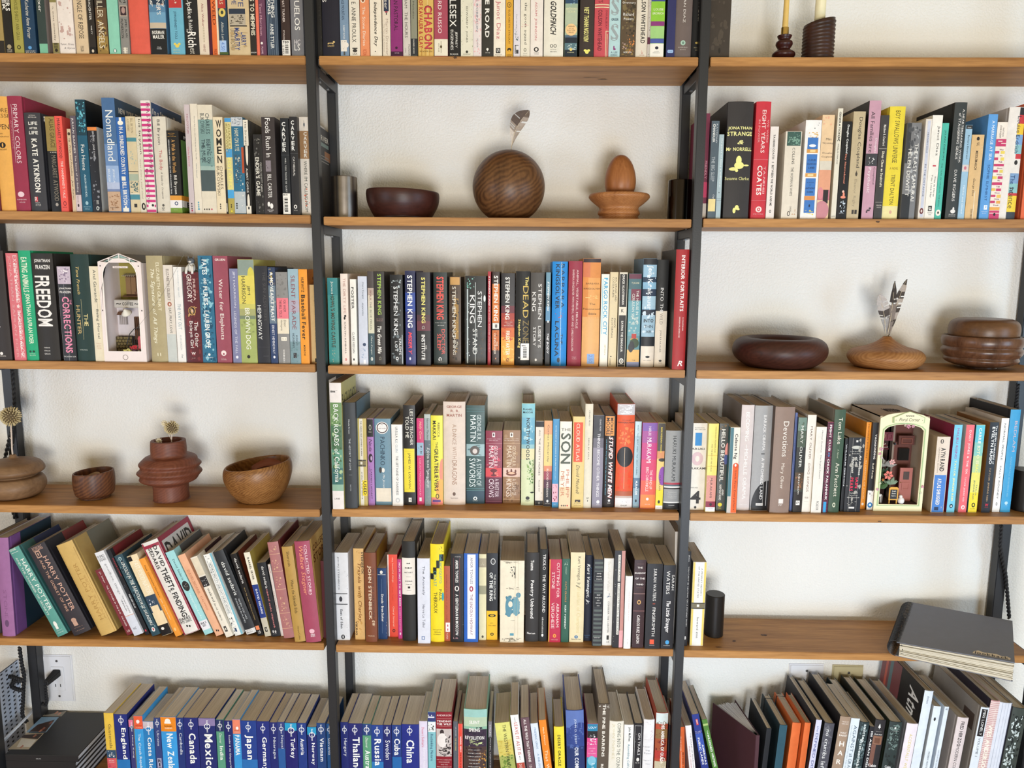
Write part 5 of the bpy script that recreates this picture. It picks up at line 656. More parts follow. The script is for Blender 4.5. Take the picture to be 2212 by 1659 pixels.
832 945 535 b1422 t432|f0dcb4|p|cream paperback with a dark picture middle, reading Fast Food Nation|d f8f0dc 580 950 34 78 FAST FOOD NATION|r 1c1a1c 535 585 0 40|r 34485c 965 1150 0 100|a e8e8ec 1000 1090 10 70 12|r f0d8b0 1080 1300 12 84|r 1c1a1c 1290 1422 0 100|o f0ece4 1320 1350 20 50
985 1050 565 b1430 t568|f09c3c|p|slim bright orange paperback reading Dear Committee Members|d 3c2410 630 985 36 60 Dear Committee Members|d f8e0b8 1000 1240 34 58 Julie Schumacher|o f4c880 1325 1360 26 62|Q e8c8d0 0 100 55 100
1070 1250 395 b1418 t588|e6e2dc/9c2c44|h|white hardcover framed in crimson with black capitals, reading Theft by Finding|r a03048 400 1418 0 10|r a03048 400 1418 92 100|r a03048 398 432 0 100|r a03048 1380 1418 0 100|D 2c2c2e 405 640 58 80 DAVID|D 2c2c2e 440 670 26 48 SEDARIS|D 2c2c2e 665 880 40 76 THEFT|H 2c2c2e 880 905 50 70 B|H 2c2c2e 905 932 30 50 Y|D 2c2c2e 935 1200 42 74 FINDING|H 2c2c2e 1210 1240 14 82 DIARIES|H 2c2c2e 1244 1272 14 82 1977-2002|o 2c2c2e 1295 1318 40 50|o 2c2c2e 1295 1318 54 64|Q 9c2c44 0 100 0 100|Q d8d4d0 5 90 6 92|q 1c1a19 8 26 10 90 DAVID
1310 1402 490 b1412 t865|a4dadc|p|pale aqua paperback with a round dog portrait and library sticker|d 2c4c54 560 790 40 64 David Sedaris|o 2c2c2c 805 915 10 88|a a8a8a4 815 905 25 75 14|j e8f8f8 940 1230 36 64 Happy-Go-Lucky|r eceaf0 1245 1345 0 100|H 2c2c34 1262 1285 14 80 814.5|H 2c2c34 1290 1312 24 64 SED|Q 4c4c4c 0 100 20 100
@420 1100 5.184
245 325 525 b1425 t-190|ecb490|p|peach paperback with rust lettering, reading Calypso|d b86c4c 680 940 38 62 DAVID SEDARIS|d b86c4c 975 1130 38 62 CALYPSO|r c87c58 680 960 30 33|o 3c2c28 1345 1368 30 46|o 3c2c28 1345 1368 52 68|q 8c4c34 10 18 10 90 DAVID SEDARIS
358 438 548 b1440 t-48|ece4d4|p|cream paperback with a small dark photograph, reading naked|r e0d4bc 548 740 0 100|r 2c2a2c 755 865 0 96|a b8b8b8 765 860 10 90 14|d 3c3a38 890 1035 40 72 naked|d 4c4a46 1050 1245 38 62 david sedaris|r 4c4a48 1310 1370 24 62|r ece4d4 1330 1352 36 50|Q 3c1418 0 100 30 100
452 556 515 b1422 t92|f0efea|p|white paperback with black speckles and a slim label box|a 3c3c3c 520 720 0 60 16|a 3c3c3c 1200 1420 0 60 26|r 3c3c3c 575 1180 16 18|r 3c3c3c 575 1180 60 62|d 5c6c74 600 1165 26 50 ME TALK PRETTY ONE DAY DAVID SEDARIS|r 7cb4c4 490 1422 76 100|r 3c4c6c 1330 1370 24 46
572 692 490 b1412 t188|2d2f33|h|thick charcoal paperback with white lowercase lettering and a pale foot|d f4f4f0 590 960 40 72 david sedaris|d c8ccd0 1000 1230 56 70 WHEN YOU ARE|d c8ccd0 1000 1270 30 44 ENGULFED IN FLAMES|r e4e0dc 1340 1412 0 100|h 3c3c40 1350 1362 12 70 LITTLE,|h 3c3c40 1370 1382 12 70 BROWN|Q 1c1c1e 0 100 0 100
708 776 510 b1422 t398|1c1a1b|p|slim black paperback with tiny gold title line and orange corner|d f4f0ec 548 830 38 74 david sedaris|d d8b878 880 1240 36 54 Dress Your Family in Corduroy and Denim|r e8885c 1305 1350 14 70|h e8e0d8 1360 1390 30 70 LB|Q 6c2c14 0 100 8 100
792 858 490 b1428 t550|ece4d0|p|cream and blue block paperback, reading Barrel Fever|D 2c2a28 540 790 36 68 BARREL FEVER|r 243c84 845 1215 0 100|D f0f0f4 895 1170 38 68 DAVID SEDARIS|r c8c0ac 1215 1428 0 100|r 1c1a19 1320 1372 26 66|o ece4d0 1330 1360 40 56|Q b8a04c 0 100 0 100
866 968 605 b1430 t696|26282d|p|black paperback with a pink lowercase line about a chipmunk|d f0ece8 640 885 42 70 david sedaris|d e88c8c 895 1330 40 66 squirrel seeks chipmunk|o c8c4c0 1355 1385 20 38|o c8c4c0 1355 1385 46 64|h c8c4c0 1392 1400 22 66 LITTLE,
968 998 620 b1422 t816|e8dcd4|p|very slim white booklet pressed against the faded pink ornate volume|d a85c5c 640 720 20 70 V|d 9c7c74 920 1120 25 55 POEMS
1000 1118 375 b1450 t812|b07474/7c3434|h|faded rose cloth volume with gilt ornament panels|r d8a88c 500 506 0 100|r d8a88c 695 701 0 100|r d8a88c 895 901 0 100|r d8a88c 1160 1166 0 100|r d8a88c 1330 1336 0 100|a e0b894 400 490 15 85 18|a e0b894 560 690 15 85 18|a e0b894 750 890 15 85 18|a e0b894 980 1150 15 85 18|a d8a890 1190 1320 15 85 18|Q 6c2c30 0 100 0 100
1124 1242 425 b1490 t972|b8924c|h|ochre hardcover with dark lettering, its title ending in Sidewalk Ends|d 3c2c18 475 640 38 66 Silverstein|d 3c2c18 790 1165 40 68 Where the Sidewalk Ends|d 5c4828 1310 1460 40 60 HarperCollins
1248 1430 365 b1495 t1112|a44860/c89c58|h|rose pink hardcover with orange script and a painted front cover|d f4dce0 400 960 62 78 COLLECTED STORIES|r f0c8d0 420 950 56 57|j f4a07c 415 960 18 52 Wallace Stegner|o e8b8c4 1340 1390 32 66|H f4e8ec 1395 1410 38 66 WINGS|H f4e8ec 1412 1428 38 66 BOOKS|q 6c3c14 8 14 10 95 COLLECTED|q 6c3c14 17 25 10 90 STORIES
1432 1530 580 b1460 t1395|5c2c34|h|dark maroon hardcover mostly hidden behind the black post|d e8d8d0 640 830 40 70 Crossing|r 8c5c58 580 1460 92 96
#5M
@690 1110 5.352
198 352 448 b1500|e4e4e8|p|white paperback with two thin black rules, beside the black post|d 5c5c64 495 885 20 34 JOHN STEINBECK|r 4c4c50 918 928 0 90|r 4c4c50 1040 1050 0 90|o 3c3c44 955 1015 28 52|D 3c3c44 1105 1325 34 52 East of Eden|o 2c2c30 1395 1448 36 64|o e4e4e8 1404 1440 46 54|a b0b0b8 450 1480 70 100 16
415 528 400 b1448|dcb070|p|tan paperback with flowing lettering about Travels|a c89850 400 1440 0 100 20|J 8c5c28 570 1250 30 76 Travels with Charley|D 2c2018 440 700 78 98 STEINBECK|D 2c2018 1240 1400 6 26 VIKING|a 7c5430 420 450 20 70 5
535 668 450 b1478|7c4428|h|rust brown hardcover with tall pale lettering and a gilt front cover|D e0ccb0 600 1225 26 60 JOHN STEINBECK|d 3c2014 630 1235 66 82 THE WINTER OF OUR DISCONTENT|j e8d0b0 1235 1300 60 84 ew|h d8b898 1405 1418 20 78 VIKING|Q 9c7424 0 100 0 100
682 785 628 b1445|1e3c68|m|small navy paperback with a cream worn corner|o f0ece4 655 695 30 62|r e8e4dc 700 705 6 92|D f0ece4 930 1245 40 66 Dracula · Bram Stoker|r 7c98b8 750 930 46 48|r 7c98b8 1245 1380 46 48|a e8dcc4 1230 1445 84 100 16|r 8c9cb0 640 1440 2 3
800 912 470 b1418|e8503c|p|coral orange paperback with thin pale lettering and scuffed white edge|r f0e8e0 470 1418 0 12|d f4c8b0 505 790 44 62 tiny beautiful things|d c8341c 850 1010 44 56 Dear Sugar|d f4c8b0 1070 1300 44 64 Cheryl Strayed|o 4c1c14 1330 1370 42 70|o e8503c 1340 1360 50 62|Q a82c20 0 100 0 100
915 960 525 b1440|c83c84|p|slim magenta paperback with white letters, reading How Not to Get Rich|D f8e8f0 565 1065 32 72 HOW NOT TO GET RICH|D f0a8c8 1090 1350 34 62 ROBERT SULLIVAN|o f0d8e4 1370 1400 34 66
965 1115 320 b1465|24221f|h|tall black hardcover with a cream label panel, reading The Secret History|r ece4da 510 935 0 100|D 2c2824 565 580 34 62 THE|D 2c2824 618 632 22 78 .|H 2c2824 568 580 36 64 THE|H 2c2824 620 634 22 78 SECRET|H 2c2824 672 686 18 82 HISTORY|r 2c2824 727 730 32 68|H 2c2824 772 786 24 78 DONNA|H 2c2824 812 824 28 76 TARTT|r 2c2824 840 862 44 62|h 5c5450 880 888 36 70 KNOPF|Q 2c2a2c 0 100 0 100|q c8c4bc 8 20 20 90 III
1140 1282 515 b1495|dcdeea|p|pale lavender white paperback reading The Anomaly|d 3c3c48 605 940 36 62 The Anomaly|d 4c4c58 1050 1320 38 60 Herve Le Tellier|r 6c84b0 1415 1455 30 56|r dcdeea 1422 1448 36 50
1290 1442 350 b1478|f2d824|h|bright yellow hardcover with a black palm stem, reading The Mosquito Coast|a 1c1c18 355 450 60 100 10|r 1c1c18 690 760 0 24|r 1c1c18 620 700 20 46|r 1c1c18 540 630 44 70|r 1c1c18 470 550 66 100|d 3c98a0 465 805 62 84 THE MOSQUITO|d 3c98a0 660 840 24 46 COAST|d 2c2814 875 1005 62 84 PAUL|d 2c2814 905 1150 24 50 THEROUX|o 3ca0b0 910 1010 84 100|h 4c4418 1335 1348 16 82 HOUGHTON|h 4c4418 1362 1374 26 72 MIFFLIN|h 4c4418 1388 1400 20 78 COMPANY
@920 1110 5.352
215 282 605 b1468|b85c3c|p|slim terracotta paperback with a white sticker near its foot|d 3c1c14 700 1245 34 50 WONDERS OF THE WORLD OF GREAT J. THUBER|r f4f0f0 1258 1365 22 96|d c83848 1280 1350 50 66 11|d e8c8b8 1380 1450 34 60 PAPER
288 435 460 b1480|222124|p|black paperback with burgundy rules and a worn edge, title ending in Moscow|r 8c4448 510 1420 24 26|r 8c4448 510 1420 70 72|h c8c4c0 488 502 34 80 A NOVEL|D f4f0ec 535 795 38 60 AMOR TOWLES|o e8e0dc 832 895 32 66|o 222124 842 885 40 58|D f4f0ec 930 1405 38 60 A GENTLEMAN IN MOSCOW|a c8c4c0 460 1480 0 3 10|a a8a4a0 460 1480 90 100 20|h c8989c 1428 1445 20 60 LR
442 602 458 b1480|2b64c0|p|cobalt blue paperback with a long white panel, title ending in Lincoln Highway|r f0f0f4 470 1445 24 82|d 5c4c68 505 810 44 62 AMOR TOWLES|o a83c58 835 900 38 66|o f0f0f4 850 885 46 58|d 8c4c60 930 1400 42 62 THE LINCOLN HIGHWAY|r a8b0d0 500 1400 30 31|r a8b0d0 500 1400 74 75|a e8ecf4 460 1480 0 3 8
614 696 465 b1458|e6ddb4|p|cream yellow paperback with two olive grey bands|r a89c84 515 618 0 100|a e8e0c4 540 600 25 75 8|r a09c80 830 930 0 100|o 5c5848 1405 1435 36 66
700 826 455 b1458|26262a|p|black and yellow block paperback with an eye emblem at its foot|o d8d8d8 515 588 36 80|o 26262a 523 580 42 74|a d8d8d8 530 575 46 70 8|d e8e8e4 700 990 64 82 THE FELLOWSHIP|D f0f0ec 678 1005 26 56 OF THE RING|r f4c02c 1122 1458 0 100|o 1c1a18 1158 1195 16 84|o f4c02c 1166 1188 34 66|o 1c1a18 1170 1184 46 54|h 3c2c10 1258 1270 32 66 J.R.R.|h 3c2c10 1285 1297 16 84 TOLKIEN|o 2c2410 1372 1408 36 66|o f4c02c 1382 1398 44 58
855 1130 540 b1485|ebe0c8|p|fat cream paperback with a worn blue whale picture on its spine|a 5c5444 545 580 8 92 18|a 1c1a19 600 740 36 64 26|r 1c1a19 610 745 60 64|a 6c6454 840 880 20 84 12|a 4c8498 930 1200 18 86 70|o 5c90a4 960 1190 22 50|o 6ca0b0 960 1180 52 82|o e8e0cc 1010 1080 34 52|o 5c90a4 910 970 66 86|h 4c4840 1230 1236 44 62 SCRIBNER|r 5c9cb0 1380 1408 42 58|a 5c5444 1430 1480 4 96 26|r c8bca0 545 1480 62 63|r c8bca0 545 1480 74 75
1148 1296 450 b1478|33302f|h|dark charcoal hardcover with rounded white letters, reading Poetry Unbound|D e8e4e0 535 655 36 62 Tuama|D f4f0ec 768 1208 30 64 Poetry Unbound|H f0ece8 1368 1392 14 76 Norton
1298 1396 412 b1476|222120|h|tall slim black hardcover with white capitals, reading The Way Around|d f4f0ec 468 648 44 76 TRIOLO|d f4f0ec 702 1140 42 76 THE WAY AROUND|d e8e4e0 1195 1375 40 60 milkweed editions|o f4f0ec 1385 1420 36 60
@1130 1110 5.352
290 430 525 b1485|c02c4c|p|crimson paperback with a yellow worn edge, reading Cutting for Stone|r e8b84c 525 1485 0 8|d f4dcd8 565 970 62 84 CUTTING FOR|d f4dcd8 675 865 22 46 STONE|d f4dcd8 1035 1310 62 84 ABRAHAM|d f4dcd8 1025 1325 22 46 VERGHESE|o f0a040 1388 1432 38 64|o c02c4c 1400 1420 46 56|h e8a8a8 1448 1460 22 78 VINTAGE|a e8c8b8 525 1485 96 100 12
436 524 520 b1485|2d5c4a|p|dark green paperback with orange lettering Cat's Cradle|a b8c8b8 545 610 26 72 14|d a8c0a8 610 700 42 60 VONNEGUT|d e89858 782 1020 42 62 CAT'S CRADLE|D e8f0e8 1058 1330 40 62 KURT VONNEGUT
532 694 445 b1485|ecdcb4|p|cream paperback with black name lettering and a torn top|d 2c2824 495 830 44 72 Kurt Vonnegut, Jr.|d 4c4438 825 860 40 72 /|d e0cc94 850 1375 40 76 Breakfast of Champions|o 4c7ca8 1405 1440 36 62|o ecdcb4 1414 1430 46 52|H 3c342c 1443 1455 14 82 Delacorte Press
698 795 480 b1472|1b1e30|h|dark navy hardcover with bold white gothic lettering|J f4f4f4 580 1045 16 66 Kurt Vonnegut, Jr.|d 4c7098 620 915 72 84 SLAUGHTERHOUSE-FIVE|h 5c80a8 1400 1410 8 80 DELACORTE|h 5c80a8 1422 1430 20 60 PRESS
788 905 525 b1530|302f33|p|black paperback crossed by many grey green bars|z 5c6460 530 1530 8 96 20|r 1c1c1f 670 770 10 96|H f0ece8 685 697 34 78 DAVID|H f0ece8 718 730 30 82 FOSTER|H f0ece8 748 760 26 86 WALLACE|r 1c1c1f 920 1080 10 96|h f0ece8 933 945 38 74 BRIEF|H f0ece8 964 976 20 90 INTERVIEWS|h f0ece8 995 1007 40 66 WITH|h f0ece8 1025 1037 28 82 HIDEOUS|h f0ece8 1057 1067 40 68 MEN|h f0ece8 1426 1436 20 84 BACK BAY
912 1020 515 b1525|ece8e2|p|white paperback with small black letters, title ending in the Lobster|d c8c0b4 555 890 40 64 David Foster Wallace|a 3c5c84 915 980 36 86 12|d 3c3a38 1010 1375 50 66 CONSIDER THE LOBSTER|r 2c2a28 1405 1455 46 70|h 6c6864 1470 1490 46 74 LB
1030 1150 425 b1550|2a2628|p|battered black and pink paperback with two white title strips|r c89088 425 1550 66 100|r e8a8ac 1350 1550 62 100|r ecE8e0 475 782 34 56|d 2c2826 485 778 38 54 DAVID FOSTER WALLACE|r ece8e0 800 1395 34 56|d 2c2826 808 1390 38 54 A SUPPOSEDLY FUN THING I'LL NEVER DO AGAIN|a d8d4d0 560 1500 0 20 22
1160 1240 720 b1570|ecebea|h|small slim white hardcover standing between the pink strip spine and the windy brown one|d d8b0a8 900 1240 52 64 David Foster Wallace This Is Water|d c8c4c0 1450 1510 50 62 LB
@1320 1110 5.186
232 360 515 b1505|3c2426|p|dark brown worn paperback with stacked white title, reading The Shadow of the Wind|r 6c4c48 560 565 20 80|H f0e8e4 594 612 28 70 THE|H f0e8e4 655 674 4 98 SHADOW|H f0e8e4 715 735 10 92 OF THE|H f0e8e4 782 800 20 82 WIND|r 6c4c48 825 830 20 80|r 8c6c68 890 900 0 100|o d8a868 965 1015 32 66|o 3c2426 975 1005 40 58|r 6c4848 1080 1095 0 100|D f0e8e4 1135 1450 36 62 CARLOS RUIZ ZAFON|a d8ccc4 515 1505 0 8 24|a d8ccc4 515 1505 92 100 24
375 545 560 b1515|222022|p|thick black paperback with an orange square mark, reading Fingersmith|d f0ece8 615 975 42 62 SARAH WATERS|d e85c38 1000 1015 44 58 :|d f0ece8 1050 1370 42 62 FINGERSMITH|r ec5c3c 1408 1458 32 60|h c8c0bc 1468 1476 30 64 RIVERHEAD
555 690 575 b1515|232226|p|black paperback with white script beside the post, its title ending in Stranger|d f0ece8 685 855 70 90 SARAH|d f0ece8 640 900 26 54 WATERS|J f8f4f4 975 1330 24 66 The Little Stranger|o 4ca0d8 1415 1462 36 68|h d8d4d0 1472 1479 24 76 RIVERHEAD
698 800 200 b1490 t720|c8beb2|p|tall grey page block magazine right behind the black post
#5R
808 852 420 b1480|1e1c1e|p|slim black paperback just past the black post, title ending in Moving Train|d e8e4e0 460 535 40 66 Zinn|d e8e4e0 590 1260 40 66 YOU CAN'T BE NEUTRAL ON A MOVING TRAIN|o d8d4d0 1370 1410 20 60|L e8dcc8
880 1028 540 b1478|f2f0ea|p|white paperback with yellow side stripes and an olive centre band|r ecd470 540 1478 0 16|r ecd470 540 1478 84 100|d 3c3a38 610 920 62 72 A PEOPLE'S HISTORY|d 3c3a38 590 940 40 50 OF THE UNITED STATES|r 2c2824 995 1065 0 100|r 7c745c 1005 1055 0 100|r f2f0ea 1015 1042 40 58|d 4c4a44 1160 1390 44 60 howard zinn|L 8c8884
#6L
@220 1460 7.9
26 186 635 q135|e8c04c|p|yellow travel guide to Guatemala beside the stacked black photo albums|d f4e8b8 690 800 30 80 |||.|d 6c5c38 825 1235 40 72 Guatemala|r 34506c 1265 1405 0 100|a e8e8e8 1280 1400 10 90 20|r d85c64 1405 1700 0 100|h f4ece4 1435 1448 20 75 HISTORIA|h f4ece4 1465 1478 22 78 GUATEMALA|a b83c58 1490 1700 0 100 30
195 420 655 q300|24307c|p|blue travel guide to England|P 24307c 680 840 34 74|D f8f8f4 890 1420 42 84 England|r 2874b8 1430 1700 0 100
450 525 745 q530|3c3c74|p|slim travel guide to Hong Kong with a pink top|r e07898 745 870 0 100|P 3c3c74 795 950 30 100|d f4f4f4 1015 1400 50 82 Hong Kong|Q d8c088 0 100 0 100
535 690 680 q615|3c9cdc|p|sky blue travel guide to the Czech Republic with a red top|r e8603c 680 905 0 100|o f4e8e4 750 810 28 66|r f4e8e4 785 812 36 56|h 7c2414 840 860 20 86 ROUGH|h f0b8a0 870 888 20 86 GUIDES|d f4f8f8 985 1640 30 66 The Czech Republic
690 870 775 q775|2c80c0|p|blue travel guide to Costa Rica with a grey top|r c8bcc4 775 900 0 100|P 2c80c0 800 1005 26 78|D f8f8f4 1050 1640 36 76 Costa Rica
880 985 715 q960|36447c|p|slate blue travel guide to Ukraine|P 36447c 740 880 20 84|d d8dce8 935 1195 38 74 Ukraine|r a8a4c0 1405 1700 16 86|H 1c1a2c 1425 1475 28 80 R|H 1c1a2c 1485 1540 42 62 I|H 1c1a2c 1550 1610 28 80 O
992 1255 700 q1080|3c9ce0|p|sky blue travel guide to New Zealand with an orange top|r ec8c24 700 950 0 100|o f8f0e4 730 800 30 64|r f8f0e4 780 815 26 68|H 4c2c10 845 870 26 74 ROUGH|H f8e0c0 880 905 26 74 GUIDES|D f4f8f8 985 1700 34 76 New Zealand
1260 1380 715 q1320|243878|p|navy travel guide to Cambodia|P 243878 745 915 20 86|d f0f4f8 975 1345 36 74 Cambodia
1385 1630 715 q1450|242c74|p|deep blue travel guide to Canada|P 242c74 745 915 34 70|D f8f8f4 980 1500 32 80 Canada
1640 1925 720 q1712|242c6c|p|navy travel guide to Mexico with a lilac top|r 8c7ca8 725 855 0 100|P 242c6c 760 965 34 70|D f8f8f4 995 1640 32 80 Mexico
1940 2070 745 q1985|5c9c80|p|green travel guide to India with a navy top|r 24305c 745 950 0 100|P 24305c 770 930 24 80|j e0ece0 980 1155 36 70 Discover|D f4f8f0 1195 1440 36 80 India
@470 1460 7.9
105 245 765 q145|222868|p|navy travel guide to Ecuador|P 222868 785 950 24 80|d f0f0f4 1010 1650 44 70 Ecuador & the Galapagos Islands
248 380 740 q290|3c98d8|p|bright blue travel guide to Panama with a salmon top|r e88468 740 990 0 100|o f8f0ec 865 920 42 76|h 7c2414 928 942 20 86 ROUGH|h f0d0c4 952 966 20 86 GUIDES|D f4f8f8 1010 1355 24 84 PANAMA
382 650 765 q415|24408c|p|thick royal blue travel guide to Japan|r 2c70b4 1430 1700 0 100|P 24408c 790 960 34 66|D f8f8f4 1005 1430 24 78 Japan
655 872 775 q690|24307c|p|royal blue travel guide to Germany|P 24307c 815 980 32 70|D f8f8f4 1045 1620 32 78 Germany
878 1008 795 q900|242c70|p|navy travel guide to Nicaragua|P 242c70 820 990 24 84|d f0f4f4 1050 1415 36 78 Nicaragua
1012 1135 790 q1030|34407c|p|dusty navy travel guide to Nepal|r 2c5c9c 1240 1700 0 100|P 34407c 820 985 26 84|d d8dce4 1015 1240 40 80 Nepal
1140 1345 800 q1150|24246c|p|indigo travel guide to Turkey with a cyan top|r 289cc8 800 935 0 100|P 24246c 825 1035 26 80|D f4f4f4 1065 1405 36 82 Turkey
1355 1505 805 q1370|243c84|p|blue travel guide to Austria|P 243c84 835 1005 18 80|D f4f4f4 1070 1350 32 74 Austria
1525 1680 870 q1545|242c70|p|shorter navy travel guide to Norway with a cyan top|r 2898c4 870 1005 0 100|P 242c70 905 1110 20 84|D f4f4f4 1145 1515 36 80 Norway
1685 1840 805 q1710|24447c|p|teal navy travel guide to Vietnam beside the black post|P 24447c 835 995 20 82|D f0f0f4 1060 1460 34 78 Vietnam
1850 1950 815 q1870|2c5c94|p|steel blue travel guide to Slovenia half behind the black post|P 2c5c94 850 990 10 90|d e8ecf4 1060 1350 20 64 Slovenia
#6M
@710 1440 7.576
190 312 910 q205|222c70|p|navy travel guide to Hungary just past the black post|P 222c70 965 1100 22 82|d f0f0f4 1175 1465 32 82 Hungary
315 545 930 q340|24286c|p|thick indigo travel guide to Thailand|P 24286c 955 1120 28 66|D f8f8f4 1155 1720 30 80 Thailand
550 688 935 q560|5c9c78|p|green travel guide to Australia with a navy top|r 243c78 935 1128 0 100|P 243c78 955 1110 14 84|j e8f0e8 1160 1330 32 64 Discover|D f4f8f4 1370 1760 26 86 Australia
692 885 955 q705|24408c|p|mid blue travel guide to Russia|r 2c78b8 1560 1700 0 100|P 24408c 985 1140 26 74|D f8f8f4 1185 1620 26 82 Russia
888 1022 955 q890|222a6c|p|navy travel guide to Sweden|P 222a6c 985 1140 14 82|d f0f0f4 1205 1525 26 82 Sweden
1030 1185 955 q1040|243c80|p|deep blue travel guide to Cuba|r 2468ac 1480 1700 0 100|P 243c80 985 1140 20 80|D f8f8f4 1180 1450 24 86 Cuba
1192 1475 945 q1200|242f84|p|thick royal blue travel guide to China|P 242f84 970 1130 30 62|D f8f8f4 1200 1580 26 72 China
1480 1612 892 q1490|dcd4e8|p|pale lilac paperback with pink lettering, reading Desert Solitaire|d d8607c 990 1320 30 60 Desert Solitaire|d f4f0f8 1330 1700 40 74 Edward Abbey
1622 1748 740 q1640|84c0c8|p|aqua paperback with a navy band and river photograph, reading Rethinking Nature|r 343c74 745 900 0 100|h f0f0f4 790 810 0 80 LL|r f0f0f4 820 838 0 84|r e8ecec 905 1070 0 100|a 3c3c34 940 1050 0 90 30|d 24486c 1105 1540 22 66 Rethinking Nature
1755 2015 740 q1760|8c1f2c|p|dark red paperback with a black and white portrait, reading Tending the Wild|h f0dcd8 785 812 5 96 ANDERSON|r e0a8a0 852 855 5 96|H f4e8e4 880 912 5 96 TENDING|H f4e8e4 925 958 5 96 THE WILD|r e0a8a0 975 978 5 96|r c8bcb8 1018 1470 2 98|o 3c3030 1030 1115 24 50|o ecE4e0 1090 1320 8 70|a 3c3434 1090 1470 50 98 30|a 2c2424 1300 1470 2 98 36|h f0c8c4 1518 1532 4 96 NATIVE AMERICAN|h f0c8c4 1555 1570 16 84 KNOWLEDGE|h f0c8c4 1595 1610 28 72 AND THE|h f0c8c4 1632 1648 4 96 MANAGEMENT OF
2040 2110 895 q2045|5c6068|p|slim grey paperback with yellow lettering, beside the dark red portrait spine|d c8ccd0 985 1140 40 66 J.A. BAKER|d c8b878 1165 1375 36 68 THE PEREGRINE
2118 2190 935 q2128|e84c3c|p|slim red orange paperback framed in white lines|r f4ece8 940 1700 4 8|r f4ece8 940 1700 92 96|D f4e8e4 1140 1400 40 72 WENDELL BERRY|D 8c2418 1410 1700 44 70 THE PEACE OF WILD
@980 1420 6.943
150 500 780 q150|8cb8a0|h|thick mountain photograph hardcover reading Silent Spring Revolution|r 9cc8c0 780 900 0 100|r b8ccb0 900 1040 0 100|r 3c2c40 1080 1360 0 100|a 2c2434 1040 1300 0 100 50|a c8d498 1230 1340 15 90 20|r 4c3834 1340 1750 0 100|a c89040 1400 1750 60 100 34|a 2c2028 1340 1750 0 100 40|H f8f4f0 950 1000 24 68 SILENT|H f8f4f0 1065 1118 22 70 SPRING|H f8f4f0 1182 1235 6 88 REVOLUTION|h f4f0ec 1384 1398 20 72 JOHN F. KENNEDY|h f4f0ec 1434 1448 20 74 RACHEL CARSON|h f4f0ec 1484 1498 18 74 LYNDON JOHNSON|h f4f0ec 1534 1548 22 72 RICHARD NIXON|h f4f0ec 1584 1598 24 70 AND THE GREAT|h f4f0ec 1634 1648 20 72 ENVIRONMENTAL
520 572 960 q515|7c7880|p|slim grey and black paperback beside the mountain photograph hardcover|d f0f0f0 1010 1175 36 72 COLLINS|r 2c282c 1200 1750 0 100|d e0dcdc 1215 1720 40 70 PICNIC, LIGHTNING
615 840 990 q690 e945|e0dc7c|p|yellow meadow paperback leaning left, its title beginning The Western|r d8c868 1240 1500 0 100|a c8b04c 1240 1480 0 100 26|r a8b060 1480 1750 0 100|a 6c8838 1460 1700 0 100 30|d 2c2c20 1010 1740 48 70 THE WESTERN PARADOX
848 970 870 q940 e848|f2f0ee|p|white paperback with red tall lettering Leave It As It Is|o 3c3836 905 918 46 56|o 3c3836 928 940 46 56|o 3c3836 950 962 46 56|d c83c34 980 1460 34 74 LEAVE IT AS IT IS|o 3c3836 1480 1492 46 56|o 3c3836 1500 1512 46 56|o 3c3836 1520 1532 46 56|r b84c3c 1580 1750 0 100|d f0d8d0 1600 1750 30 66 DAVID GESSNER
1000 1130 910 q1110 e890|6c5058|p|mauve brown paperback with white letters, title ending in That Remains|D f4ece8 930 1570 32 62 ALL THE WILD THAT REMAINS|r e8dcd8 1610 1614 32 66|D d8c8c4 1630 1760 32 62 DAVID
1150 1260 995 q1240 e980|dce4f0|p|pale blue paperback with soft blue lettering, leaning beside the orange one|j 5c84b0 1050 1375 40 66 FREDERIC GROS|j 5c84b0 1440 1760 40 66 A PHILOSOPHY
1275 1395 945 q1370 e935|f08a2c|p|orange paperback with cream lettering beginning That Wild|D f8e4c0 1050 1315 36 60 Mark Kenyon|d f8e8c8 1390 1760 30 70 That Wild
1490 1650 1045 q1515|f0dc40|h|bright yellow hardcover with heavy black letters, reading Desert Oracle|D 242018 1165 1630 34 62 DESERT ORACLE|L 8c7c24
@1220 1420 6.943
15 300 800 q35|405098|h|thick blue mountain hardcover whose white title begins Our Com|r 6078b8 800 1060 0 100|o 34488c 980 1300 10 140|r 34488c 1150 1340 0 100|r 28386c 1340 1750 0 100|a 5068a8 1050 1400 0 100 20|d d8e0f0 925 1300 44 58 JOHN D. LESHY|D f4f4f8 1350 1780 44 66 OUR COMMON
325 490 995 q325|e05090|p|paperback of stacked blue, black and pink blocks with a name in white|r 2c84ac 995 1105 0 100|h f4f4f4 1038 1068 12 88 LOUV|r 242426 1105 1210 0 100|a e8e8ec 1150 1320 0 100 26|r e05c98 1330 1500 0 100|h f4dce8 1360 1372 18 80 UPDATED|h f4dce8 1398 1410 36 62 AND|h f4dce8 1436 1448 14 88 EXPANDED|r 3494b4 1500 1750 0 100|o 84c0d8 1480 1620 10 90|d e8f4f8 1590 1750 50 80 Last
500 680 700 q490|5c5044|h|tall brown hardcover with a chipped top, reading The Pine Barrens|a f4f0e8 705 780 0 100 10|D f4ece0 700 1490 40 64 THE PINE BARRENS|D f0e8dc 1600 1750 36 60 McPHEE
675 888 960 q665|ece6d8|h|cream hardcover with grey green lettering beginning Coming Into|d 4c5850 985 1760 56 80 COMING INTO THE COUNTRY|d d8ccac 1000 1530 16 40 JOHN McPHEE
895 1035 1010 q885|f0efec|p|white paperback with blue lettering on California|D 2c3438 1045 1260 40 72 John McPhee|d 2c7c94 1300 1740 36 66 Assembling California
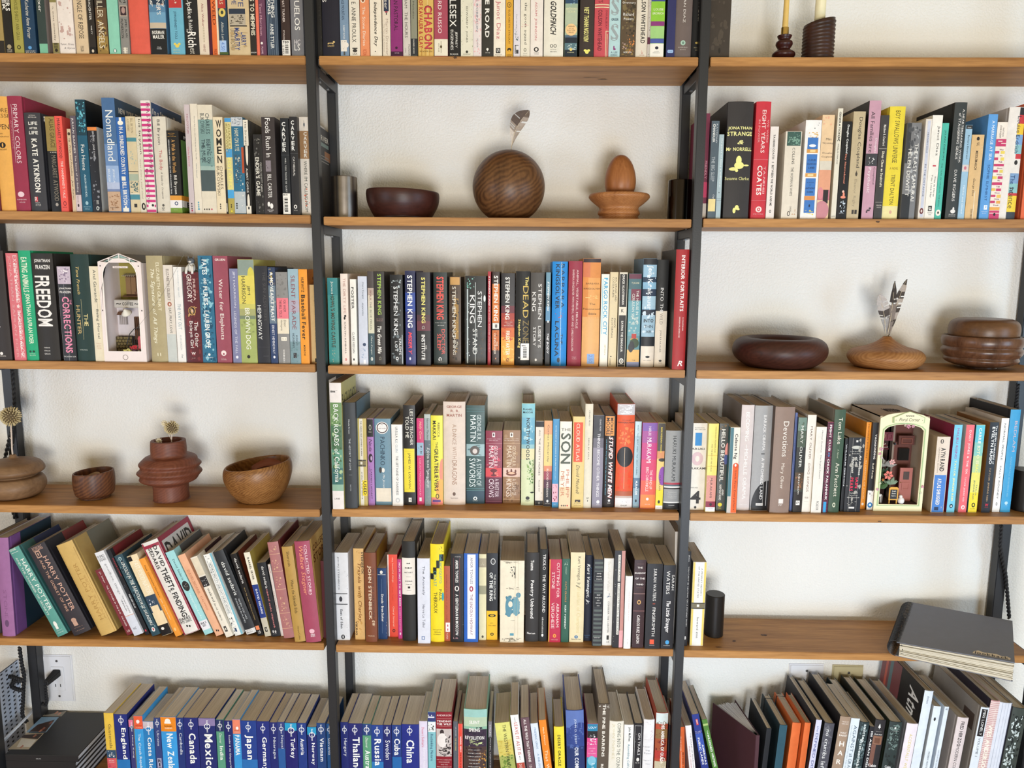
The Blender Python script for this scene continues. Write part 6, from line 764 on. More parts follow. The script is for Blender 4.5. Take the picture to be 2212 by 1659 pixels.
1040 1185 995 q1020|242226|h|black hardcover with a white mountain line border, reading On Trails|r d8d8d8 1025 1750 10 13|r d8d8d8 1025 1750 80 83|r d8d8d8 1025 1030 10 83|a d8d8d8 1060 1300 12 34 8|d f4f0f0 1135 1465 46 70 ON TRAILS|o e8e4e0 1505 1560 36 66|h d8d4d0 1575 1590 26 72 SS
1190 1350 935 q1170|eceaec|h|white hardcover with a pale pink tree drawing, reading Listening Point|a d8b8c4 1090 1230 56 90 26|a c8c4c8 960 1020 10 70 10|r c8b8c0 1235 1238 10 90|h 8c8c94 1330 1352 4 70 Listen-|h 8c8c94 1385 1410 26 64 ing|h 8c8c94 1430 1452 12 74 Point|h a8a8b0 1540 1556 8 80 Sigurd F.|h a8a8b0 1590 1606 28 68 Olson
1375 1555 835 q1330|b84c34|h|red canyon photograph hardcover reading This America of Ours|r d8e4e4 840 1000 0 100|a 6c5438 950 1100 0 100 30|r 8c6c44 1080 1220 0 100|r a85434 1220 1400 0 100|r b83c34 1400 1520 0 100|a 7c2824 1100 1560 0 100 30|r c8bca0 1560 1750 0 100|a ece4d0 1500 1750 40 100 30|D f8f4f0 975 1560 46 74 THIS AMERICA OF OURS
1562 1640 1015 q1540|241c28|p|slim black violet paperback tucked beside the black post|j b8a8b8 1140 1480 36 62 Essays by Gary Snyder
#6R
@1440 1420 6.9125
190 268 1040 q195|ec7038|p|orange paperback half behind the black post, its title beginning Beyond|d f8d0b8 1180 1400 12 40 VILLAGE STORIES|r f4e0d0 1410 1700 36 40|D 6c2c14 1420 1700 54 82 BEYOND THE
278 368 1022 q340|eeeaec|p|white paperback with faint grey and red lettering, title starting The Sound|d 6c6c74 1130 1660 62 82 THE SOUND OF MOUNTAIN|d b86c70 1320 1660 24 44 WALLACE STEGNER
375 485 858 q520|2c3c8c|p|glossy blue paperback with a white ribbon band, reading America's Public Lands|r 3c58b0 1140 1400 0 100|a e8e0dc 1100 1140 0 100 14|r c83c3c 920 1010 40 70|D e8ece8 930 1000 46 64 LESHY|D f4f4f4 1300 1600 62 86 AMERICAS|D f4f4f4 1200 1600 20 48 PUBLIC LANDS
525 605 935 q690|54843c|p|green paperback with white tall lettering, reading The Wilderness Writings|d e8f0e0 1090 1150 42 66 THE|D f4f8f0 1155 1630 32 72 WILDERNESS WRITINGS|r a8c078 990 1020 0 100
1495 1568 1060 q1440|1e2228|H|small plain black notebook standing between the maroon and teal ones
1690 1805 1010 q1615|2c5464/1c3038|H|plain dark teal notebook with an elastic band
1880 2010 975 q1835|e4743c/c8642c|H|plain orange notebook tied with a thin black elastic band, beside the teal one
2065 2195 975 q1975|e8743c/c85c24|H|plain orange notebook beside the white Defined spine
@1700 1420 6.94
400 512 935 q300|d4d4ec/2c2a2c|h|pale lavender hardcover with blue outlined letters, title beginning The Defined|j 4c5c9c 1030 1120 34 60 the|d 34488c 1140 1740 28 72 DEFINED DISH|L 24242a
572 722 985 q462|50505a/24222a|h|grey speckled hardcover with large white lowercase letters, reading no crumbs|a 6c6c74 990 1750 0 100 50|d f4f4f4 1085 1700 26 62 no crumbs left|L 242428
806 965 885 q660|a48c78/1c1a1e|h|taupe hardcover with widely stacked white capitals, its title Half Baked|h f4e8e0 960 976 22 86 TIEGHAN|h f4e8e0 990 1006 22 86 GERARD|H f4ece4 1120 1145 26 80 HALF|H f4ece4 1158 1185 16 92 BAKED|H f4ece4 1260 1335 30 76 H|H f4ece4 1395 1468 28 78 A|H f4ece4 1530 1600 30 74 R|H f4ece4 1665 1735 30 74 V
968 1098 910 q820|dce6ee|p|white paperback with grey blue serif capitals beginning Against|d 54687c 1020 1420 44 82 AGAINST|d 54687c 1440 1720 44 82 all GRAIN|d 7c8c9c 1020 1700 18 26 DELECTABLE PALEO RECIPES TO EAT WELL & FEEL GREAT
1102 1245 970 q965|28383c|h|dark slate patterned hardcover with white type, reading Smitten Kitchen|a 6c8084 980 1750 0 100 60|D e8f0f0 1005 1270 44 72 smitten|D e8f0f0 1230 1470 30 56 kitchen|d e8f0f0 1340 1400 62 74 the|D e8f0f0 1440 1760 32 60 cookbook
1248 1318 1035 q1135|25262c|p|black paperback with bold white letters, reading 101 Asian Dishes|D f0f0f0 1110 1760 40 84 101 ASIAN DISHES
1318 1475 935 q1240|2c2a2e/1c1a1c|h|black hardcover with a white pine tree and tan cabin photograph|o f0f0ec 1035 1060 32 56|o f0f0ec 1015 1045 36 52|o f0f0ec 998 1025 40 48|r f0f0ec 1060 1075 42 46|h d8d0c8 1112 1118 20 76 EDITED BY|H f0ece8 1148 1166 10 84 Zach Klein|r 8c6450 1180 1310 4 90|r 6c4838 1210 1290 20 70|r 7c5448 1310 1640 0 40|H f4f4f4 1600 1640 -5 76 Cabin|L 24241c
1550 1740 965 q1415|2c3838/3c4440|h|dark mossy forest photograph hardcover whose foot reads Cabin|a 6c807c 980 1400 0 100 50|a 1c2424 1100 1700 0 100 40|o f0f0ec 1045 1075 42 54|h e0e4e0 1105 1112 30 80 CABIN|H f4f4f4 1625 1660 20 66 Cabin|L 2c3428
1808 1978 990 q1680|ece2ea/a4a0a0|h|pale pink white hardcover with gold letters, reading Accidentally|d d8c868 1150 1690 36 62 ACCIDENTALLY WES|L 8c8c90
@1880 1280 4.377
512 596 928 q385|dde6f2/1c1a1c|h|white hardcover with a dark painted left cover, reading Atmos|d 3c4c6c 980 1050 36 62 Atmos|L 1c1a1c|Q 7c4448 0 100 52 100|Q 5c7478 0 100 72 80|Q c05c4c 0 100 84 90|k f0f0f0 6 40 8 32 Atmos
602 672 1072 q495|dfe8f0|p|slim white journal with a small black bird mark near its top|o 2c2c30 1180 1215 30 58|d 3c4450 1505 1700 40 62 MODERN HUNTSMAN
706 746 1078 q595|dce6f2|p|very slim white journal marked 40|h 2c3440 1095 1112 24 80 40|d 4c5868 1490 1700 36 60 ADVENTURE JOURNAL
832 938 1180 q735|dccfcf/b8aca4|h|pale pink hardcover with black capitals, its title Modern Col|D 2c2a2c 1220 1450 34 66 FRED HERZOG|d 4c4848 1455 1720 34 62 MODERN COLOR|L a89c94
1052 1132 1085 q942|dfe6f0/b8b4b8|h|white hardcover with a black name box, ending in Volume 1|r 1c1a1e 1105 1360 14 84|d f0f0f0 1115 1350 34 64 MISS LONELY|d 4c5460 1375 1550 36 62 VOLUME 1|L 9c948c|Q 5c4c44 10 24 8 30|Q 4c3c38 30 46 34 54|Q 6c5c54 52 66 58 78
1134 1222 1020 q1020|c89c9c|h|pink pinstriped hardcover with large cream capitals, its letters ending in Ander|z e8d4d0 1020 1700 0 100 40|d f0e0dc 1095 1250 52 74 THE COLLECTION|D f8f0e0 1250 1700 24 72 WES ANDERSON|L 2c2430
1228 1350 1040 q1110|d8dce8/34384c|h|thick navy hardcover shelved with its white page edges outward|r a8b0c0 1040 1700 20 23|r b8bccc 1040 1700 44 46|r a8b0c0 1040 1700 66 68|r 34384c 1020 1700 92 100|L 24222a
1358 1500 1090 q1255|3c4440|h|dark green hardcover with a silvery birch forest spine, at the picture edge|a c8d4d4 1150 1700 0 80 70|a 1c2424 1150 1700 0 100 50|L 5c5c5c
'''

# ------------------------------------------------------------------ books
def cover_bm(w, h, d, t, bulge, hinge):
    nseg = 10 if bulge > 0.0004 else 4
    def y(u): return bulge * (2 * u - 1) ** 2
    out = [(0.0, d)]
    if hinge: out += [(0.0, bulge + 0.010), (0.0009, bulge + 0.0065), (0.0, bulge + 0.003)]
    out += [(w * i / nseg, y(i / nseg)) for i in range(nseg + 1)]
    if hinge: out += [(w, bulge + 0.003), (w - 0.0009, bulge + 0.0065), (w, bulge + 0.010)]
    out += [(w, d)]
    inn = [(t, d)] + [(t + (w - 2 * t) * i / nseg, y(i / nseg) + t) for i in range(nseg + 1)] + [(w - t, d)]
    if hinge: inn = [(t, d), (t, bulge + t + 0.010), (t, bulge + t + .0065), (t, bulge + t + .003)] + inn[1:-1] + [(w - t, bulge + t + .003), (w - t, bulge + t + .0065), (w - t, bulge + t + .010), (w - t, d)]
    n = len(out); V = [(x, yy, z) for z in (0, h) for x, yy in out] + [(x, yy, z) for z in (0, h) for x, yy in inn]; F = []; K = []
    s0 = 4 if hinge else 1
    for i in range(n - 1):
        F.append((i, i + 1, n + i + 1, n + i)); K.append('L' if i < s0 else ('R' if i >= n - 1 - s0 else 'S'))
        F.append((2 * n + i + 1, 2 * n + i, 3 * n + i, 3 * n + i + 1)); K.append('I')
        F.append((n + i, n + i + 1, 3 * n + i + 1, 3 * n + i)); K.append('L' if i < s0 else ('R' if i >= n - 1 - s0 else 'S'))
        F.append((i + 1, i, 2 * n + i, 2 * n + i + 1)); K.append('L' if i < s0 else ('R' if i >= n - 1 - s0 else 'S'))
    F.append((0, n, 3 * n, 2 * n)); K.append('L'); F.append((n - 1, 3 * n - 1, 4 * n - 1, 2 * n - 1)); K.append('R')
    return V, F, K
SECWORD = {}
SETBACK = {'1L': [(0, 8)], '1M': [(0, 8)], '1R': [(0, 10)], '2L': [(0, 10)], '2M': [(0, 40)], '2R': [(0, 12)], '3L': [(0, 9)],
           '3M': [(715, 14), (900, 20), (980, 45), (1430, 42), (1442, 4)], '4M': [(0, 30)], '4R': [(0, 30)], '5L': [(0, 25)], '5M': [(0, 25)], '5R': [(0, 25)],
           '6L': [(0, 14)], '6M': [(0, 14)], '6R': [(0, 14), (1720, 10), (1760, -22), (2212, -26)]}
GROUP = {'1L': 'books left on the top shelf', '1M': 'books between the uprights on the top shelf', '1R': 'books on the candle shelf', '2L': 'books on the second shelf beside the travel memoirs',
 '2M': 'books on the wooden sphere shelf', '2R': 'books on the gilt raven shelf', '3L': 'books on the coffee shop shelf', '3M': 'books on the horror novel shelf', '4M': 'books on the Pachinko shelf',
 '4R': 'books on the floral shop shelf', '5L': 'leaning books beside the lilac hardcover', '5M': 'books on the whale spine shelf', '5R': 'books beside the black cylinder', '6L': 'travel guides on the lowest shelf',
 '6M': 'books in the middle of the lowest shelf', '6R': 'cookbooks and notebooks on the lowest shelf'}
def interp(tab, x):
    if x <= tab[0][0]: return tab[0][1]
    for (a, va), (b, vb) in zip(tab, tab[1:]):
        if x <= b: return va + (vb - va) * (x - a) / (b - a)
    return tab[-1][1]

def parse(txt):
    books, sec, ox, oy, sc = [], None, 0, 0, 1
    for ln in txt.strip().split('\n'):
        if ln[0] == '#': sec = ln[1:3]; continue
        if ln[0] == '@': ox, oy, sc = (float(v) for v in ln[1:].split()); continue
        f = ln.split('|'); h = f[0].split(); B = dict(sec=sec, ox=ox, oy=oy, sc=sc, kind=f[2], label=f[3], prints=[])
        X = lambda v: ox + float(v) / sc
        Yp = lambda v: oy + float(v) / sc
        B['x0'], B['x1'], B['yt'] = X(h[0]), X(h[1]), Yp(h[2])
        for e in h[3:]:
            if e[0] == 'b': B['yb'] = Yp(e[1:])
            if e[0] == 't': B['xt'] = X(e[1:])
            if e[0] == 'q': B['xq'] = X(e[1:])
        c = f[1].split('/'); B['col'] = c[0]; B['cov'] = c[1] if len(c) > 1 else c[0]
        i = 4
        for p in f[4:]:
            if not p: continue
            q = p.split(' ', 6)
            if len(q) < 6 and q[0] != 'L': continue
            B['prints'].append(q)
        books.append(B)
    return books

def place_book(B):
    """spine outline measured in the photograph -> a real book standing on its shelf (metres)"""
    sec = B['sec']; k = B['kind']
    s = max(interp(SETBACK[sec], B['x0']) / 1000, B.get('smin', -1))
    zs = shelf_z(sec, 0.5 * (SHELF[sec][0] + SHELF[sec][2])); B['lean'] = 0.0
    if sec[0] == '6':
        Y = 0.003 + s; P = at_y(B['x0'], B['yt'], Y); P1 = at_y(B['x1'], B['yt'], Y); Q = at_y(B['xq'], 1659, Y) if 'xq' in B else P
        lean = math.degrees(math.atan2(P[0] - Q[0], P[2] - Q[2])); lean = 0.0 if abs(lean) < 0.9 or sec == '6L' else lean
        if sec == '6M': lean = -7.4 if lean < -5.5 else (-2.4 if lean < -1.5 else 0.0)
        if sec == '6R' and P[0] > 0.55: lean = 4.6 if P[0] > 0.675 else 3.2
        lean = math.radians(lean)
        B['lean'] = lean; w = (P1[0] - P[0]) * math.cos(lean); zs = shelf_z(sec, P[0])
        B['w'] = w; L = (P[2] - zs) / math.cos(lean)
        if lean > 0: L -= w * math.tan(lean)                    # leaning right it stands on its right edge
        B['h'] = L; B['Y'] = Y; B['X'] = P[0] - (L * math.sin(lean))
        B['Z'] = zs + (w * math.sin(lean) if lean > 0 else 0.0)
        return
    if 'yb' in B:
        P = at_z(B['x0'], B['yb'], zs); s = max(min(max(P[1] - 0.003, 0.001), 0.075), B.get('smin', -1))
    Y = 0.003 + s; X0 = x_at(B['x0'], Y, zs); zs = shelf_z(sec, X0); X0 = x_at(B['x0'], Y, zs); X1 = x_at(B['x1'], Y, zs)
    if 'xt' in B:
        T = at_y(B['xt'], B['yt'], Y); lean = math.atan2(T[0] - X0, T[2] - zs); B['lean'] = lean; B['h'] = math.hypot(T[0] - X0, T[2] - zs); B['w'] = (X1 - X0) / max(math.cos(lean), .8)
    else:
        B['h'] = z_at(B['yt'], X0, Y) - zs; B['w'] = X1 - X0
    B['X'], B['Y'], B['Z'] = X0, Y, zs
    if B['lean'] > 0: B['Z'] = zs + B['w'] * math.sin(B['lean'])

TITLES = set()
def build_book(B, rng):
    k, w, h, lean = B['kind'], B['w'], B['h'], B['lean']; sec = B['sec']
    hard = k in 'hH'
    d = {'p': 0.132 * min(max(h / .205, .85), 1.12), 'm': 0.106, 'h': 0.155 * min(max(h / .235, .8), 1.08), 'H': 0.130}[k] + rng.uniform(-.004, .004)
    if sec == '6R' and k == 'h': d = 0.195
    d = min(d, WALL_Y - 0.003 - B['Y'], B.get('ymax', 9) - B['Y'])
    t = min(0.0024, w * .12) if hard else min(0.0006, w * .06)
    bulge = min(.085 * w, .0032) if k == 'h' else (0.00015 if k == 'H' else min(.03 * w, .0009))
    nm = 'hardcover_book' if k == 'h' else ('notebook' if k == 'H' and 'notebook' in B['label'] else ('hardcover_book' if hard else 'paperback_book'))
    if 'travel guide' in B['label']: nm = 'travel_guide_book'
    root = thing(nm, B['label'], 'notebook' if nm == 'notebook' else 'book', (B['X'], B['Y'], B['Z']), (0, lean, 0), GROUP[sec])
    V, F, K = cover_bm(w, h, d, t, bulge, k == 'h' and w > .012)
    cov = raw('cover', V, F, M_CLOTH if hard else M_PAPERBACK, root)
    left = hexlin(B['cov']); right = hexlin(B['cov'])
    for q in B['prints']:
        if q[0] == 'L': left = hexlin(q[1])
    cm = {'S': hexlin(B['col']), 'L': left, 'R': right, 'I': (0.55, 0.50, 0.42)}
    ink(cov.data, [cm[x] for x in K])
    lip = 0.003 if hard else 0.0002; i = t + 0.0003
    bm = bmesh.new(); tail = 0.004 if hard else 0.0006
    # page block: its back follows the spine, its top sags a little towards the fore edge
    ny = 4; rows = []
    for j in range(ny + 1):
        yy = bulge + t + .0004 + (d - tail - bulge - t - .0004) * j / ny; sag = .0012 * math.sin(PI * j / ny) if not hard else .0006 * j / ny
        rows.append([bm.verts.new((x, yy, z)) for x, z in ((i, lip), (w - i, lip), (w - i, h - lip - sag), (i, h - lip - sag))])
    for j in range(ny):
        for a in range(4): bm.faces.new((rows[j][a], rows[j][(a + 1) % 4], rows[j + 1][(a + 1) % 4], rows[j + 1][a]))
    bm.faces.new(rows[0][::-1]); bm.faces.new(rows[-1])
    obj('page_block', bm, M_PAGES, root)
    # ink on the spine
    cl, sl = math.cos(lean), math.sin(lean)
    def vz(py, u):                                            # picture row -> height along the spine
        py = B['oy'] + py / B['sc']
        Zw = z_at(py, B['X'] + u * w * cl + 0.5 * h * sl, B['Y'])
        Zw = z_at(py, B['X'] + u * w * cl + (Zw - B['Z']) * sl, B['Y'])
        return (Zw - B['Z'] + u * w * sl) / max(cl, .5)
    P = Print(); S = Print(); nu = 8 if bulge > .0006 else 3
    side = 'R' if sec[1] == 'L' or B['x1'] < 1106 else 'L'
    for q in B['prints']:
        st = q[0]
        if st == 'L': continue
        col = hexlin(q[1] if len(q[1]) == 6 else {'w': 'f4f0e8', 'c': 'e8dcc4'}.get(q[1], '1c1a19'))
        a, b, c, e = (float(x) for x in q[2:6]); txt = q[6] if len(q) > 6 else ''
        if st in 'qQYk':
            v1, v0 = h * (1 - a / 100), h * (1 - b / 100); y0, y1 = d * c / 100 + bulge + .0115 * (c == 0 and hard), d * e / 100
            y0 = max(y0, bulge + (.0105 if hard else .0005)); y1 = min(y1, d - .0003)
            if st == 'Q': S.rect(y0, y1, max(v0, .0002), min(v1, h - .0002), col); S.layer()
            elif st == 'Y':
                n = 16
                for i_ in range(n): S.rect(y0 + (y1 - y0) * i_ / n, y0 + (y1 - y0) * (i_ + .5) / n, .001, h - .001, col)
                S.layer()
            else: S.text(txt, *((y0, y1) if side == 'R' else (y1, y0)), v0, v1, col, 'd' if st == 'k' else 'h', True, st == 'k'); S.layer()
            continue
        u0, u1 = c / 100, e / 100
        if abs(u1 - u0) < .003 or a == b: continue
        um = (u0 + u1) / 2; up = st == 's'
        if a > b: a, b = b, a
        v1, v0 = vz(a, um), vz(b, um)
        # nothing leaves the spine
        lo, hi = .0006, h - .0006
        U0, U1 = max(u0, .006) * w, min(u1, .994) * w
        if st in 'ra' or st == 'z': v0, v1 = max(v0, lo), min(v1, hi)
        if v1 - v0 < .0003 or v1 < lo or v0 > hi: continue
        if st == 'r': P.rect(U0, U1, v0, v1, col, nu)
        elif st == 'o': P.ellipse(u0 * w, u1 * w, v0, v1, col, ulim=(.006 * w, .994 * w, lo, hi))
        elif st == 'a': P.blobs(U0, U1, v0, v1, col, int(txt or 12), rng)
        elif st == 'z':
            n = int(txt or 10)
            for i_ in range(n): P.rect(U0, U1, v0 + (v1 - v0) * i_ / n, v0 + (v1 - v0) * (i_ + .5) / n, col, nu)
        elif st == 'P':
            # ring mark with the series name running through it
            cv, hh = (v0 + v1) / 2, (v1 - v0); r = min(hh * .27, (U1 - U0) / 2); cu = (U0 + U1) / 2; wht = (.82, .82, .84)
            P.ellipse(cu - r, cu + r, cv - r, cv + r, wht); P.layer(); P.ellipse(cu - r * .78, cu + r * .78, cv - r * .78, cv + r * .78, col); P.layer()
            P.text('lonely planet', cu - r * .42, cu + r * .42, v0, v1, wht, 'd', True)
        elif st == 'v':
            n = len(txt); st_ = (v1 - v0) / n
            for i_, ch in enumerate(txt): P.text(ch, U0, U1, v1 - st_ * (i_ + .82), v1 - st_ * i_, col, 'h', True)
        elif txt.strip():
            v0, v1 = max(v0, lo), min(v1, hi)
            P.text(txt, U0, U1, v0, v1, col, 'd' if st in 'dDjJ' else ('s' if up else 'h'), st in 'DJHG', st in 'jJgG')
        P.layer()
    P.build('spine_print', cov, lambda u, v, l: np.column_stack((u, bulge * (2 * u / w - 1) ** 2 - l, v)))
    if side == 'R': S.build('cover_print', cov, lambda u, v, l: np.column_stack((w + l, u, v)))
    else: S.build('cover_print', cov, lambda u, v, l: np.column_stack((-l, u, v)))
    return root

BOOKS = parse(DATA)
POSTS = ((-.4608, -.4318), (.3522, .3790), (-1.2795, -1.248), (1.1745, 1.207))
for B in BOOKS:
    place_book(B)
    for a, b in POSTS:                                        # a book that reaches past a post stands behind the front post and before the rear one
        e = B['h'] * math.sin(B['lean']); lo, hi = B['X'] + min(e, 0), B['X'] + B['w'] + max(e, 0)
        if lo < b and hi > a:
            if B['Y'] < .0272: B['smin'] = .0246; place_book(B)
            B['ymax'] = .1632
# neighbours that stand upright share a boundary instead of cutting into each other
for A, B in zip(BOOKS, BOOKS[1:]):
    if A['sec'] == B['sec'] and A['lean'] == 0 and B['lean'] == 0:
        gap = B['X'] - (A['X'] + A['w'])
        if gap < 0.0002:
            mid = (B['X'] + A['X'] + A['w']) / 2; r = B['X'] + B['w']
            A['w'] = mid - .0001 - A['X']; B['X'] = mid + .0001; B['w'] = r - B['X']
    elif A['sec'] == B['sec'] and A['lean'] == B['lean']:     # parallel leaning neighbours
        need = A['X'] + A['w'] / math.cos(A['lean']) + .0003
        if B['X'] < need: B['X'] = need
def outline(B):
    c, s = math.cos(B['lean']), math.sin(B['lean']); return [(B['X'] + x * c + z * s, B['Z'] - x * s + z * c) for x, z in ((0, 0), (B['w'], 0), (B['w'], B['h']), (0, B['h']))]
for A, B in zip(BOOKS, BOOKS[1:]):                            # leaning neighbours are trimmed until they only touch
    if A['sec'] != B['sec'] or (A['lean'] == 0 and B['lean'] == 0): continue
    for _ in range(40):
        a, b = outline(A), outline(B); worst = 0.0
        for k_ in range(9):
            f = k_ / 8; r = (a[1][0] + (a[2][0] - a[1][0]) * f, a[1][1] + (a[2][1] - a[1][1]) * f)
            t_ = (r[1] - b[0][1]) / max(1e-6, b[3][1] - b[0][1])
            if 0 <= t_ <= 1: worst = max(worst, r[0] - (b[0][0] + (b[3][0] - b[0][0]) * t_))
        if worst < .0002: break
        A['w'] -= min(worst, .001) * .5; d_ = min(worst, .001) * .5; B['X'] += d_; B['w'] -= d_ * .6
for n_, B in enumerate(BOOKS):
    B['w'] = max(B['w'], .004)
    B['root'] = build_book(B, random.Random(100 + n_))
lb = [b['label'] for b in BOOKS]
for l in lb:
    if lb.count(l) > 1 or not 4 <= len(l.split()) <= 16: print('LABEL', len(l.split()), l)
print('books', len(BOOKS))

# ------------------------------------------------------------------ turned wood, steel and small things
def spot(px, sec, y):
    X = x_at(px, y, shelf_z(sec, 0.0)); return np.array([X, y, shelf_z(sec, x_at(px, y, shelf_z(sec, X)))])
def mpp(P): return ((np.array(P) - CAM) @ CW) / FPX            # metres per pixel of the 2212 px frame at a place
WALNUT = wood('walnut', '412817', '6d4a2c', axis=2, scale=16, stretch=0.35, rough=0.42, rings=0.24, ringscale=34, warp=9.0)
WENGE = wood('dark_walnut_bowl', '2a120e', '43211a', axis=0, scale=22, stretch=0.25, rough=0.42)
CHERRY = wood('cherry', '8a5630', 'b27a4a', axis=2, scale=20, stretch=0.3, rough=0.45, rings=0.14, ringscale=90, warp=2.5)
EGGW = wood('teak_egg', '7a4520', 'a3683a', axis=2, scale=30, stretch=0.15, rough=0.42)
DARKRED = wood('dark_redwood', '301812', '4a281f', axis=0, scale=16, stretch=0.4, rough=0.45, rings=0.12, ringscale=44, warp=8.0)
OLIVE = wood('elm_burl', '84562e', 'a9794a', axis=0, scale=18, stretch=0.4, rough=0.5, rings=0.20, ringscale=60, warp=8.0)
ASHBROWN = wood('ash_brown', '5e442e', '8c6b4c', axis=0, scale=20, stretch=0.2, rough=0.5)
REDWOOD = wood('redwood', '5a2f20', '774431', axis=2, scale=20, stretch=0.2, rough=0.5, rings=0.15, ringscale=60, warp=6.0)
LAMINATE = wood('striped_pot_wood', '432519', '6e4429', axis=2, scale=40, stretch=0.05, rough=0.45, rings=0.24, ringscale=50, warp=2.5)
YEW = wood('yew_burl', '643d1c', '96683a', axis=0, scale=16, stretch=0.6, rough=0.4, rings=0.22, ringscale=70, warp=9.0)
BLACKWALNUT = wood('figured_walnut', '3a2217', '6e4a34', axis=2, scale=30, stretch=0.3, rough=0.3, coat=0.2)
SMOKE = wood('smoked_oak_ribs', '24150f', '47291d', axis=0, scale=30, stretch=0.2, rough=0.42)
EBONY = wood('rosewood_holder', '2a0f0c', '47201a', axis=2, scale=20, stretch=0.3, rough=0.35)
BRASS = plain('brass', 'c8a860', 0.3, 1.0, noise=0.05)
STEEL = plain('brushed_steel', '8c8580', 0.32, 1.0, noise=0.3, scale=40)
DSTEEL = plain('dark_polished_steel', '3c3632', 0.16, 1.0, noise=0.15, scale=20)
BLACKEN = plain('blackened_steel', '2a2725', 0.38, 0.6, noise=0.15, scale=30)
WAX = plain('ivory_wax', 'ece0b4', 0.45); WAX2 = plain('honey_wax', 'dcb868', 0.45)

def turned(name, label, cat, P, prof_px, mat, part='body', n=6, rf=None, seg=56, group=None, cap=True):
    """a lathe-turned thing: profile in pixels of the photograph (radius, height)"""
    k = mpp(P); t = thing(name, label, cat, P, group=group)
    pr = smooth_prof([(r * k, z * k) for r, z in prof_px], n) if n else [(r * k, z * k) for r, z in prof_px]
    obj(part, lathe_bm(pr, seg, rf, cap), mat, t, True); return t, k

# candle holders on the top shelf
P = spot(1691, '1R', .075)
t, k = turned('candle_holder', 'small dark turned wood candle holder with brass cup', 'candle holder', P, [(.1, 0), (20, 0), (21, 3), (18.5, 9), (19, 14), (23.5, 21), (23, 27), (15, 33), (13, 36), (17.5, 44), (16.5, 50), (12, 54), (14.5, 60), (14, 63), (.1, 63)], EBONY)
obj('brass_cup', lathe_bm([(6, 0), (8, 0), (8, 16), (6.8, 16), (6.8, 3), (.1, 3)] and [(8 * k, 62 * k), (8 * k, 79 * k), (6.9 * k, 79 * k), (6.9 * k, 66 * k)], 32), BRASS, t, False)
c = thing('candle', 'slim honey coloured taper candle standing in the brass cup', 'candle', P + (0, 0, 66.5 * k)); obj('wax', lathe_bm(smooth_prof([(.1 * k, 0), (6.2 * k, 0), (5.8 * k, 40 * k), (4.2 * k, 190 * k), (1.2 * k, 203 * k), (.1 * k, 204 * k)], 3), 24), WAX2, c, True); obj('wick', tube_bm([(0, 0, 203 * k), (.002, 0, 211 * k)], .0006, 6), plain('wick', '2a2622', .9), c)
P = spot(1764, '1R', .08); k = mpp(P)
t = thing('candle_holder', 'broad ribbed dark wood candle holder with slanted top', 'candle holder', P)
pr = [(.1, 0), (31, 0)]
for i in range(12): pr += [(32.6, i * 7.4 + 2), (33.2, i * 7.4 + 4), (31, i * 7.4 + 7)]
pr += [(31.5, 91), (24, 92), (16, 90), (15, 84), (.1, 84)]
obj('body', lathe_bm([(r * k, z * k) for r, z in pr], 56, lambda r, z, a, i: (r, z * (1 + .075 * math.cos(a) * (z / (91 * k))))), SMOKE, t, True)
c = thing('candle', 'thick ivory pillar candle standing in the ribbed holder', 'candle', P + (0, 0, 84.5 * k)); obj('wax', lathe_bm([(.1 * k, 0), (11 * k, 0), (10.6 * k, 120 * k), (9 * k, 123 * k), (.1 * k, 121 * k)], 32), WAX, c, True); obj('wick', tube_bm([(0, 0, 121 * k), (.001, 0, 131 * k)], .0007, 6), plain('wick', '2a2622', .9), c)

# steel cylinders used as book ends
def cylinder(px, sec, y, rpx, hpx, mat, label):
    P = spot(px, sec, y); k = mpp(P); t = thing('steel_cylinder', label, 'cylinder', P, group='metal cylinders used as book ends')
    obj('body', lathe_bm([(rpx * k - .001, 0), (rpx * k, .001), (rpx * k, hpx * k - .001), (rpx * k - .001, hpx * k)], 64), mat, t)
    obj('top_disc', lathe_bm([(rpx * k - .0016, hpx * k), (rpx * k - .0016, hpx * k + .0003)], 48), mat, t)
cylinder(745, '2M', .075, 28, 88, STEEL, 'scuffed grey steel cylinder beside the dark low bowl')
cylinder(1468, '2M', .075, 27, 86, DSTEEL, 'dark polished steel cylinder beside the egg in its stand')
cylinder(1541, '5R', .085, 20, 92, BLACKEN, 'black metal cylinder beside the yellow striped white paperback')
cylinder(2210, '4R', .060, 27, 88, BLACKEN, 'black metal cylinder beside the bright blue Bedlam hardcover')

# low dark bowl
P = spot(871, '2M', .09); k = mpp(P)
t = thing('wooden_bowl', 'low dark stained wooden bowl beside the grey steel cylinder', 'bowl', P)
pr = smooth_prof([(.1, 0), (56, 0), (62, 6), (74, 28), (78, 46), (77.5, 57), (75, 60), (72, 56), (70, 40), (58, 14), (.1, 9)], 5)
obj('body', lathe_bm([(r * k, z * k) for r, z in pr], 64, lambda r, z, a, i: (r, z * (1 - .045 * math.cos(a)))), WENGE, t, True)

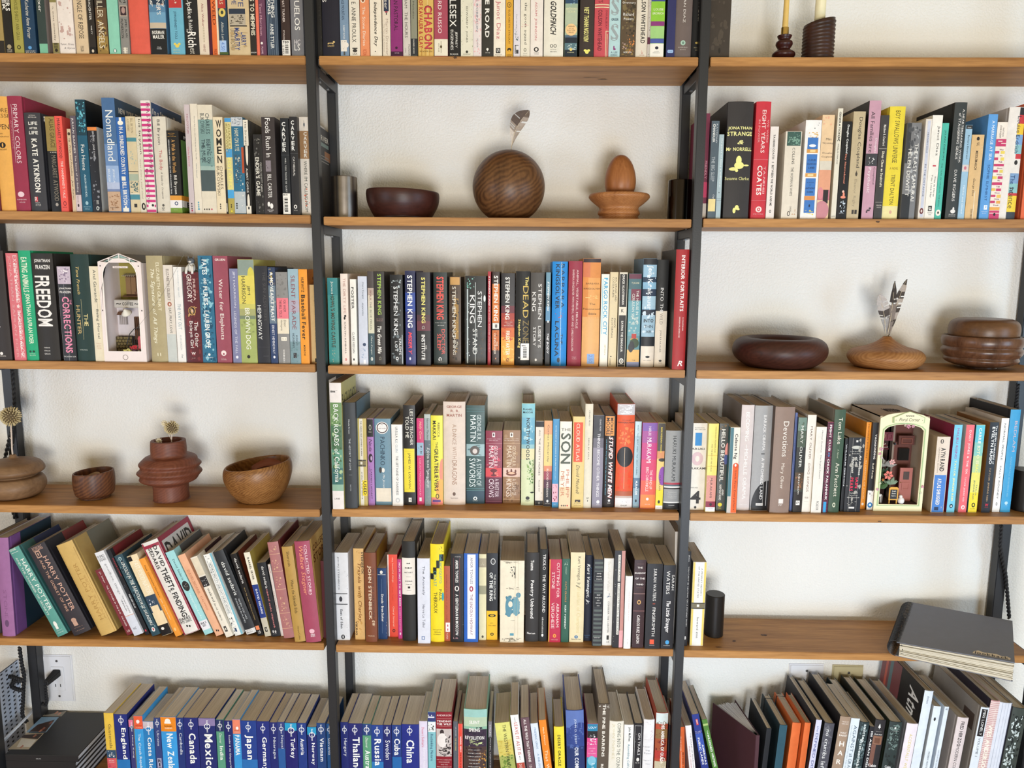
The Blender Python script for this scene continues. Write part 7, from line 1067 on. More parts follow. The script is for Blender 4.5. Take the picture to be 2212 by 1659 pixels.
# feathers
def feather(name, root, tip, wl, wr, bend, bars, mats, parent, seed, pk=1.0, thick=.0003):
    """two vanes of slanted barbs either side of a curved shaft; root and tip in the parent's space"""
    rng = random.Random(seed); R, T = Vector(root), Vector(tip); ax = (T - R); L = ax.length; ax.normalize(); side = Vector((0, -1, 0)).cross(ax).normalized() * -1; n = 44
    pts = [R + ax * (L * i / n) + side * bend * L * math.sin(PI * i / n) for i in range(n + 1)]
    sh = obj('shaft', tube_bm(pts, [.0009 * (1 - .75 * i / n) for i in range(n + 1)], 6), mats[0], parent)
    for sgn, wd in ((1, wl), (-1, wr)):
        V, F, cols = [], [], []; notch = set(rng.sample(range(12, 36), 3))
        for i in range(n + 1):
            t = min(1, max(0, (i / n - .08) / .92)); prof = math.sin(PI * min(.985, t ** pk)) ** .7 if t > 0 else 0
            for j in range(5):
                f = j / 4; V.append(pts[i] + side * sgn * wd * prof * f + ax * wd * .5 * f * prof * (1 - t * .6) + Vector((0, -.0016 * f * f + .0006 * math.sin(i * .8), 0)))
        for i in range(n):
            for j in range(4):
                if i in notch and j > 0: continue
                F.append((i * 5 + j, i * 5 + j + 1, i * 5 + j + 6, i * 5 + j + 5)); c = bars(i / n, j, sgn); k_ = rng.uniform(.9, 1.08); cols.append(tuple(v * k_ for v in c))
        V2 = V + [v + Vector((0, thick, 0)) for v in V]; m = len(V); F2 = F + [tuple(x + m for x in f[::-1]) for f in F]
        o = raw('vane', V2, F2, M_FEATHER, sh); ink(o.data, cols + cols)
M_FEATHER = printed('feather_barbs', 0.75)
SHAFT = plain('feather_shaft', 'c8b89c', .5)
def g(h): return hexlin(h, 1)

# wooden sphere with a feather
P = spot(1098.5, '2M', .088); k = mpp(P); R = 77.5
t = thing('wooden_sphere', 'large walnut sphere with swirling grain and a feather in its top', 'sphere', P)
zc = 70.0; a0 = math.asin(-zc / R)
pr = [(.1 * k, 0)] + [(R * k * math.cos(a), (zc + R * math.sin(a)) * k) for a in np.linspace(a0, PI / 2 - .04, 40)] + [(.1 * k, (zc + R) * k)]
obj('body', lathe_bm(pr, 72), WALNUT, t, True)
fe = thing('feather', 'single brown feather standing in the wooden sphere', 'feather', P + (4.5 * k, 0, (zc + R - 2) * k))
feather('feather', (0, 0, 0), (37 * k, -.002, 82 * k), 13 * k, 19 * k, -.10, lambda s, j, q: (g('5c4e46') if s > .55 else g('cbbfb4') if s < .4 else g('94867a')) if q < 0 else (g('6e6056') if s > .8 else g('a2958a')), (SHAFT,), fe, 3, 1.5)

# egg in its stand
P = spot(1336, '2M', .085)
t, k = turned('egg_stand', 'pale cherry wood stand with wide dished rim holding the wooden egg', 'stand', P, [(.1, 0), (42, 0), (43.5, 4), (41.5, 10), (45, 15), (44, 20), (42, 24), (43, 29), (52, 36), (63, 46), (65, 52), (60, 57), (45, 54), (33, 50), (31, 42), (.1, 40)], CHERRY, n=5)
e = thing('wooden_egg', 'tall smooth wooden egg sitting in the cherry stand', 'egg', P + (1.5 * k, 0, 41 * k))
pr = [(max(.1, 33 * math.sin(a) ** .92 * (1 + .10 * math.cos(a))) * k, (46 - 46 * math.cos(a) * (1.0 if a < PI / 2 else 1.12)) * k) for a in np.linspace(0.02, PI - .02, 40)]
obj('body', lathe_bm(pr, 56), EGGW, e, True)

# round dark bowl with keepsakes
P = spot(1681.5, '3R', .095)
t, k = turned('wooden_bowl', 'round dark redwood bowl with rolled rim on the feather vase shelf', 'bowl', P, [(.1, 0), (60, 0), (76, 5), (92, 18), (98, 34), (94, 50), (82, 60), (68, 62), (58, 55), (54, 44), (50, 24), (.1, 18)], DARKRED)
b = thing('glass_pebble', 'clear glass pebble lying in the round dark bowl', 'pebble', P + (-12 * k, -8 * k, 44 * k))
gm, nt, bs = nodes_of('clear_glass'); bs.inputs['Transmission Weight'].default_value = 1.0; bs.inputs['Roughness'].default_value = .05; bs.inputs['Base Color'].default_value = (.75, .78, .75, 1)
def ball(name, r, mat, parent, sq=(1, 1, 1), loc=(0, 0, 0), seg=20, jit=0, seed=1):
    bm = bmesh.new(); bmesh.ops.create_uvsphere(bm, u_segments=seg, v_segments=seg // 2, radius=r); rg = random.Random(seed)
    for v in bm.verts: v.co = Vector((v.co.x * sq[0], v.co.y * sq[1], v.co.z * sq[2])) * (1 + rg.uniform(-jit, jit)) + Vector(loc)
    return obj(name, bm, mat, parent, True)
ball('stone', 13 * k, gm, b, (1, .9, .9), jit=.02); obj('ring', lathe_bm([(9 * k, 9.5 * k), (10.5 * k, 10.5 * k), (9 * k, 11.2 * k), (8 * k, 10.3 * k)], 24, cap=False), plain('pebble_ring', '6a5c54', .5), b, True)
b = thing('cream_stone', 'small cream pebble lying in the round dark bowl', 'pebble', P + (22 * k, -4 * k, 46 * k)); ball('stone', 9 * k, plain('cream_stone', 'd8c8a8', .6), b, (1.1, .9, .8), jit=.03)
b = thing('dark_stone', 'dark pebble under the glass one in the round dark bowl', 'pebble', P + (6 * k, 10 * k, 27 * k)); ball('stone', 26 * k, plain('dark_stone', '4a3c34', .6), b, (1.3, .9, .55), jit=.02)

# feather vase
P = spot(1910.7, '3R', .09)
t, k = turned('bud_vase', 'flat pale elm bud vase with pinched neck holding three feathers', 'vase', P, [(.1, 0), (52, 0), (66, 5), (76, 18), (76, 28), (66, 38), (42, 45), (24, 53), (12, 62), (8, 66), (6.5, 65), (6, 50), (.1, 48)], OLIVE)
grp = 'striped feathers in the flat elm vase'
f1 = thing('feather', 'broad grey feather with one dark band in the flat elm vase', 'feather', P + (-3 * k, -.001, 56 * k), group=grp)
feather('feather', (0, 0, 0), (-21 * k, 0, 100 * k), 13 * k, 12 * k, .04, lambda s, j, q: g('4a423e') if .48 < s < .62 else (g('b0a8a4') if s > .62 else g('94908e')), (SHAFT,), f1, 5, 1.7)
f2 = thing('feather', 'narrow dark pointed feather in the flat elm vase', 'feather', P + (0, .002, 56 * k), group=grp)
feather('feather', (0, 0, 0), (7 * k, 0, 128 * k), 8 * k, 8 * k, .02, lambda s, j, q: g('3c3430') if s > .6 else g('7c7068'), (SHAFT,), f2, 6, .9)
f3 = thing('feather', 'tall barred feather leaning out of the flat elm vase', 'feather', P + (3 * k, .004, 56 * k), group=grp)
feather('feather', (0, 0, 0), (30 * k, 0, 132 * k), 9 * k, 9 * k, -.03, lambda s, j, q: g('453c36') if int(s * 9) % 2 == 0 else g('a89c92'), (SHAFT,), f3, 9, 1.1)

# ribbed bowl with a second bowl on it
P = spot(2115.6, '3R', .085)
t, k = turned('ribbed_bowl', 'glossy walnut bowl with three ribs under the smooth round bowl', 'bowl', P, [(.1, 0), (30, 0), (31, 4), (50, 7), (66, 13), (71, 19), (69, 25), (71, 27), (76, 34), (77, 41), (73, 47), (76, 50), (78, 58), (77, 67), (74, 70), (70, 69), (66, 60), (60, 30), (.1, 20)], BLACKWALNUT, n=4)
t2, k2 = turned('wooden_bowl', 'smooth round walnut bowl resting in the ribbed bowl', 'bowl', P + (.6 * k, 0, 60 * k), [(.1, 0), (62, 0), (66, 8), (67.5, 24), (64, 38), (54, 45), (40, 47), (.1, 48)], wood('smooth_walnut', '4a301c', '6e4c30', axis=0, scale=20, stretch=.2, rough=.36))
t2.location.z = P[2] + 60.5 * k

# two tier vase, little pot, twisted vase, burl bowl
P = spot(36, '4L', .075)
t, k = turned('bud_vase', 'ash brown two tier bud vase with one dried globe flower', 'vase', P, [(.1, 0), (34, 0), (48, 5), (57, 18), (58, 30), (52, 42), (42, 45), (44, 48), (56, 54), (57, 62), (48, 74), (26, 81), (10, 84), (6, 90), (4.6, 89), (4.4, 70), (.1, 68)], ASHBROWN)
def globe_flower(parent, C, r, seed, n=150):
    rg = random.Random(seed); bm = bmesh.new(); bmesh.ops.create_uvsphere(bm, u_segments=14, v_segments=8, radius=r * .72)
    for v in bm.verts: v.co += Vector(C)
    obj('flower_core', bm, plain('dried_core', '5c4c34', .8), parent, True)
    bm = bmesh.new(); ga = PI * (3 - 5 ** .5)
    for i in range(n):
        z = 1 - 2 * (i + .5) / n; rr = math.sqrt(1 - z * z); d = Vector((rr * math.cos(ga * i), rr * math.sin(ga * i), z)); L = r * rg.uniform(.92, 1.06)
        s = d.cross(Vector((.2, .5, .8))).normalized(); q = d.cross(s); w = r * .055
        base = [Vector(C) + d * r * .66 + (s * math.cos(a) + q * math.sin(a)) * w for a in (0, 2.1, 4.2)]; mid = [Vector(C) + d * L * .9 + (s * math.cos(a) + q * math.sin(a)) * w * 1.15 for a in (0, 2.1, 4.2)]; tip = Vector(C) + d * L
        vb = [bm.verts.new(p) for p in base]; vm = [bm.verts.new(p) for p in mid]; vt = bm.verts.new(tip)
        for a in range(3): bm.faces.new((vb[a], vb[(a + 1) % 3], vm[(a + 1) % 3], vm[a])); bm.faces.new((vm[a], vm[(a + 1) % 3], vt))
    o = obj('flower_spikes', bm, plain('dried_petals', 'cbb98c', .8), parent); o['kind'] = 'stuff'
STEM = plain('dried_stem', 'cdbcae', .7)
fl = thing('dried_flower', 'dried globe thistle on a pale stem in the two tier vase', 'dried flower', P + (0, 0, 74 * k))
obj('stem', tube_bm([(0, 0, 0), (-.5 * k, 0, 30 * k), (1 * k, 0, 55 * k), (2 * k, 0, 82 * k)], 1.6 * k, 8), STEM, fl)
for zz, dx in ((36, 4), (52, -3), (68, 4)): obj('thorn', tube_bm([(0, -.001, zz * k), (dx * k, -.001, (zz + 2.5) * k)], [.0009, .0003], 5), STEM, fl)
globe_flower(fl, (2.5 * k, 0, 100 * k), 22 * k, 4)

P = spot(206, '4L', .075); k = mpp(P)
t = thing('wooden_pot', 'small striped dark wood pot with a curl of shaving inside', 'pot', P)
pr = smooth_prof([(.1, 0), (28, 0), (30, 2), (31, 5), (37, 8), (40, 22), (41, 40), (40, 54), (38.5, 57), (36, 54), (35, 30), (32, 14), (.1, 10)], 4)
obj('body', lathe_bm([(r * k, z * k) for r, z in pr], 56, lambda r, z, a, i: (r, z * (1 + .04 * math.cos(a)))), LAMINATE, t, True)
sv = thing('wood_shaving', 'pale curled wood shaving lying in the small striped pot', 'shaving', P + (0, 0, 32 * k))
vs = []; fs = []
for i in range(15):
    a = i * .30; r_ = 22 * k
    for j in range(2): vs.append((r_ * math.cos(a) - 2 * k, -10 * k + r_ * math.sin(a) * .45, (9 + 6 * math.sin(i * .5)) * k + j * 9 * k))
for i in range(14): fs.append((2 * i, 2 * i + 2, 2 * i + 3, 2 * i + 1))
o = raw('curl', vs, fs, plain('shaving', 'a88460', .7), sv); md = o.modifiers.new('thickness', 'SOLIDIFY'); md.thickness = .0008

P = spot(371, '4L', .07); k = mpp(P)
t = thing('twisted_vase', 'redwood vase with twisted folds and dried flowers', 'vase', P)
pr = smooth_prof([(.1, 0), (35, 0), (36, 3), (36, 30), (40, 36), (56, 44), (62, 56), (61, 72), (58, 84), (50, 93), (37, 98), (36, 112), (35, 127), (33, 129), (27, 127), (26, 100), (26, 60), (.1, 50)], 6)
def twist(r, z, a, i):
    zz = z / k; f = math.exp(-((zz - 66) / 22) ** 2)
    return (r * (1 + .055 * f * math.sin(zz * .34 + 1.0 * math.sin(a + .6) * 1.9)), z + .05 * r * math.cos(a) * f)
obj('body', lathe_bm([(r * k, z * k) for r, z in pr], 96, lambda r, z, a, i: twist(r, z, a, i) if i < len(pr) - 24 else (r, z)), REDWOOD, t, True)
fl = thing('dried_flower', 'dried thistle and two small white strawflowers in the twisted vase', 'dried flower', P + (0, -.004, 100 * k))
obj('stem', tube_bm([(10 * k, 0, 0), (9 * k, 0, 28 * k), (11 * k, 0, 46 * k)], 1.1 * k, 7), STEM, fl); obj('stem', tube_bm([(4 * k, 0, 0), (9 * k, .002, 26 * k), (-3 * k, .003, 60 * k)], .8 * k, 7), STEM, fl); obj('stem', tube_bm([(-4 * k, 0, 4 * k), (-12 * k, -.003, 27 * k)], .8 * k, 7), STEM, fl)
globe_flower(fl, (12 * k, -.002, 57 * k), 16 * k, 8, 130)
def straw(C, r, parent):
    bm = bmesh.new()
    for ring, (n, el) in enumerate(((9, .25), (8, .7), (6, 1.15))):
        for i in range(n):
            a = 2 * PI * i / n + ring * .4; d = Vector((math.cos(a) * math.cos(el), -math.sin(el) * .8, math.sin(a) * math.cos(el))); s = d.cross(Vector((0, 1, .1))).normalized()
            p = [Vector(C) + d * r * q + s * w * r for q, w in ((.1, -.08), (.6, -.2), (1, 0), (.6, .2), (.1, .08))]
            v = [bm.verts.new(x) for x in p] + [bm.verts.new(x + Vector((0, .0005, 0))) for x in p]
            bm.faces.new(v[:5]); bm.faces.new(v[5:][::-1])
            for q in range(5): bm.faces.new((v[q], v[5 + q], v[5 + (q + 1) % 5], v[(q + 1) % 5]))
    o = obj('strawflower_petals', bm, plain('straw_petal', 'ddd2b8', .7), parent); o['kind'] = 'stuff'
straw((-4 * k, .002, 66 * k), 9 * k, fl); straw((-14 * k, -.008, 30 * k), 8 * k, fl)

P = spot(562, '4L', .078); k = mpp(P)
t = thing('wooden_bowl', 'glossy burl wood bowl with slanted rim beside the twisted vase', 'bowl', P)
pr = smooth_prof([(.1, 0), (38, 0), (46, 4), (60, 24), (70, 50), (71, 68), (68, 78), (65, 80), (63, 74), (62, 50), (48, 22), (.1, 12)], 6)
obj('body', lathe_bm([(r * k, z * k) for r, z in pr], 72, lambda r, z, a, i: (r * (1 - .03 * math.cos(a)), z * (1 + .10 * math.cos(a)))), YEW, t, True)
lf = thing('dried_leaf', 'curled red brown dried leaf lying in the burl bowl', 'leaf', P + (14 * k, 6 * k, 50 * k))
vs = []; fs = []
for i in range(9):
    s = i / 8; wd = 20 * math.sin(PI * min(.97, s + .05)) + 1
    for j in range(5):
        f = (j - 2) / 2; vs.append(((-30 + 68 * s) * k, (f * wd * .5 - 6) * k, (8 + 16 * math.sin(s * 2.6) + 8 * f * f + f * 6) * k))
for i in range(8):
    for j in range(4): fs.append((i * 5 + j, i * 5 + j + 1, i * 5 + j + 6, i * 5 + j + 5))
o = raw('blade', vs, fs, plain('dry_leaf', '7a4028', .6), lf, True); md = o.modifiers.new('thickness', 'SOLIDIFY'); md.thickness = .0006
obj('midrib', tube_bm([((-30 + 68 * s) * k, -6 * k, (8.4 + 16 * math.sin(s * 2.6)) * k) for s in np.linspace(0, 1, 9)], .0005, 5), plain('leaf_rib', '5a3420', .6), lf)

# ------------------------------------------------------------------ miniature shops (book nooks)
def flat(name, pts, y0, y1, mat, parent):
    """a plate cut to an outline in x, z"""
    bm = bmesh.new(); a = [bm.verts.new((x, y0, z)) for x, z in pts]; b = [bm.verts.new((x, y1, z)) for x, z in pts]; n = len(pts)
    bm.faces.new(a); bm.faces.new(b[::-1])
    for i in range(n): bm.faces.new((a[i], b[i], b[(i + 1) % n], a[(i + 1) % n]))
    return obj(name, bm, mat, parent)
def frame_plate(name, outer, inner, y0, y1, mat, parent):
    """a plate with an opening: the two outlines have the same number of points"""
    bm = bmesh.new(); n = len(outer); O = [[bm.verts.new((x, y, z)) for x, z in outer] for y in (y0, y1)]; I = [[bm.verts.new((x, y, z)) for x, z in inner] for y in (y0, y1)]
    for i in range(n):
        j = (i + 1) % n
        bm.faces.new((O[0][i], O[0][j], I[0][j], I[0][i])); bm.faces.new((O[1][j], O[1][i], I[1][i], I[1][j]))
        bm.faces.new((O[0][j], O[0][i], O[1][i], O[1][j])); bm.faces.new((I[0][i], I[0][j], I[1][j], I[1][i]))
    return obj(name, bm, mat, parent)
def signtext(parent, s, x0, x1, z0, z1, y, col, bold=True, italic=False, name='lettering'):
    Q = Print(); Q.text(s, x0, x1, z0, z1, g(col), 'h', bold, italic); return Q.build(name, parent, lambda u, v, l: np.column_stack((u, y - l, v)))
def arch(x0, x1, z0, zs, n=12):
    r = (x1 - x0) / 2; c = (x0 + x1) / 2; return [(x0, z0), (x1, z0)] + [(c + r * math.cos(a), zs + r * math.sin(a)) for a in np.linspace(0, PI, n)]
PINKW = plain('laser_cut_white', 'e6d9d6', .6, noise=.05); PLY = plain('plywood_side', 'c0ad96', .7, noise=.1)
# coffee shop
Y0 = .012; zs = shelf_z('3L', -1.0); X0 = x_at(211 + 90 / 5.528, Y0, zs); k = mpp((X0, Y0, zs)); W = x_at(210 + 600 / 5.528, Y0, zs) - X0; H = z_at(530 + 200 / 5.528, X0, Y0) - zs; HT = z_at(530 + 98 / 5.528, X0, Y0) - zs; DN = .150
nk = thing('coffee_shop_miniature', 'white framed miniature coffee shop in a box with arched opening', 'book nook', (X0, Y0, zs))
q = .0022
boxo('side_panel', 0, q, 0, DN, 0, H, PINKW, nk); boxo('side_panel', W - q, W, 0, DN, 0, H, PINKW, nk); boxo('back_panel', q, W - q, DN - q, DN, 0, H, plain('nook_back', '6a6034', .8), nk); boxo('base', q, W - q, 0, DN - q, 0, .010, PLY, nk)
z1 = .0225; zsp = H - .030
inn = arch(.010, W - .010, z1, zsp, 15); n = len(inn)
out = [(0, 0), (W, 0)] + [(W, z1 + (H - z1) * i / 4) for i in range(1, 5)] + [(W - W * i / 7, H) for i in range(1, 7)] + [(0, H - (H - z1) * i / 5) for i in range(0, 5)]
out = out[:n] + [(0, z1)] * max(0, n - len(out))
frame_plate('front_frame', out, inn, -.002, 0, PINKW, nk)
rim = arch(.0085, W - .0085, z1, zsp, 15); frame_plate('arch_trim', rim, arch(.0105, W - .0105, z1 + .001, zsp, 15), -.0035, -.002, plain('trim_white', 'f0e8e2', .6, noise=.04), nk)
GL = plain('pale_green_glass', '8fa8a0', .25, noise=.05)
flat('gable_pane', [(.012, H + .001), (W - .012, H + .001), (W / 2, HT - .002)], .0005, .0015, GL, nk)
for a, b in (((0, H), (W / 2, HT)), ((W, H), (W / 2, HT)), ((0, H), (W, H)), ((W / 2, H), (W / 2, HT)), ((W * .26, H), (W * .26, H + (HT - H) * .52)), ((W * .74, H), (W * .74, H + (HT - H) * .52)), ((W * .2, H + (HT - H) * .4), (W * .8, H + (HT - H) * .4))):
    obj('gable_bar', tube_bm([(a[0], -.001, a[1]), (b[0], -.001, b[1])], .0012, 4), PINKW, nk)
rf = bmesh.new()
for s in (0, 1):
    xe, xm = (0, W / 2) if s == 0 else (W, W / 2)
    v = [rf.verts.new(p) for p in ((xe, .002, H), (xm, .002, HT), (xm, DN, HT), (xe, DN, H), (xe, .002, H - .0012), (xm, .002, HT - .0012), (xm, DN, HT - .0012), (xe, DN, H - .0012))]
    for f in ((0, 1, 2, 3), (7, 6, 5, 4), (0, 4, 5, 1), (1, 5, 6, 2), (2, 6, 7, 3), (3, 7, 4, 0)): rf.faces.new([v[i] for i in f])
obj('roof', rf, plain('roof_glass', '6e6a5c', .5), nk)
boxo('sill_sign', W * .36, W * .70, -.0045, -.002, H - .0125, H - .0085, PINKW, nk); signtext(nk, 'Rainbow Street', W * .39, W * .67, H - .0115, H - .0095, -.0045, '6a5c54', False, True)
for x, z in ((.0055, H - .008), (W - .0055, H - .008), (.004, H * .52), (W - .004, H * .52)): boxo('peg', x - .0009, x + .0009, -.0026, -.0019, z - .0014, z + .0014, plain('peg', '3a3230', .7), nk)
obj('power_button', lathe_bm([(.0058, 0), (.0058, .0004), (.0050, .0004), (.0050, 0)], 28, cap=False), plain('button_ring', '6a5c50', .6), nk).matrix_local = Matrix.Translation((W / 2, -.002, .010)) @ Matrix.Rotation(PI / 2, 4, 'X')
YEL = plain('olive_plaster', '9c8e44', .8); BRN = plain('shop_brown', '5a3a24', .7); SW = plain('shop_white', 'd8d0d4', .7); SGN = plain('sign_grey', 'c4bfb8', .6)
boxo('upper_wall', q, W - q, .080, .083, H * .50, H - .001, YEL, nk); boxo('lower_wall', q, W * .55, .060, .063, H * .24, H * .56, SW, nk); boxo('side_shop', W * .68, W - q, .035, .060, H * .45, H * .68, SW, nk); boxo('side_shop_roof', W * .64, W - q, .030, .062, H * .68, H * .705, BRN, nk)
w_ = thing  # keep the name short below
wn = boxo('window_box', W * .22, W * .48, .070, .080, H * .66, H * .86, BRN, nk)
for i in range(2): boxo('shutter', W * (.23 + .125 * i), W * (.345 + .125 * i), .068, .0705, H * .675, H * .85, plain('shutter_wood', '8a6a48', .7), wn)
for i in range(7): obj('awning_slat', tube_bm([(W * (.20 + .045 * i), .078, H * .885), (W * (.22 + .045 * i), .056, H * .862)], .0011, 4), plain('awning', 'cdbfa8', .7), wn)
boxo('window_ledge', W * .17, W * .54, .062, .080, H * .645, H * .660, BRN, nk)
sg = boxo('coffee_sign', W * .07, W * .68, .040, .043, H * .535, H * .62, SGN, nk, .002); signtext(sg, 'COFFEE', W * .27, W * .53, H * .562, H * .594, .040, '2a2420'); signtext(sg, '~', W * .12, W * .24, H * .570, H * .586, .040, '2a2420'); signtext(sg, '~', W * .56, W * .65, H * .570, H * .586, .040, '2a2420'); signtext(sg, 'SWEET', W * .36, W * .45, H * .602, H * .609, .040, '4a4038')
boxo('shop_window', W * .09, W * .27, .054, .060, H * .36, H * .46, plain('lattice_window', '9a9290', .5), nk)
for i in range(4): boxo('glazing_bar', W * (.105 + .045 * i), W * (.112 + .045 * i), .0535, .0545, H * .36, H * .46, SW, nk)
flat('window_hood', [(W * .08, H * .462), (W * .31, H * .462), (W * .27, H * .495), (W * .12, H * .495)], .046, .060, BRN, nk)
bmc = lathe_bm([(.001, .012), (.003, .010), (.0085, .002), (.0115, 0), (.0108, 0), (.002, .006)], 28); o = obj('lamp_shade', bmc, plain('lamp_white', 'e0dcd0', .5), nk, True); o.matrix_local = Matrix.Translation((W * .44, .026, H * .485)) @ Matrix.Rotation(.7, 4, 'X')
obj('lamp_arm', tube_bm([(W * .30, .040, H * .525), (W * .38, .030, H * .505), (W * .44, .027, H * .492)], .0012, 6), plain('lamp_brass', 'b8943c', .4, .8), nk)
boxo('shop_door', W * .44, W * .62, .056, .060, H * .20, H * .44, BRN, nk)
for i in range(4): boxo('door_bar', W * (.46 + .045 * i), W * (.468 + .045 * i), .0545, .0562, H * .30, H * .43, plain('door_bar', '2a1c14', .7), nk)
STN = plain('rubble_stone', '7a6c48', .9, scale=400); rg = random.Random(5)
boxo('stone_backing', q, W * .40, .046, .049, .010, H * .235, plain('mortar', '4a4028', .9), nk)
for r_ in range(6):
    for c_ in range(5):
        cx, cz = W * (.06 + .075 * c_) + rg.uniform(-.001, .001) + (.003 if r_ % 2 else 0), .015 + r_ * .0068; m = 6
        flat('stone', [(cx + .0034 * math.cos(2 * PI * i / m + r_) * rg.uniform(.8, 1.1), cz + .0031 * math.sin(2 * PI * i / m + r_) * rg.uniform(.8, 1.1)) for i in range(m)], .0445, .0465, STN, nk)
for i in range(5): boxo('step', W * .36, W * (.74 - .02 * i), .014 + .008 * i, .056, .010 + .0045 * i, .0145 + .0045 * i, plain('stair_stone', '8a8078', .85), nk)
for i in range(7):
    x = W * (.44 + .055 * i); z = .020 + .0052 * i; obj('baluster', tube_bm([(x, .022, z), (x, .022, z + .026)], .0005, 5), M_BLACK, nk)
obj('handrail', tube_bm([(W * .42, .022, .038), (W * .50, .022, .060), (W * .62, .022, .072), (W * .84, .022, .076)], .0009, 6), M_BLACK, nk)
def pot(x, y, z, r, h, colp, colf, n, seed):
    p = obj('flower_pot', lathe_bm([(r * .7, 0), (r, h), (r * .85, h)], 16), plain('pot_' + colp, colp, .7), nk); p.location = (x, y, z); rg = random.Random(seed)
    bm = bmesh.new()
    for i in range(n):
        a = rg.uniform(0, 6.28); rr = rg.uniform(0, 1.6) * r; c = Vector((rr * math.cos(a), rr * math.sin(a) * .6, h + rg.uniform(.2, 1.6) * r)); s = r * rg.uniform(.22, .42)
        vv = [bm.verts.new(c + Vector(d) * s) for d in ((1, 0, 0), (0, 1, 0), (-1, 0, 0), (0, -1, 0), (0, 0, 1), (0, 0, -1))]
        for f in ((0, 1, 4), (1, 2, 4), (2, 3, 4), (3, 0, 4), (1, 0, 5), (2, 1, 5), (3, 2, 5), (0, 3, 5)): bm.faces.new([vv[j] for j in f])
    o = obj('blossoms', bm, plain('bloom_' + colf, colf, .7), p); o['kind'] = 'stuff'
pot(W * .66, .010, .016, .0058, .010, '6a4858', 'c83844', 34, 2); pot(W * .53, .004, .010, .0056, .009, '9a7088', 'd8d080', 34, 3); pot(W * .90, .006, .010, .0050, .010, '8a8078', '6a7048', 14, 4)
tg = flat('hanging_tag', [(W * .80, .030), (W * .90, .028), (W * .915, .052), (W * .895, .056), (W * .82, .057), (W * .795, .052)], .002, .004, plain('tag_red', 'a84850', .6), nk)
ct = ball('cat_ornament', .0040, plain('white_glaze', 'e4e0da', .4), nk, (.8, .8, 1.4), (W * .80, .004, .0155), 12); ball('cat_head', .0026, plain('white_glaze', 'e4e0da', .4), ct, (1, 1, .9), (W * .80, .0035, .0225), 10)
obj('lantern', tube_bm([(W * .98 - q, .03, H * .50), (W * .86, .03, H * .52)], .0006, 5), M_BLACK, nk); boxo('wall_lantern', W * .80, W * .87, .027, .033, H * .47, H * .515, M_BLACK, nk)

# floral shop
Y0 = at_z(1770 + 640 / 5.53, 840 + 1455 / 5.53, shelf_z('4R', .78))[1]; zs = shelf_z('4R', .78); X0 = x_at(1770 + 637 / 5.53, Y0, zs); W = x_at(1770 + 1214 / 5.53, Y0, zs) - X0; H = z_at(840 + 325 / 5.53, X0, Y0) - zs; HT = z_at(840 + 225 / 5.53, X0 + W / 2, Y0) - zs; DN = min(.150, WALL_Y - .004 - Y0)
nk = thing('floral_shop_miniature', 'cream framed miniature flower shop in a plywood box with sign', 'book nook', (X0, Y0, zs))
CRM = plain('laser_cut_cream', 'e9e3bc', .6, noise=.04); GRN = plain('sage_green', 'a3ba8a', .6, noise=.05)
boxo('side_panel', 0, q, 0, DN, 0, H, PLY, nk); boxo('side_panel', W - q, W, 0, DN, 0, H, PLY, nk); boxo('back_panel', q, W - q, DN - q, DN, 0, H, plain('nook_dark', '2c1c1c', .8), nk); boxo('base', q, W - q, 0, DN - q, 0, .014, plain('nook_floor', '4a3834', .7), nk)
tp = boxo('top_panel', 0, W, .001, DN, H - q, H, PLY, nk)
obj('top_cutout', lathe_bm([(.018, H + .0002), (.018, H + .0006), (.012, H + .0006), (.012, H + .0002)], 28, cap=False), plain('burnt_edge', '3a2a20', .8), tp).location = (W * .55, DN * .5, 0)
for i in range(6): boxo('cutout_bar', W * (.40 + .05 * i), W * (.415 + .05 * i), DN * .38, DN * .62, H, H + .0006, plain('burnt_edge', '3a2a20', .8), tp)
n = 15; inn = [(.011, .016), (W - .011, .016)] + [(W - .011, .016 + (H - .050) * i / 4) for i in range(1, 4)] + [(W / 2 + (W / 2 - .011) * math.cos(a), H - .034 + .016 * math.sin(a)) for a in np.linspace(0.1, PI - .1, 7)] + [(.011, .016 + (H - .050) * i / 4) for i in (3, 2, 1)]
out = [(0, 0), (W, 0)] + [(W, H * i / 4) for i in range(1, 4)] + [(W / 2 + W / 2 * c, H + dz) for c, dz in ((1, -.004), (.7, .004), (.42, .007), (0, .010), (-.42, .007), (-.7, .004), (-1, -.004))] + [(0, H * i / 4) for i in (3, 2, 1)]
frame_plate('front_frame', out, inn, -.002, 0, CRM, nk)
sc_ = lambda pts, s, cx, cz: [(cx + (x - cx) * s, cz + (z - cz) * s) for x, z in pts]
g2 = [(x * .93 + W * .035, z * .962 + .0045) for x, z in inn]; gi = [(x * .965 + W * .0175, z * .98 + .0025) for x, z in inn]
o_ = [(W / 2 + (x - W / 2) * 1.10, H / 2 + (z - H / 2) * 1.035) for x, z in inn]; i_ = [(W / 2 + (x - W / 2) * 1.045, H / 2 + (z - H / 2) * 1.016) for x, z in inn]
frame_plate('green_border', o_, i_, -.0030, -.002, GRN, nk)
sx0, sx1 = W * .27, W * .86; sb = H - .014
sgn = [(sx0, sb), (sx1, sb), (sx1 + .001, sb + .012), (sx1 - .006, sb + .015), (W * .66, sb + .022), (W * .565, sb + .025), (W * .47, sb + .022), (sx0 + .006, sb + .015), (sx0 - .001, sb + .012)]
flat('sign_back', [(W * .565 + (x - W * .565) * 1.08, sb + (z - sb) * 1.06 - .0006) for x, z in sgn], -.0042, -.003, GRN, nk); sp = flat('sign_board', sgn, -.0058, -.0042, CRM, nk)
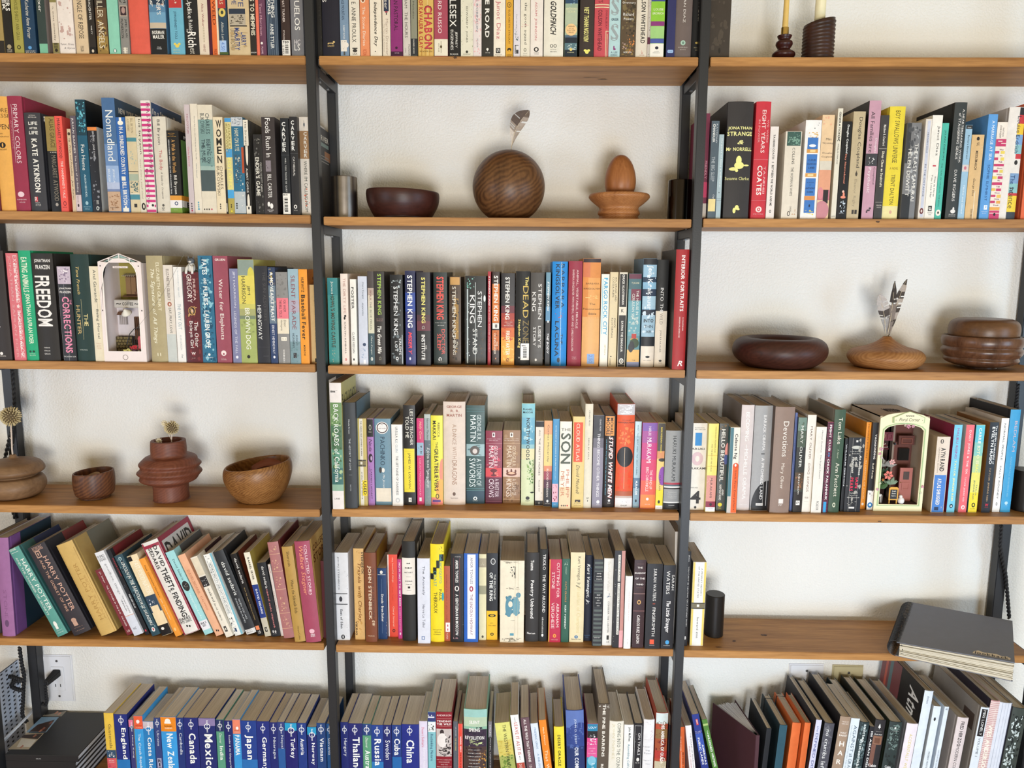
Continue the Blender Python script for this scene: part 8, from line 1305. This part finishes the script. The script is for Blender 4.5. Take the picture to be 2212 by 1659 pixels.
signtext(sp, 'Floral Corner', W * .36, W * .78, sb + .0035, sb + .0115, -.0058, '4a4038', False, True); signtext(sp, '-', sx0 + .002, sx0 + .004, sb + .006, sb + .007, -.0058, '4a4038'); signtext(sp, '-', sx1 - .004, sx1 - .002, sb + .006, sb + .007, -.0058, '4a4038'); signtext(sp, '~~~~', W * .49, W * .66, sb + .0145, sb + .0175, -.0058, '4a4038')
def petals(x, y, z, r, col, parent, seed, name='paper_flower', n=5):
    rg = random.Random(seed); bm = bmesh.new()
    for i in range(n):
        a = 2 * PI * i / n + seed; c = [(x + r * q * math.cos(a + da), z + r * q * math.sin(a + da)) for q, da in ((.12, 0), (.7, -.45), (1, 0), (.7, .45))]
        v = [bm.verts.new((p[0], y - .0012 * (j == 2), p[1])) for j, p in enumerate(c)] + [bm.verts.new((p[0], y + .0006, p[1])) for p in c]
        bm.faces.new(v[:4]); bm.faces.new(v[4:][::-1])
        for j in range(4): bm.faces.new((v[j], v[4 + j], v[4 + (j + 1) % 4], v[(j + 1) % 4]))
    o = obj(name, bm, plain('petal_' + col, col, .7), parent); o['kind'] = 'stuff'; return o
for i, (x, z, r, c) in enumerate(((W * .57, H - .022, .0052, 'e09cb8'), (W * .66, H - .0215, .0040, 'e8b0c4'), (W * .50, H - .020, .003, 'f0e0d8'), (.006, H * .66, .0050, 'dca0c0'), (.004, H * .61, .0042, 'd890b4'), (.0085, H * .57, .0032, 'f0dce4'), (.005, H * .235, .0036, 'dca0c0'), (W - .004, H * .27, .0036, 'd890b4'), (W - .006, H * .20, .003, 'f0ecdc'), (.009, H * .30, .003, 'f0ecdc'))): petals(x, -.0045, z, r, c, nk, i + 1)
MAR = plain('shop_crimson', '6a2430', .7); PNK = plain('door_salmon', 'b06c64', .65); DKB = plain('shop_dark_brown', '3a201c', .7)
boxo('left_facade', q, W * .52, .070, .073, .014, H - q, DKB, nk); sg = boxo('crimson_sign', W * .06, W * .50, .045, .049, H * .70, H * .79, MAR, nk); signtext(sg, 'mabel', W * .10, W * .34, H * .725, H * .765, .045, 'b08450', False, True); frame_plate('sign_panel', [(W * .38, H * .715), (W * .48, H * .715), (W * .48, H * .775), (W * .38, H * .775)], [(W * .40, H * .725), (W * .46, H * .725), (W * .46, H * .765), (W * .40, H * .765)], .0435, .045, MAR, sg)
for i in range(7):
    a0_ = .25 + i * .2; obj('awning_rib', tube_bm([(W * .14 + .024 * math.cos(a0_) * s, .060 - .030 * s, H * .60 + .024 * math.sin(a0_) * s) for s in (0, .5, 1)], .0013, 5), plain('awning_a' if i % 2 else 'awning_b', 'c8a8a4' if i % 2 else '7a2c34', .7), nk)
boxo('corner_post', W * .52, W * .56, .050, .062, .014, H - q, plain('post_grey', '8c7c70', .7), nk)
boxo('right_facade', W * .56, W - q, .060, .063, .014, H - q, plain('facade_brown', '6a3c34', .7), nk); boxo('wood_sign', W * .60, W * .93, .040, .046, H * .66, H * .76, plain('sign_wood', '5c3028', .7), nk); frame_plate('sign_panel', [(W * .65, H * .675), (W * .88, H * .675), (W * .88, H * .735), (W * .65, H * .735)], [(W * .67, H * .685), (W * .86, H * .685), (W * .86, H * .725), (W * .67, H * .725)], .038, .040, plain('sign_wood2', '7a4438', .7), nk)
boxo('dark_window', W * .68, W * .90, .053, .060, H * .48, H * .61, plain('dark_glass', '1c1c1c', .2), nk)
d = boxo('shop_door', W * .64, W * .90, .030, .034, .014, H * .425, PNK, nk); frame_plate('door_panel', [(W * .69, .040), (W * .85, .040), (W * .85, .060), (W * .69, .060)], [(W * .715, .044), (W * .825, .044), (W * .825, .056), (W * .715, .056)], .0288, .030, PNK, d); boxo('door_glass', W * .71, W * .83, .0292, .030, H * .30, H * .385, plain('door_pane', '5a5050', .2), d); ball('knob', .0012, BRASS, d, loc=(W * .665, .0285, H * .27), seg=8)
boxo('hedge_lamp', W * .52, W * .55, .040, .046, H * .66, H * .68, M_BLACK, nk)
def leafclump(x, y, z, n, L, col, seed, spread=1.0):
    rg = random.Random(seed); bm = bmesh.new()
    for i in range(n):
        a = rg.uniform(.3, 2.85); d = Vector((math.cos(a) * spread, rg.uniform(-.5, .1), math.sin(a))).normalized(); s = d.cross(Vector((0, 1, 0))).normalized(); l = L * rg.uniform(.6, 1.1); w = l * .20
        p = [Vector((x, y, z)) + d * l * q + s * w * ww for q, ww in ((0, 0), (.5, -1), (1, 0), (.5, 1))]; v = [bm.verts.new(c) for c in p] + [bm.verts.new(c + Vector((0, .0005, 0))) for c in p]
        bm.faces.new(v[:4]); bm.faces.new(v[4:][::-1])
        for j in range(4): bm.faces.new((v[j], v[4 + j], v[4 + (j + 1) % 4], v[(j + 1) % 4]))
    o = obj('leaves', bm, plain('leaf_' + col, col, .6), nk); o['kind'] = 'stuff'
leafclump(W * .18, .012, H * .22, 16, .020, '3c5c30', 3); leafclump(W * .40, .016, H * .26, 12, .022, '7c9078', 4); leafclump(W * .34, .030, H * .44, 18, .022, '8a8680', 5, 1.6); leafclump(W * .24, .020, H * .34, 14, .024, '2c4428', 6, 1.3)
petals(W * .29, .006, H * .375, .0115, 'd87468', nk, 4, 'large_paper_flower', 6); petals(W * .38, .014, H * .505, .0075, 'e0a8a4', nk, 2, 'paper_flower', 6); petals(W * .20, .009, H * .32, .0036, 'd8904c', nk, 3)
o = obj('zinc_vase', lathe_bm([(.0040, 0), (.0052, .020), (.0045, .020)], 18), plain('zinc', '8a8074', .4, .7), nk); o.location = (W * .19, .012, .014)
ea = flat('easel_sign', [(W * .33, .024), (W * .52, .024), (W * .52, .052), (W * .49, .0545), (W * .36, .0545), (W * .33, .052)], .005, .0066, plain('easel_gold', 'd8a040', .6), nk); flat('easel_slate', [(W * .355, .027), (W * .495, .027), (W * .495, .049), (W * .355, .049)], .0042, .005, plain('slate', '24242a', .6), ea)
for zz, s_ in ((.044, 'fresh'), (.0385, 'flowers'), (.033, 'here')): signtext(ea, s_, W * .385, W * .465, zz, zz + .003, .0042, 'e8e4d8')
for xx in (.345, .495): boxo('easel_leg', W * xx - .0008, W * xx + .0012, .005, .0066, .014, .024, plain('easel_gold', 'd8a040', .6), ea)
ct = ball('white_ornament', .0075, plain('white_glaze2', 'e8e2e0', .45), nk, (1, 1, 1.15), (W * .60, .008, .0225), 14); ball('ornament_head', .0040, plain('white_glaze2', 'e8e2e0', .45), ct, (1, 1, .9), (W * .585, .007, .0325), 12)
bn = boxo('cat_bench', W * .09, W * .22, .008, .016, .022, .030, plain('bench_black', '26221f', .6), nk)
for xx in (.10, .205): boxo('bench_leg', W * xx, W * xx + .0016, .009, .0105, .014, .022, plain('bench_black', '26221f', .6), bn)
ball('sleeping_cat', .0056, plain('cat_white', 'd8d4d0', .6), bn, (1.25, .8, .7), (W * .155, .011, .0335), 14)

# ------------------------------------------------------------------ fishing cat figurine on the dark red paperback
HB = next(b for b in BOOKS if 'cat figurine perched' in b['label'])
P = np.array([HB['X'] + HB['w'] * .48, HB['Y'] + .010, HB['Z'] + HB['h']]); k = mpp(P)
t = thing('cat_figurine', 'tiny grey and white tabby cat figurine with fishing rod on the dark red paperback', 'figurine', P)
CW_ = plain('figurine_white', 'e0dcd6', .45); CG = plain('figurine_grey', '5c6066', .5)
bm = bmesh.new(); bmesh.ops.create_uvsphere(bm, u_segments=24, v_segments=16, radius=1)
for v in bm.verts:
    c = v.co; lo = max(0, -c.z); v.co = Vector((c.x * (8 + 2 * lo) * k, c.y * (7 + 1.5 * lo) * k, (c.z * 11 + 10.4) * k))
obj('body', bm, CW_, t, True)
hd = ball('head', 7.4 * k, CG, t, (1.08, .95, .92), (0, -1.5 * k, 24 * k), 22)
for s in (-1, 1):
    bm = bmesh.new(); v = [bm.verts.new(p) for p in ((s * 2.2 * k, -1 * k, 29 * k), (s * 7.2 * k, -1 * k, 27 * k), (s * 6 * k, -1 * k, 34.5 * k), (s * 4.6 * k, 2 * k, 28 * k))]
    for f in ((0, 1, 2), (0, 2, 3), (1, 3, 2), (0, 3, 1)): bm.faces.new([v[i] for i in f])
    obj('ear', bm, CG, hd); ball('eye', 1.0 * k, plain('eye', '181818', .2), hd, loc=(s * 2.8 * k, -8.0 * k, 25.2 * k), seg=10)
    obj('foreleg', tube_bm([(s * 4.5 * k, -4 * k, 14 * k), (s * 6.2 * k, -9.5 * k, 8 * k), (s * 6.6 * k, -12.6 * k, 1 * k), (s * 6.6 * k, -13.2 * k, -4 * k)], [3.0 * k, 2.9 * k, 2.6 * k, 2.3 * k], 12), CW_, t, True)
ball('muzzle', 3.0 * k, CW_, hd, (1.2, .8, .7), (0, -7.4 * k, 21.8 * k), 14); ball('nose', .7 * k, plain('nose', 'c88c8c', .4), hd, loc=(0, -9.6 * k, 22.8 * k), seg=8)
for i in range(3): obj('stripe', tube_bm([(x * k, (-8.0 + abs(x) * .35) * k, (27.0 + i * 1.5 - abs(x) * .05) * k) for x in (-3 + i * .6, 0, 3 - i * .6)], .35 * k, 5), plain('stripe', '2c2e32', .6), hd)
obj('tail', tube_bm([(0, 7 * k, 4 * k), (6 * k, 10 * k, 4 * k), (9 * k, 8 * k, 7 * k)], [2.2 * k, 2 * k, 1.5 * k], 10), CG, t, True)
rod = obj('fishing_rod', tube_bm([(2 * k, -9 * k, 13 * k), (-3 * k, -12 * k, 25 * k), (-8 * k, -15 * k, 38 * k)], [.5 * k, .4 * k, .25 * k], 6), plain('rod', '5c4630', .6), t)
tipw = P + np.array([-8 * k, -15 * k, 38 * k]); Pe = at_y(295, 709, P[1] - .016)
obj('fishing_line', tube_bm([(tipw + (Pe - tipw) * s - P) + np.array([0, 0, -.012 * math.sin(PI * s)]) for s in np.linspace(0, 1, 14)], .00022, 5), plain('line', '6a6a66', .4), rod)

# ------------------------------------------------------------------ spiral notebook lying across the shelf edge
zt = shelf_z('5R', 1.0); CZ = (.050, .060, .045, .034)
CN = [at_z(px, py, zt + z) for (px, py), z in zip(((1970, 1301), (2187, 1341), (2192, 1431), (1937, 1387)), CZ)]
t = thing('spiral_notebook', 'thick black spiral notebook with a torn label, hanging over the shelf edge', 'notebook', (CN[3][0], CN[3][1], zt))
NB = plain('notebook_black', '6c6e78', .6, noise=.06)
def corner(u, v, f):                                          # u along the long side, v from the far edge to the near one, f of the thickness there
    A, B, C, D = CN; w = ((1 - u) * (1 - v), u * (1 - v), u * v, (1 - u) * v); q = sum(p * k_ for p, k_ in zip(CN, w)); z = sum(c * k_ for c, k_ in zip(CZ, w))
    return Vector((q[0] - D[0], q[1] - D[1], .0004 + (z - .0004) * f))
def slab(name, u0, u1, v0, v1, f0, f1, mat):
    bm = bmesh.new(); v = [bm.verts.new(corner(u, vv, f)) for f in (f0, f1) for u, vv in ((u0, v0), (u1, v0), (u1, v1), (u0, v1))]
    for f in ((3, 2, 1, 0), (4, 5, 6, 7), (0, 1, 5, 4), (1, 2, 6, 5), (2, 3, 7, 6), (3, 0, 4, 7)): bm.faces.new([v[i] for i in f])
    return obj(name, bm, mat, t)
slab('back_cover', 0, 1, 0, 1, 0, .05, NB); fc = slab('front_cover', 0, 1, 0, 1, .95, 1, NB)
for i in range(18):
    rg = random.Random(i); f = .06 + .88 * i / 18; slab('page_sheaf', .03, 1 - rg.uniform(.0, .014), .01, 1.0 + rg.uniform(-.012, .012), f, f + .88 / 18 - .008, plain('sheaf_a' if i % 2 else 'sheaf_b', 'd8d0be' if i % 2 else 'c2b9a5', .9, noise=.12))
for i in range(34):
    s = (i + .5) / 34; r_ = .0245 - .0060 * s; c = corner(-.012, s, .52); ax = (corner(-.012, 1, 0) - corner(-.012, 0, 0)).normalized(); ou = Vector((ax.y, -ax.x, 0)); obj('coil_loop', tube_bm([c + ou * r_ * math.cos(a) * .85 + Vector((0, 0, 1)) * (r_ * math.sin(a)) + ax * .0014 * math.sin(a) for a in np.linspace(0, 2 * PI, 20)], .0011, 6, cap=False), M_BLACK, t)
lp = [corner(u, v, 1) + Vector((0, 0, .0003)) for u, v in ((.655, .955), (.965, .965), (.968, .925), (.94, .90), (.90, .915), (.85, .885), (.75, .90), (.70, .875), (.665, .91))]
lb_ = raw('torn_label', lp, [tuple(range(9))], plain('label_paper', 'cdbda4', .8), fc)
V, F = text_geo('lookback', True); Q = Print(); Q.add([(.675 + v[0] * .28, .955 - v[1] * .05 + v[0] * .006) for v in V], F, g('2a2624'))
Q.build('lettering', lb_, lambda u, v, l: np.array([tuple(corner(a, b, 1) + Vector((0, 0, .0003 + .0001))) for a, b in zip(u, v)]))

# ------------------------------------------------------------------ maroon notebook splayed open on the lowest shelf
Y0 = .017; T0 = at_y(1440 + 1337 / 6.9125, 1420 + 1165 / 6.9125, Y0); Q0 = at_y(1440 + 1310 / 6.9125, 1659, Y0); zs = shelf_z('6R', T0[0]); hN = T0[2] - zs; wN = x_at(1440 + 1390 / 6.9125, Y0, T0[2]) - T0[0]
t = thing('notebook', 'maroon soft notebook splayed open, its fanned white pages showing', 'notebook', (T0[0], Y0, zs))
MRN = plain('maroon_cloth', '45222c', .6, noise=.08); wN = max(wN, .008)
back = at_y(1440 + 705 / 6.9125, 1420 + 565 / 6.9125, .150); dl = np.array([back[0] - T0[0], .150 - Y0]); Ld = .150; dl = dl / np.linalg.norm(dl)
boxo('spine', 0, wN, 0, .002, 0, hN, MRN, t)
def leafplate(name, x0, ang_dir, L, thick, z0, z1, mat):
    nx, ny = ang_dir; bm = bmesh.new(); pv = [(x0, .001), (x0 + nx * L, .001 + ny * L)]; ox, oy = -ny * thick, nx * thick
    v = [bm.verts.new((p[0] + s * ox, p[1] + s * oy, z)) for z in (z0, z1) for p, s in ((pv[0], 0), (pv[1], 0), (pv[1], 1), (pv[0], 1))]
    for f in ((3, 2, 1, 0), (4, 5, 6, 7), (0, 1, 5, 4), (1, 2, 6, 5), (2, 3, 7, 6), (3, 0, 4, 7)): bm.faces.new([v[i] for i in f])
    return obj(name, bm, mat, t)
a_l = math.atan2(dl[0], dl[1]); a_r = math.radians(-6)
leafplate('cover_board', .0005, (math.sin(a_l), math.cos(a_l)), Ld, .0018, 0, hN, MRN); leafplate('cover_board', wN - .0005, (math.sin(a_r), math.cos(a_r)), Ld, .0016, 0, hN, MRN)
WP = plain('notebook_white_pages', 'd8d6da', .9, noise=.06); rg = random.Random(11)
for i in range(20):
    f = (i + 1) / 21; a = a_l + (a_r - a_l) * (f ** .9) + rg.uniform(-.008, .008); leafplate('page_sheaf', .002 + (wN - .004) * f, (math.sin(a), math.cos(a)), Ld - .006 - rg.uniform(0, .006), .0009, .002, hN - .002, WP)

# elastic bands round the notebooks
for key in ('plain dark teal notebook', 'plain orange notebook tied'):
    nb = next(b for b in BOOKS if b['label'].startswith(key)); w, h = nb['w'], nb['h']; dd = .112
    bm = bmesh.new(); pts = [(-.0006, dd, .002), (-.0006, dd, h + .0006), (w + .0006, dd, h + .0006), (w + .0006, dd, .002)]; obj('elastic_band', tube_bm(pts, .0012, 6), plain('elastic', '1a1818', .8), nb['root'])
HN = next(b for b in BOOKS if 'white page edges outward' in b['label'])

# ------------------------------------------------------------------ stacked black photo albums
zs = shelf_z('6L', -1.1); tops = zs
AT = z_at(1632, at_y(168, 1632, .010)[0], .010)                 # top of the stack
XR = at_y(168, 1632, .010)[0]; n = 6; each = (AT - zs) / n; AB = plain('album_black', '1b1b1e', .5, noise=.1); AP = plain('album_pages', 'b4b8c4', .8)
for i in range(n):
    rg = random.Random(30 + i); xr = XR - (n - 1 - i) * .0035 - (0 if i == n - 1 else .004); yf = .010 + rg.uniform(-.003, .004); z0 = zs + i * each; xl = -1.245
    t = thing('photo_album', ('black photo album with a strip of holiday pictures, topmost of its stack' if i == n - 1 else 'plain black photo album in the stack, number %s under the pictured one' % ['one', 'two', 'three', 'four', 'five'][n - 2 - i]), 'album', (0, 0, z0), group='stacked black photo albums')
    boxo('back_cover', xl, xr, yf, .186, .0002, .003, AB, t); fc = boxo('front_cover', xl, xr, yf, .186, each - .003, each - .0002, AB, t); boxo('spine', xl, xr, yf - .002, yf + .001, .0002, each - .0002, AB, t, .0008); boxo('page_block', xl + .002, xr - .003, yf + .001, .184, .003, each - .003, AP, t)
    if i == n - 1:
        Q = Print(); z = each - .0002; rg = random.Random(4)
        def onz(px, py): p = at_z(px, py, z0 + z); return p[0], p[1]
        def quad(c, pts): Q.add([onz(*p) for p in pts], [(0, 1, 2), (0, 2, 3)], g(c))
        s = 6.407; q_ = lambda x, y: (x / s, 1400 + y / s)
        quad('8a8478', [q_(780, 750), q_(1040, 752), q_(850, 945), q_(585, 945)]); quad('7c9cb8', [q_(575, 955), q_(815, 955), q_(640, 1165), q_(360, 1165)]); quad('a89c88', [q_(365, 1175), q_(610, 1178), q_(395, 1402), q_(108, 1402)]); Q.layer()
        quad('2c2a28', [q_(700, 790), q_(1000, 790), q_(920, 870), q_(610, 930)]); quad('3c2c28', [q_(520, 1060), q_(760, 990), q_(630, 1160), q_(400, 1160)]); quad('3c3230', [q_(330, 1200), q_(590, 1185), q_(520, 1260), q_(290, 1240)]); quad('c8c4bc', [q_(300, 1250), q_(500, 1270), q_(420, 1370), q_(230, 1370)]); Q.layer()
        for cx, cy, c in ((780, 890, 'b07c68'), (900, 810, 'a86c50'), (820, 905, 'c08c78'), (600, 1110, '8c5848'), (700, 1030, '7c4c40'), (480, 1210, '9c6858'), (300, 1360, 'a87464'), (560, 1140, 'a8705c')):
            quad(c, [q_(cx - 30, cy + 18), q_(cx + 14, cy - 20), q_(cx + 34, cy - 6), q_(cx - 10, cy + 26)])
        Q.layer()
        V, F = text_geo('2012-2013'); c0, c1, c2 = (np.array(onz(*q_(*p))) for p in ((1225, 860), (1320, 758), (1262, 866)))
        Q.add([c0 + (c1 - c0) * v[0] * 1.0 + (c2 - c0) * v[1] for v in V], F, g('a8a8a8'))
        Q.build('cover_pictures', fc, lambda u, v, l: np.column_stack((u, v, z + l)))
        Q = Print(); Q.text('2015-2022', -1.17, -1.158, each * .38, each * .50, g('c8c8c8')); Q.build('lettering', t, lambda u, v, l: np.column_stack((u, yf - .002 - l, v)))
# white coil-bound pad standing at the stack's end
zt_ = AT
pa, pb = at_z(2, 1606, zt_ + .004), at_z(101, 1505, zt_ + .004)
t = thing('coil_bound_pad', 'white coil binding running along the stacked black albums', 'binding', tuple(pa))
dv = pb - pa; dv[2] = 0; L = np.linalg.norm(dv); bm = bmesh.new(); dvn = dv / L; sd = np.array([-dvn[1], dvn[0], 0])
COIL = plain('coil_white', 'd8dce4', .5)
obj('wire', tube_bm([tuple(dvn * L * i / 300 + sd * .0032 * math.cos(i * 1.25) + np.array([0, 0, .0032 * math.sin(i * 1.25)])) for i in range(301)], .0009, 5), COIL, t); obj('core', tube_bm([(0, 0, 0), tuple(dv)], .0022, 8), plain('coil_core', '9a9ca4', .6), t)

# ------------------------------------------------------------------ wall plates, plug and cords
WPL = plain('switch_plate_white', 'dcdce0', .35, noise=.03); BEI = plain('switch_plate_beige', 'bdb38e', .35, noise=.03)
def plate(px0, py0, px1, py1, mat, label, name, cat):
    a, b = at_y(px0, py0, WALL_Y), at_y(px1, py1, WALL_Y); t = thing(name, label, cat, ((a[0] + b[0]) / 2, WALL_Y, (a[2] + b[2]) / 2)); w, h = (b[0] - a[0]) / 2, (a[2] - b[2]) / 2
    bm = bmesh.new(); box(bm, -w, w, -.006, 0, -h, h); bmesh.ops.bevel(bm, geom=[e for e in bm.edges if all(v.co.y < -.003 for v in e.verts)], offset=.003, segments=3, affect='EDGES'); obj('plate', bm, mat, t); return t, w, h
def screw(t, x, z): o = obj('screw', lathe_bm([(.0032, 0), (.0032, .0008), (.0026, .0014)], 14), plain('screw_steel', '8a8a8c', .35, .9), t); o.matrix_local = Matrix.Translation((x, -.006, z)) @ Matrix.Rotation(PI / 2, 4, 'X'); boxo('slot', x - .0022, x + .0022, -.0078, -.0072, z - .0004, z + .0004, M_BLACK, t)
t, w, h = plate(93, 1413, 164, 1513, WPL, 'white wall outlet plate behind the black plug', 'wall_outlet', 'outlet'); screw(t, 0, h * .76); screw(t, 0, -h * .76); boxo('socket', -.017, .017, -.0085, -.006, -.034, .034, WPL, t, .001)
for zz in (.018, -.018):
    for xx in (-.0065, .0065): boxo('slot', xx - .001, xx + .001, -.0088, -.0084, zz - .004, zz + .004, M_BLACK, t)
oloc = np.array(t.location)
t, w, h = plate(1705, 1432, 1772, 1525, WPL, 'white wall plate with one screw behind the orange notebooks', 'wall_plate', 'wall plate'); screw(t, 0, h * .70); boxo('rocker', -.016, .016, -.008, -.006, -.028, .028, WPL, t, .001)
t, w, h = plate(1798, 1435, 1857, 1524, BEI, 'beige blank wall plate with one screw behind the cookbooks', 'wall_plate', 'wall plate'); screw(t, .002, h * .66)
CORD = plain('black_braided_cord', '17171a', .7)
def twisted(pts, r, turns, parent, name='strand'):
    P_ = [Vector(p) for p in pts]; Ls = [0]
    for a, b in zip(P_, P_[1:]): Ls.append(Ls[-1] + (b - a).length)
    n = max(24, int(turns * 10))
    for s in (0, 1):
        out = []
        for i in range(n + 1):
            d = Ls[-1] * i / n; j = max(0, min(len(P_) - 2, next((q for q in range(len(Ls) - 1) if Ls[q + 1] >= d), len(P_) - 2))); f = (d - Ls[j]) / max(1e-6, Ls[j + 1] - Ls[j]); c = P_[j].lerp(P_[j + 1], f); tg_ = (P_[j + 1] - P_[j]).normalized(); u = tg_.cross(Vector((0, 1, .3))).normalized(); v = tg_.cross(u); ph = 2 * PI * turns * i / n + PI * s
            out.append(c + (u * math.cos(ph) + v * math.sin(ph)) * r * .85)
        obj(name, tube_bm(out, r, 7), CORD, parent, True)
pl = thing('black_plug', 'black angled power plug pushed into the white wall outlet', 'plug', oloc + (0, -.0085, .018))
bm = bmesh.new(); v = [bm.verts.new(p) for p in ((-.010, 0, -.009), (.012, 0, -.009), (.012, 0, .011), (-.010, 0, .011), (-.019, -.030, -.020), (-.005, -.034, -.020), (-.005, -.034, -.006), (-.019, -.030, -.006))]
for f in ((0, 1, 2, 3), (7, 6, 5, 4), (0, 4, 5, 1), (1, 5, 6, 2), (2, 6, 7, 3), (3, 7, 4, 0)): bm.faces.new([v[i] for i in f])
bmesh.ops.bevel(bm, geom=bm.edges[:], offset=.003, segments=3, affect='EDGES'); obj('body', bm, plain('plug_black', '1c1c1e', .45), pl)
cdt = [Vector((-.012, -.032, -.018)), Vector((-.014, -.030, -.04)), Vector((-.016, -.026, -.066)), Vector((-.024, -.020, -.080)), Vector((-.046, -.012, -.076)), Vector((-.055, -.0105, -.10))]
twisted(cdt, .0024, 7, pl, 'cord')
xp = -1.2545
cd1 = thing('braided_cord', 'black twisted cord hanging down beside the upright behind the wooden two tier vase', 'cord', (0, 0, 0))
def on(px, py, y=.176): return tuple(at_y(px, py, y))
twisted([on(27, 800, .158), on(31, 860, .158), on(32, 900, .158), on(14, 975, .155), on(7, 1008, .155), on(24, 1090, .16), on(33, 1120, .16)], .0026, 16, cd1)
cd2 = thing('braided_cord', 'black twisted cord tied in a loop beside the outlet and albums', 'cord', (0, 0, 0))
twisted([on(42, 1398, .15), on(46, 1430, .15), on(52, 1460, .15), on(50, 1500, .15), on(48, 1545, .15), on(58, 1560, .15)], .0028, 12, cd2)
twisted([on(10, 1461, .15), on(28, 1462, .15), on(50, 1470, .148), on(30, 1472, .146), on(24, 1482, .146), on(34, 1488, .146), on(52, 1492, .146)], .0030, 10, cd2, 'loop')
cd3 = thing('braided_cord', 'black twisted cord hanging beside the upright above the spiral notebook', 'cord', (0, 0, 0))
twisted([on(2199, 830, .158), on(2196, 870, .158), on(2199, 900, .158)], .0026, 5, cd3); twisted([on(2163, 1135, .158), on(2160, 1180, .158), on(2172, 1240, .158), on(2178, 1310, .158), on(2180, 1336, .158)], .0026, 12, cd3, 'lower_strand')
# white perforated board at the frame's end
pb_ = thing('perforated_panel', 'white perforated panel standing left of the outlet and cord', 'panel', (-1.325, .0, shelf_z('6L', -1.2) - .05))
fr = bmesh.new(); xs = .004; ny, nz = 9, 26; y0_, y1_ = .02, .19; dz = .30 / nz; dy = (y1_ - y0_) / ny
for side_x in (0, xs):
    pass
for iy in range(ny):
    for iz in range(nz):
        ya, yb_, za, zb_ = y0_ + iy * dy, y0_ + (iy + 1) * dy, iz * dz, (iz + 1) * dz; m_ = .30; hy0, hy1, hz0, hz1 = ya + dy * m_, yb_ - dy * m_, za + dz * m_, zb_ - dz * m_
        for xx in (0, xs):
            o4 = [fr.verts.new((xx, y, z)) for y, z in ((ya, za), (yb_, za), (yb_, zb_), (ya, zb_))]; i4 = [fr.verts.new((xx, y, z)) for y, z in ((hy0, hz0), (hy1, hz0), (hy1, hz1), (hy0, hz1))]
            for j in range(4): fr.faces.new((o4[j], o4[(j + 1) % 4], i4[(j + 1) % 4], i4[j]))
bmesh.ops.remove_doubles(fr, verts=fr.verts, dist=1e-5)
obj('mesh_sheet', fr, plain('panel_white', 'd4dcec', .5), pb_)
boxo('panel_core', xs * .4, xs * .6, y0_, y1_, 0, .30, plain('panel_dark', '4a4c54', .8), pb_)
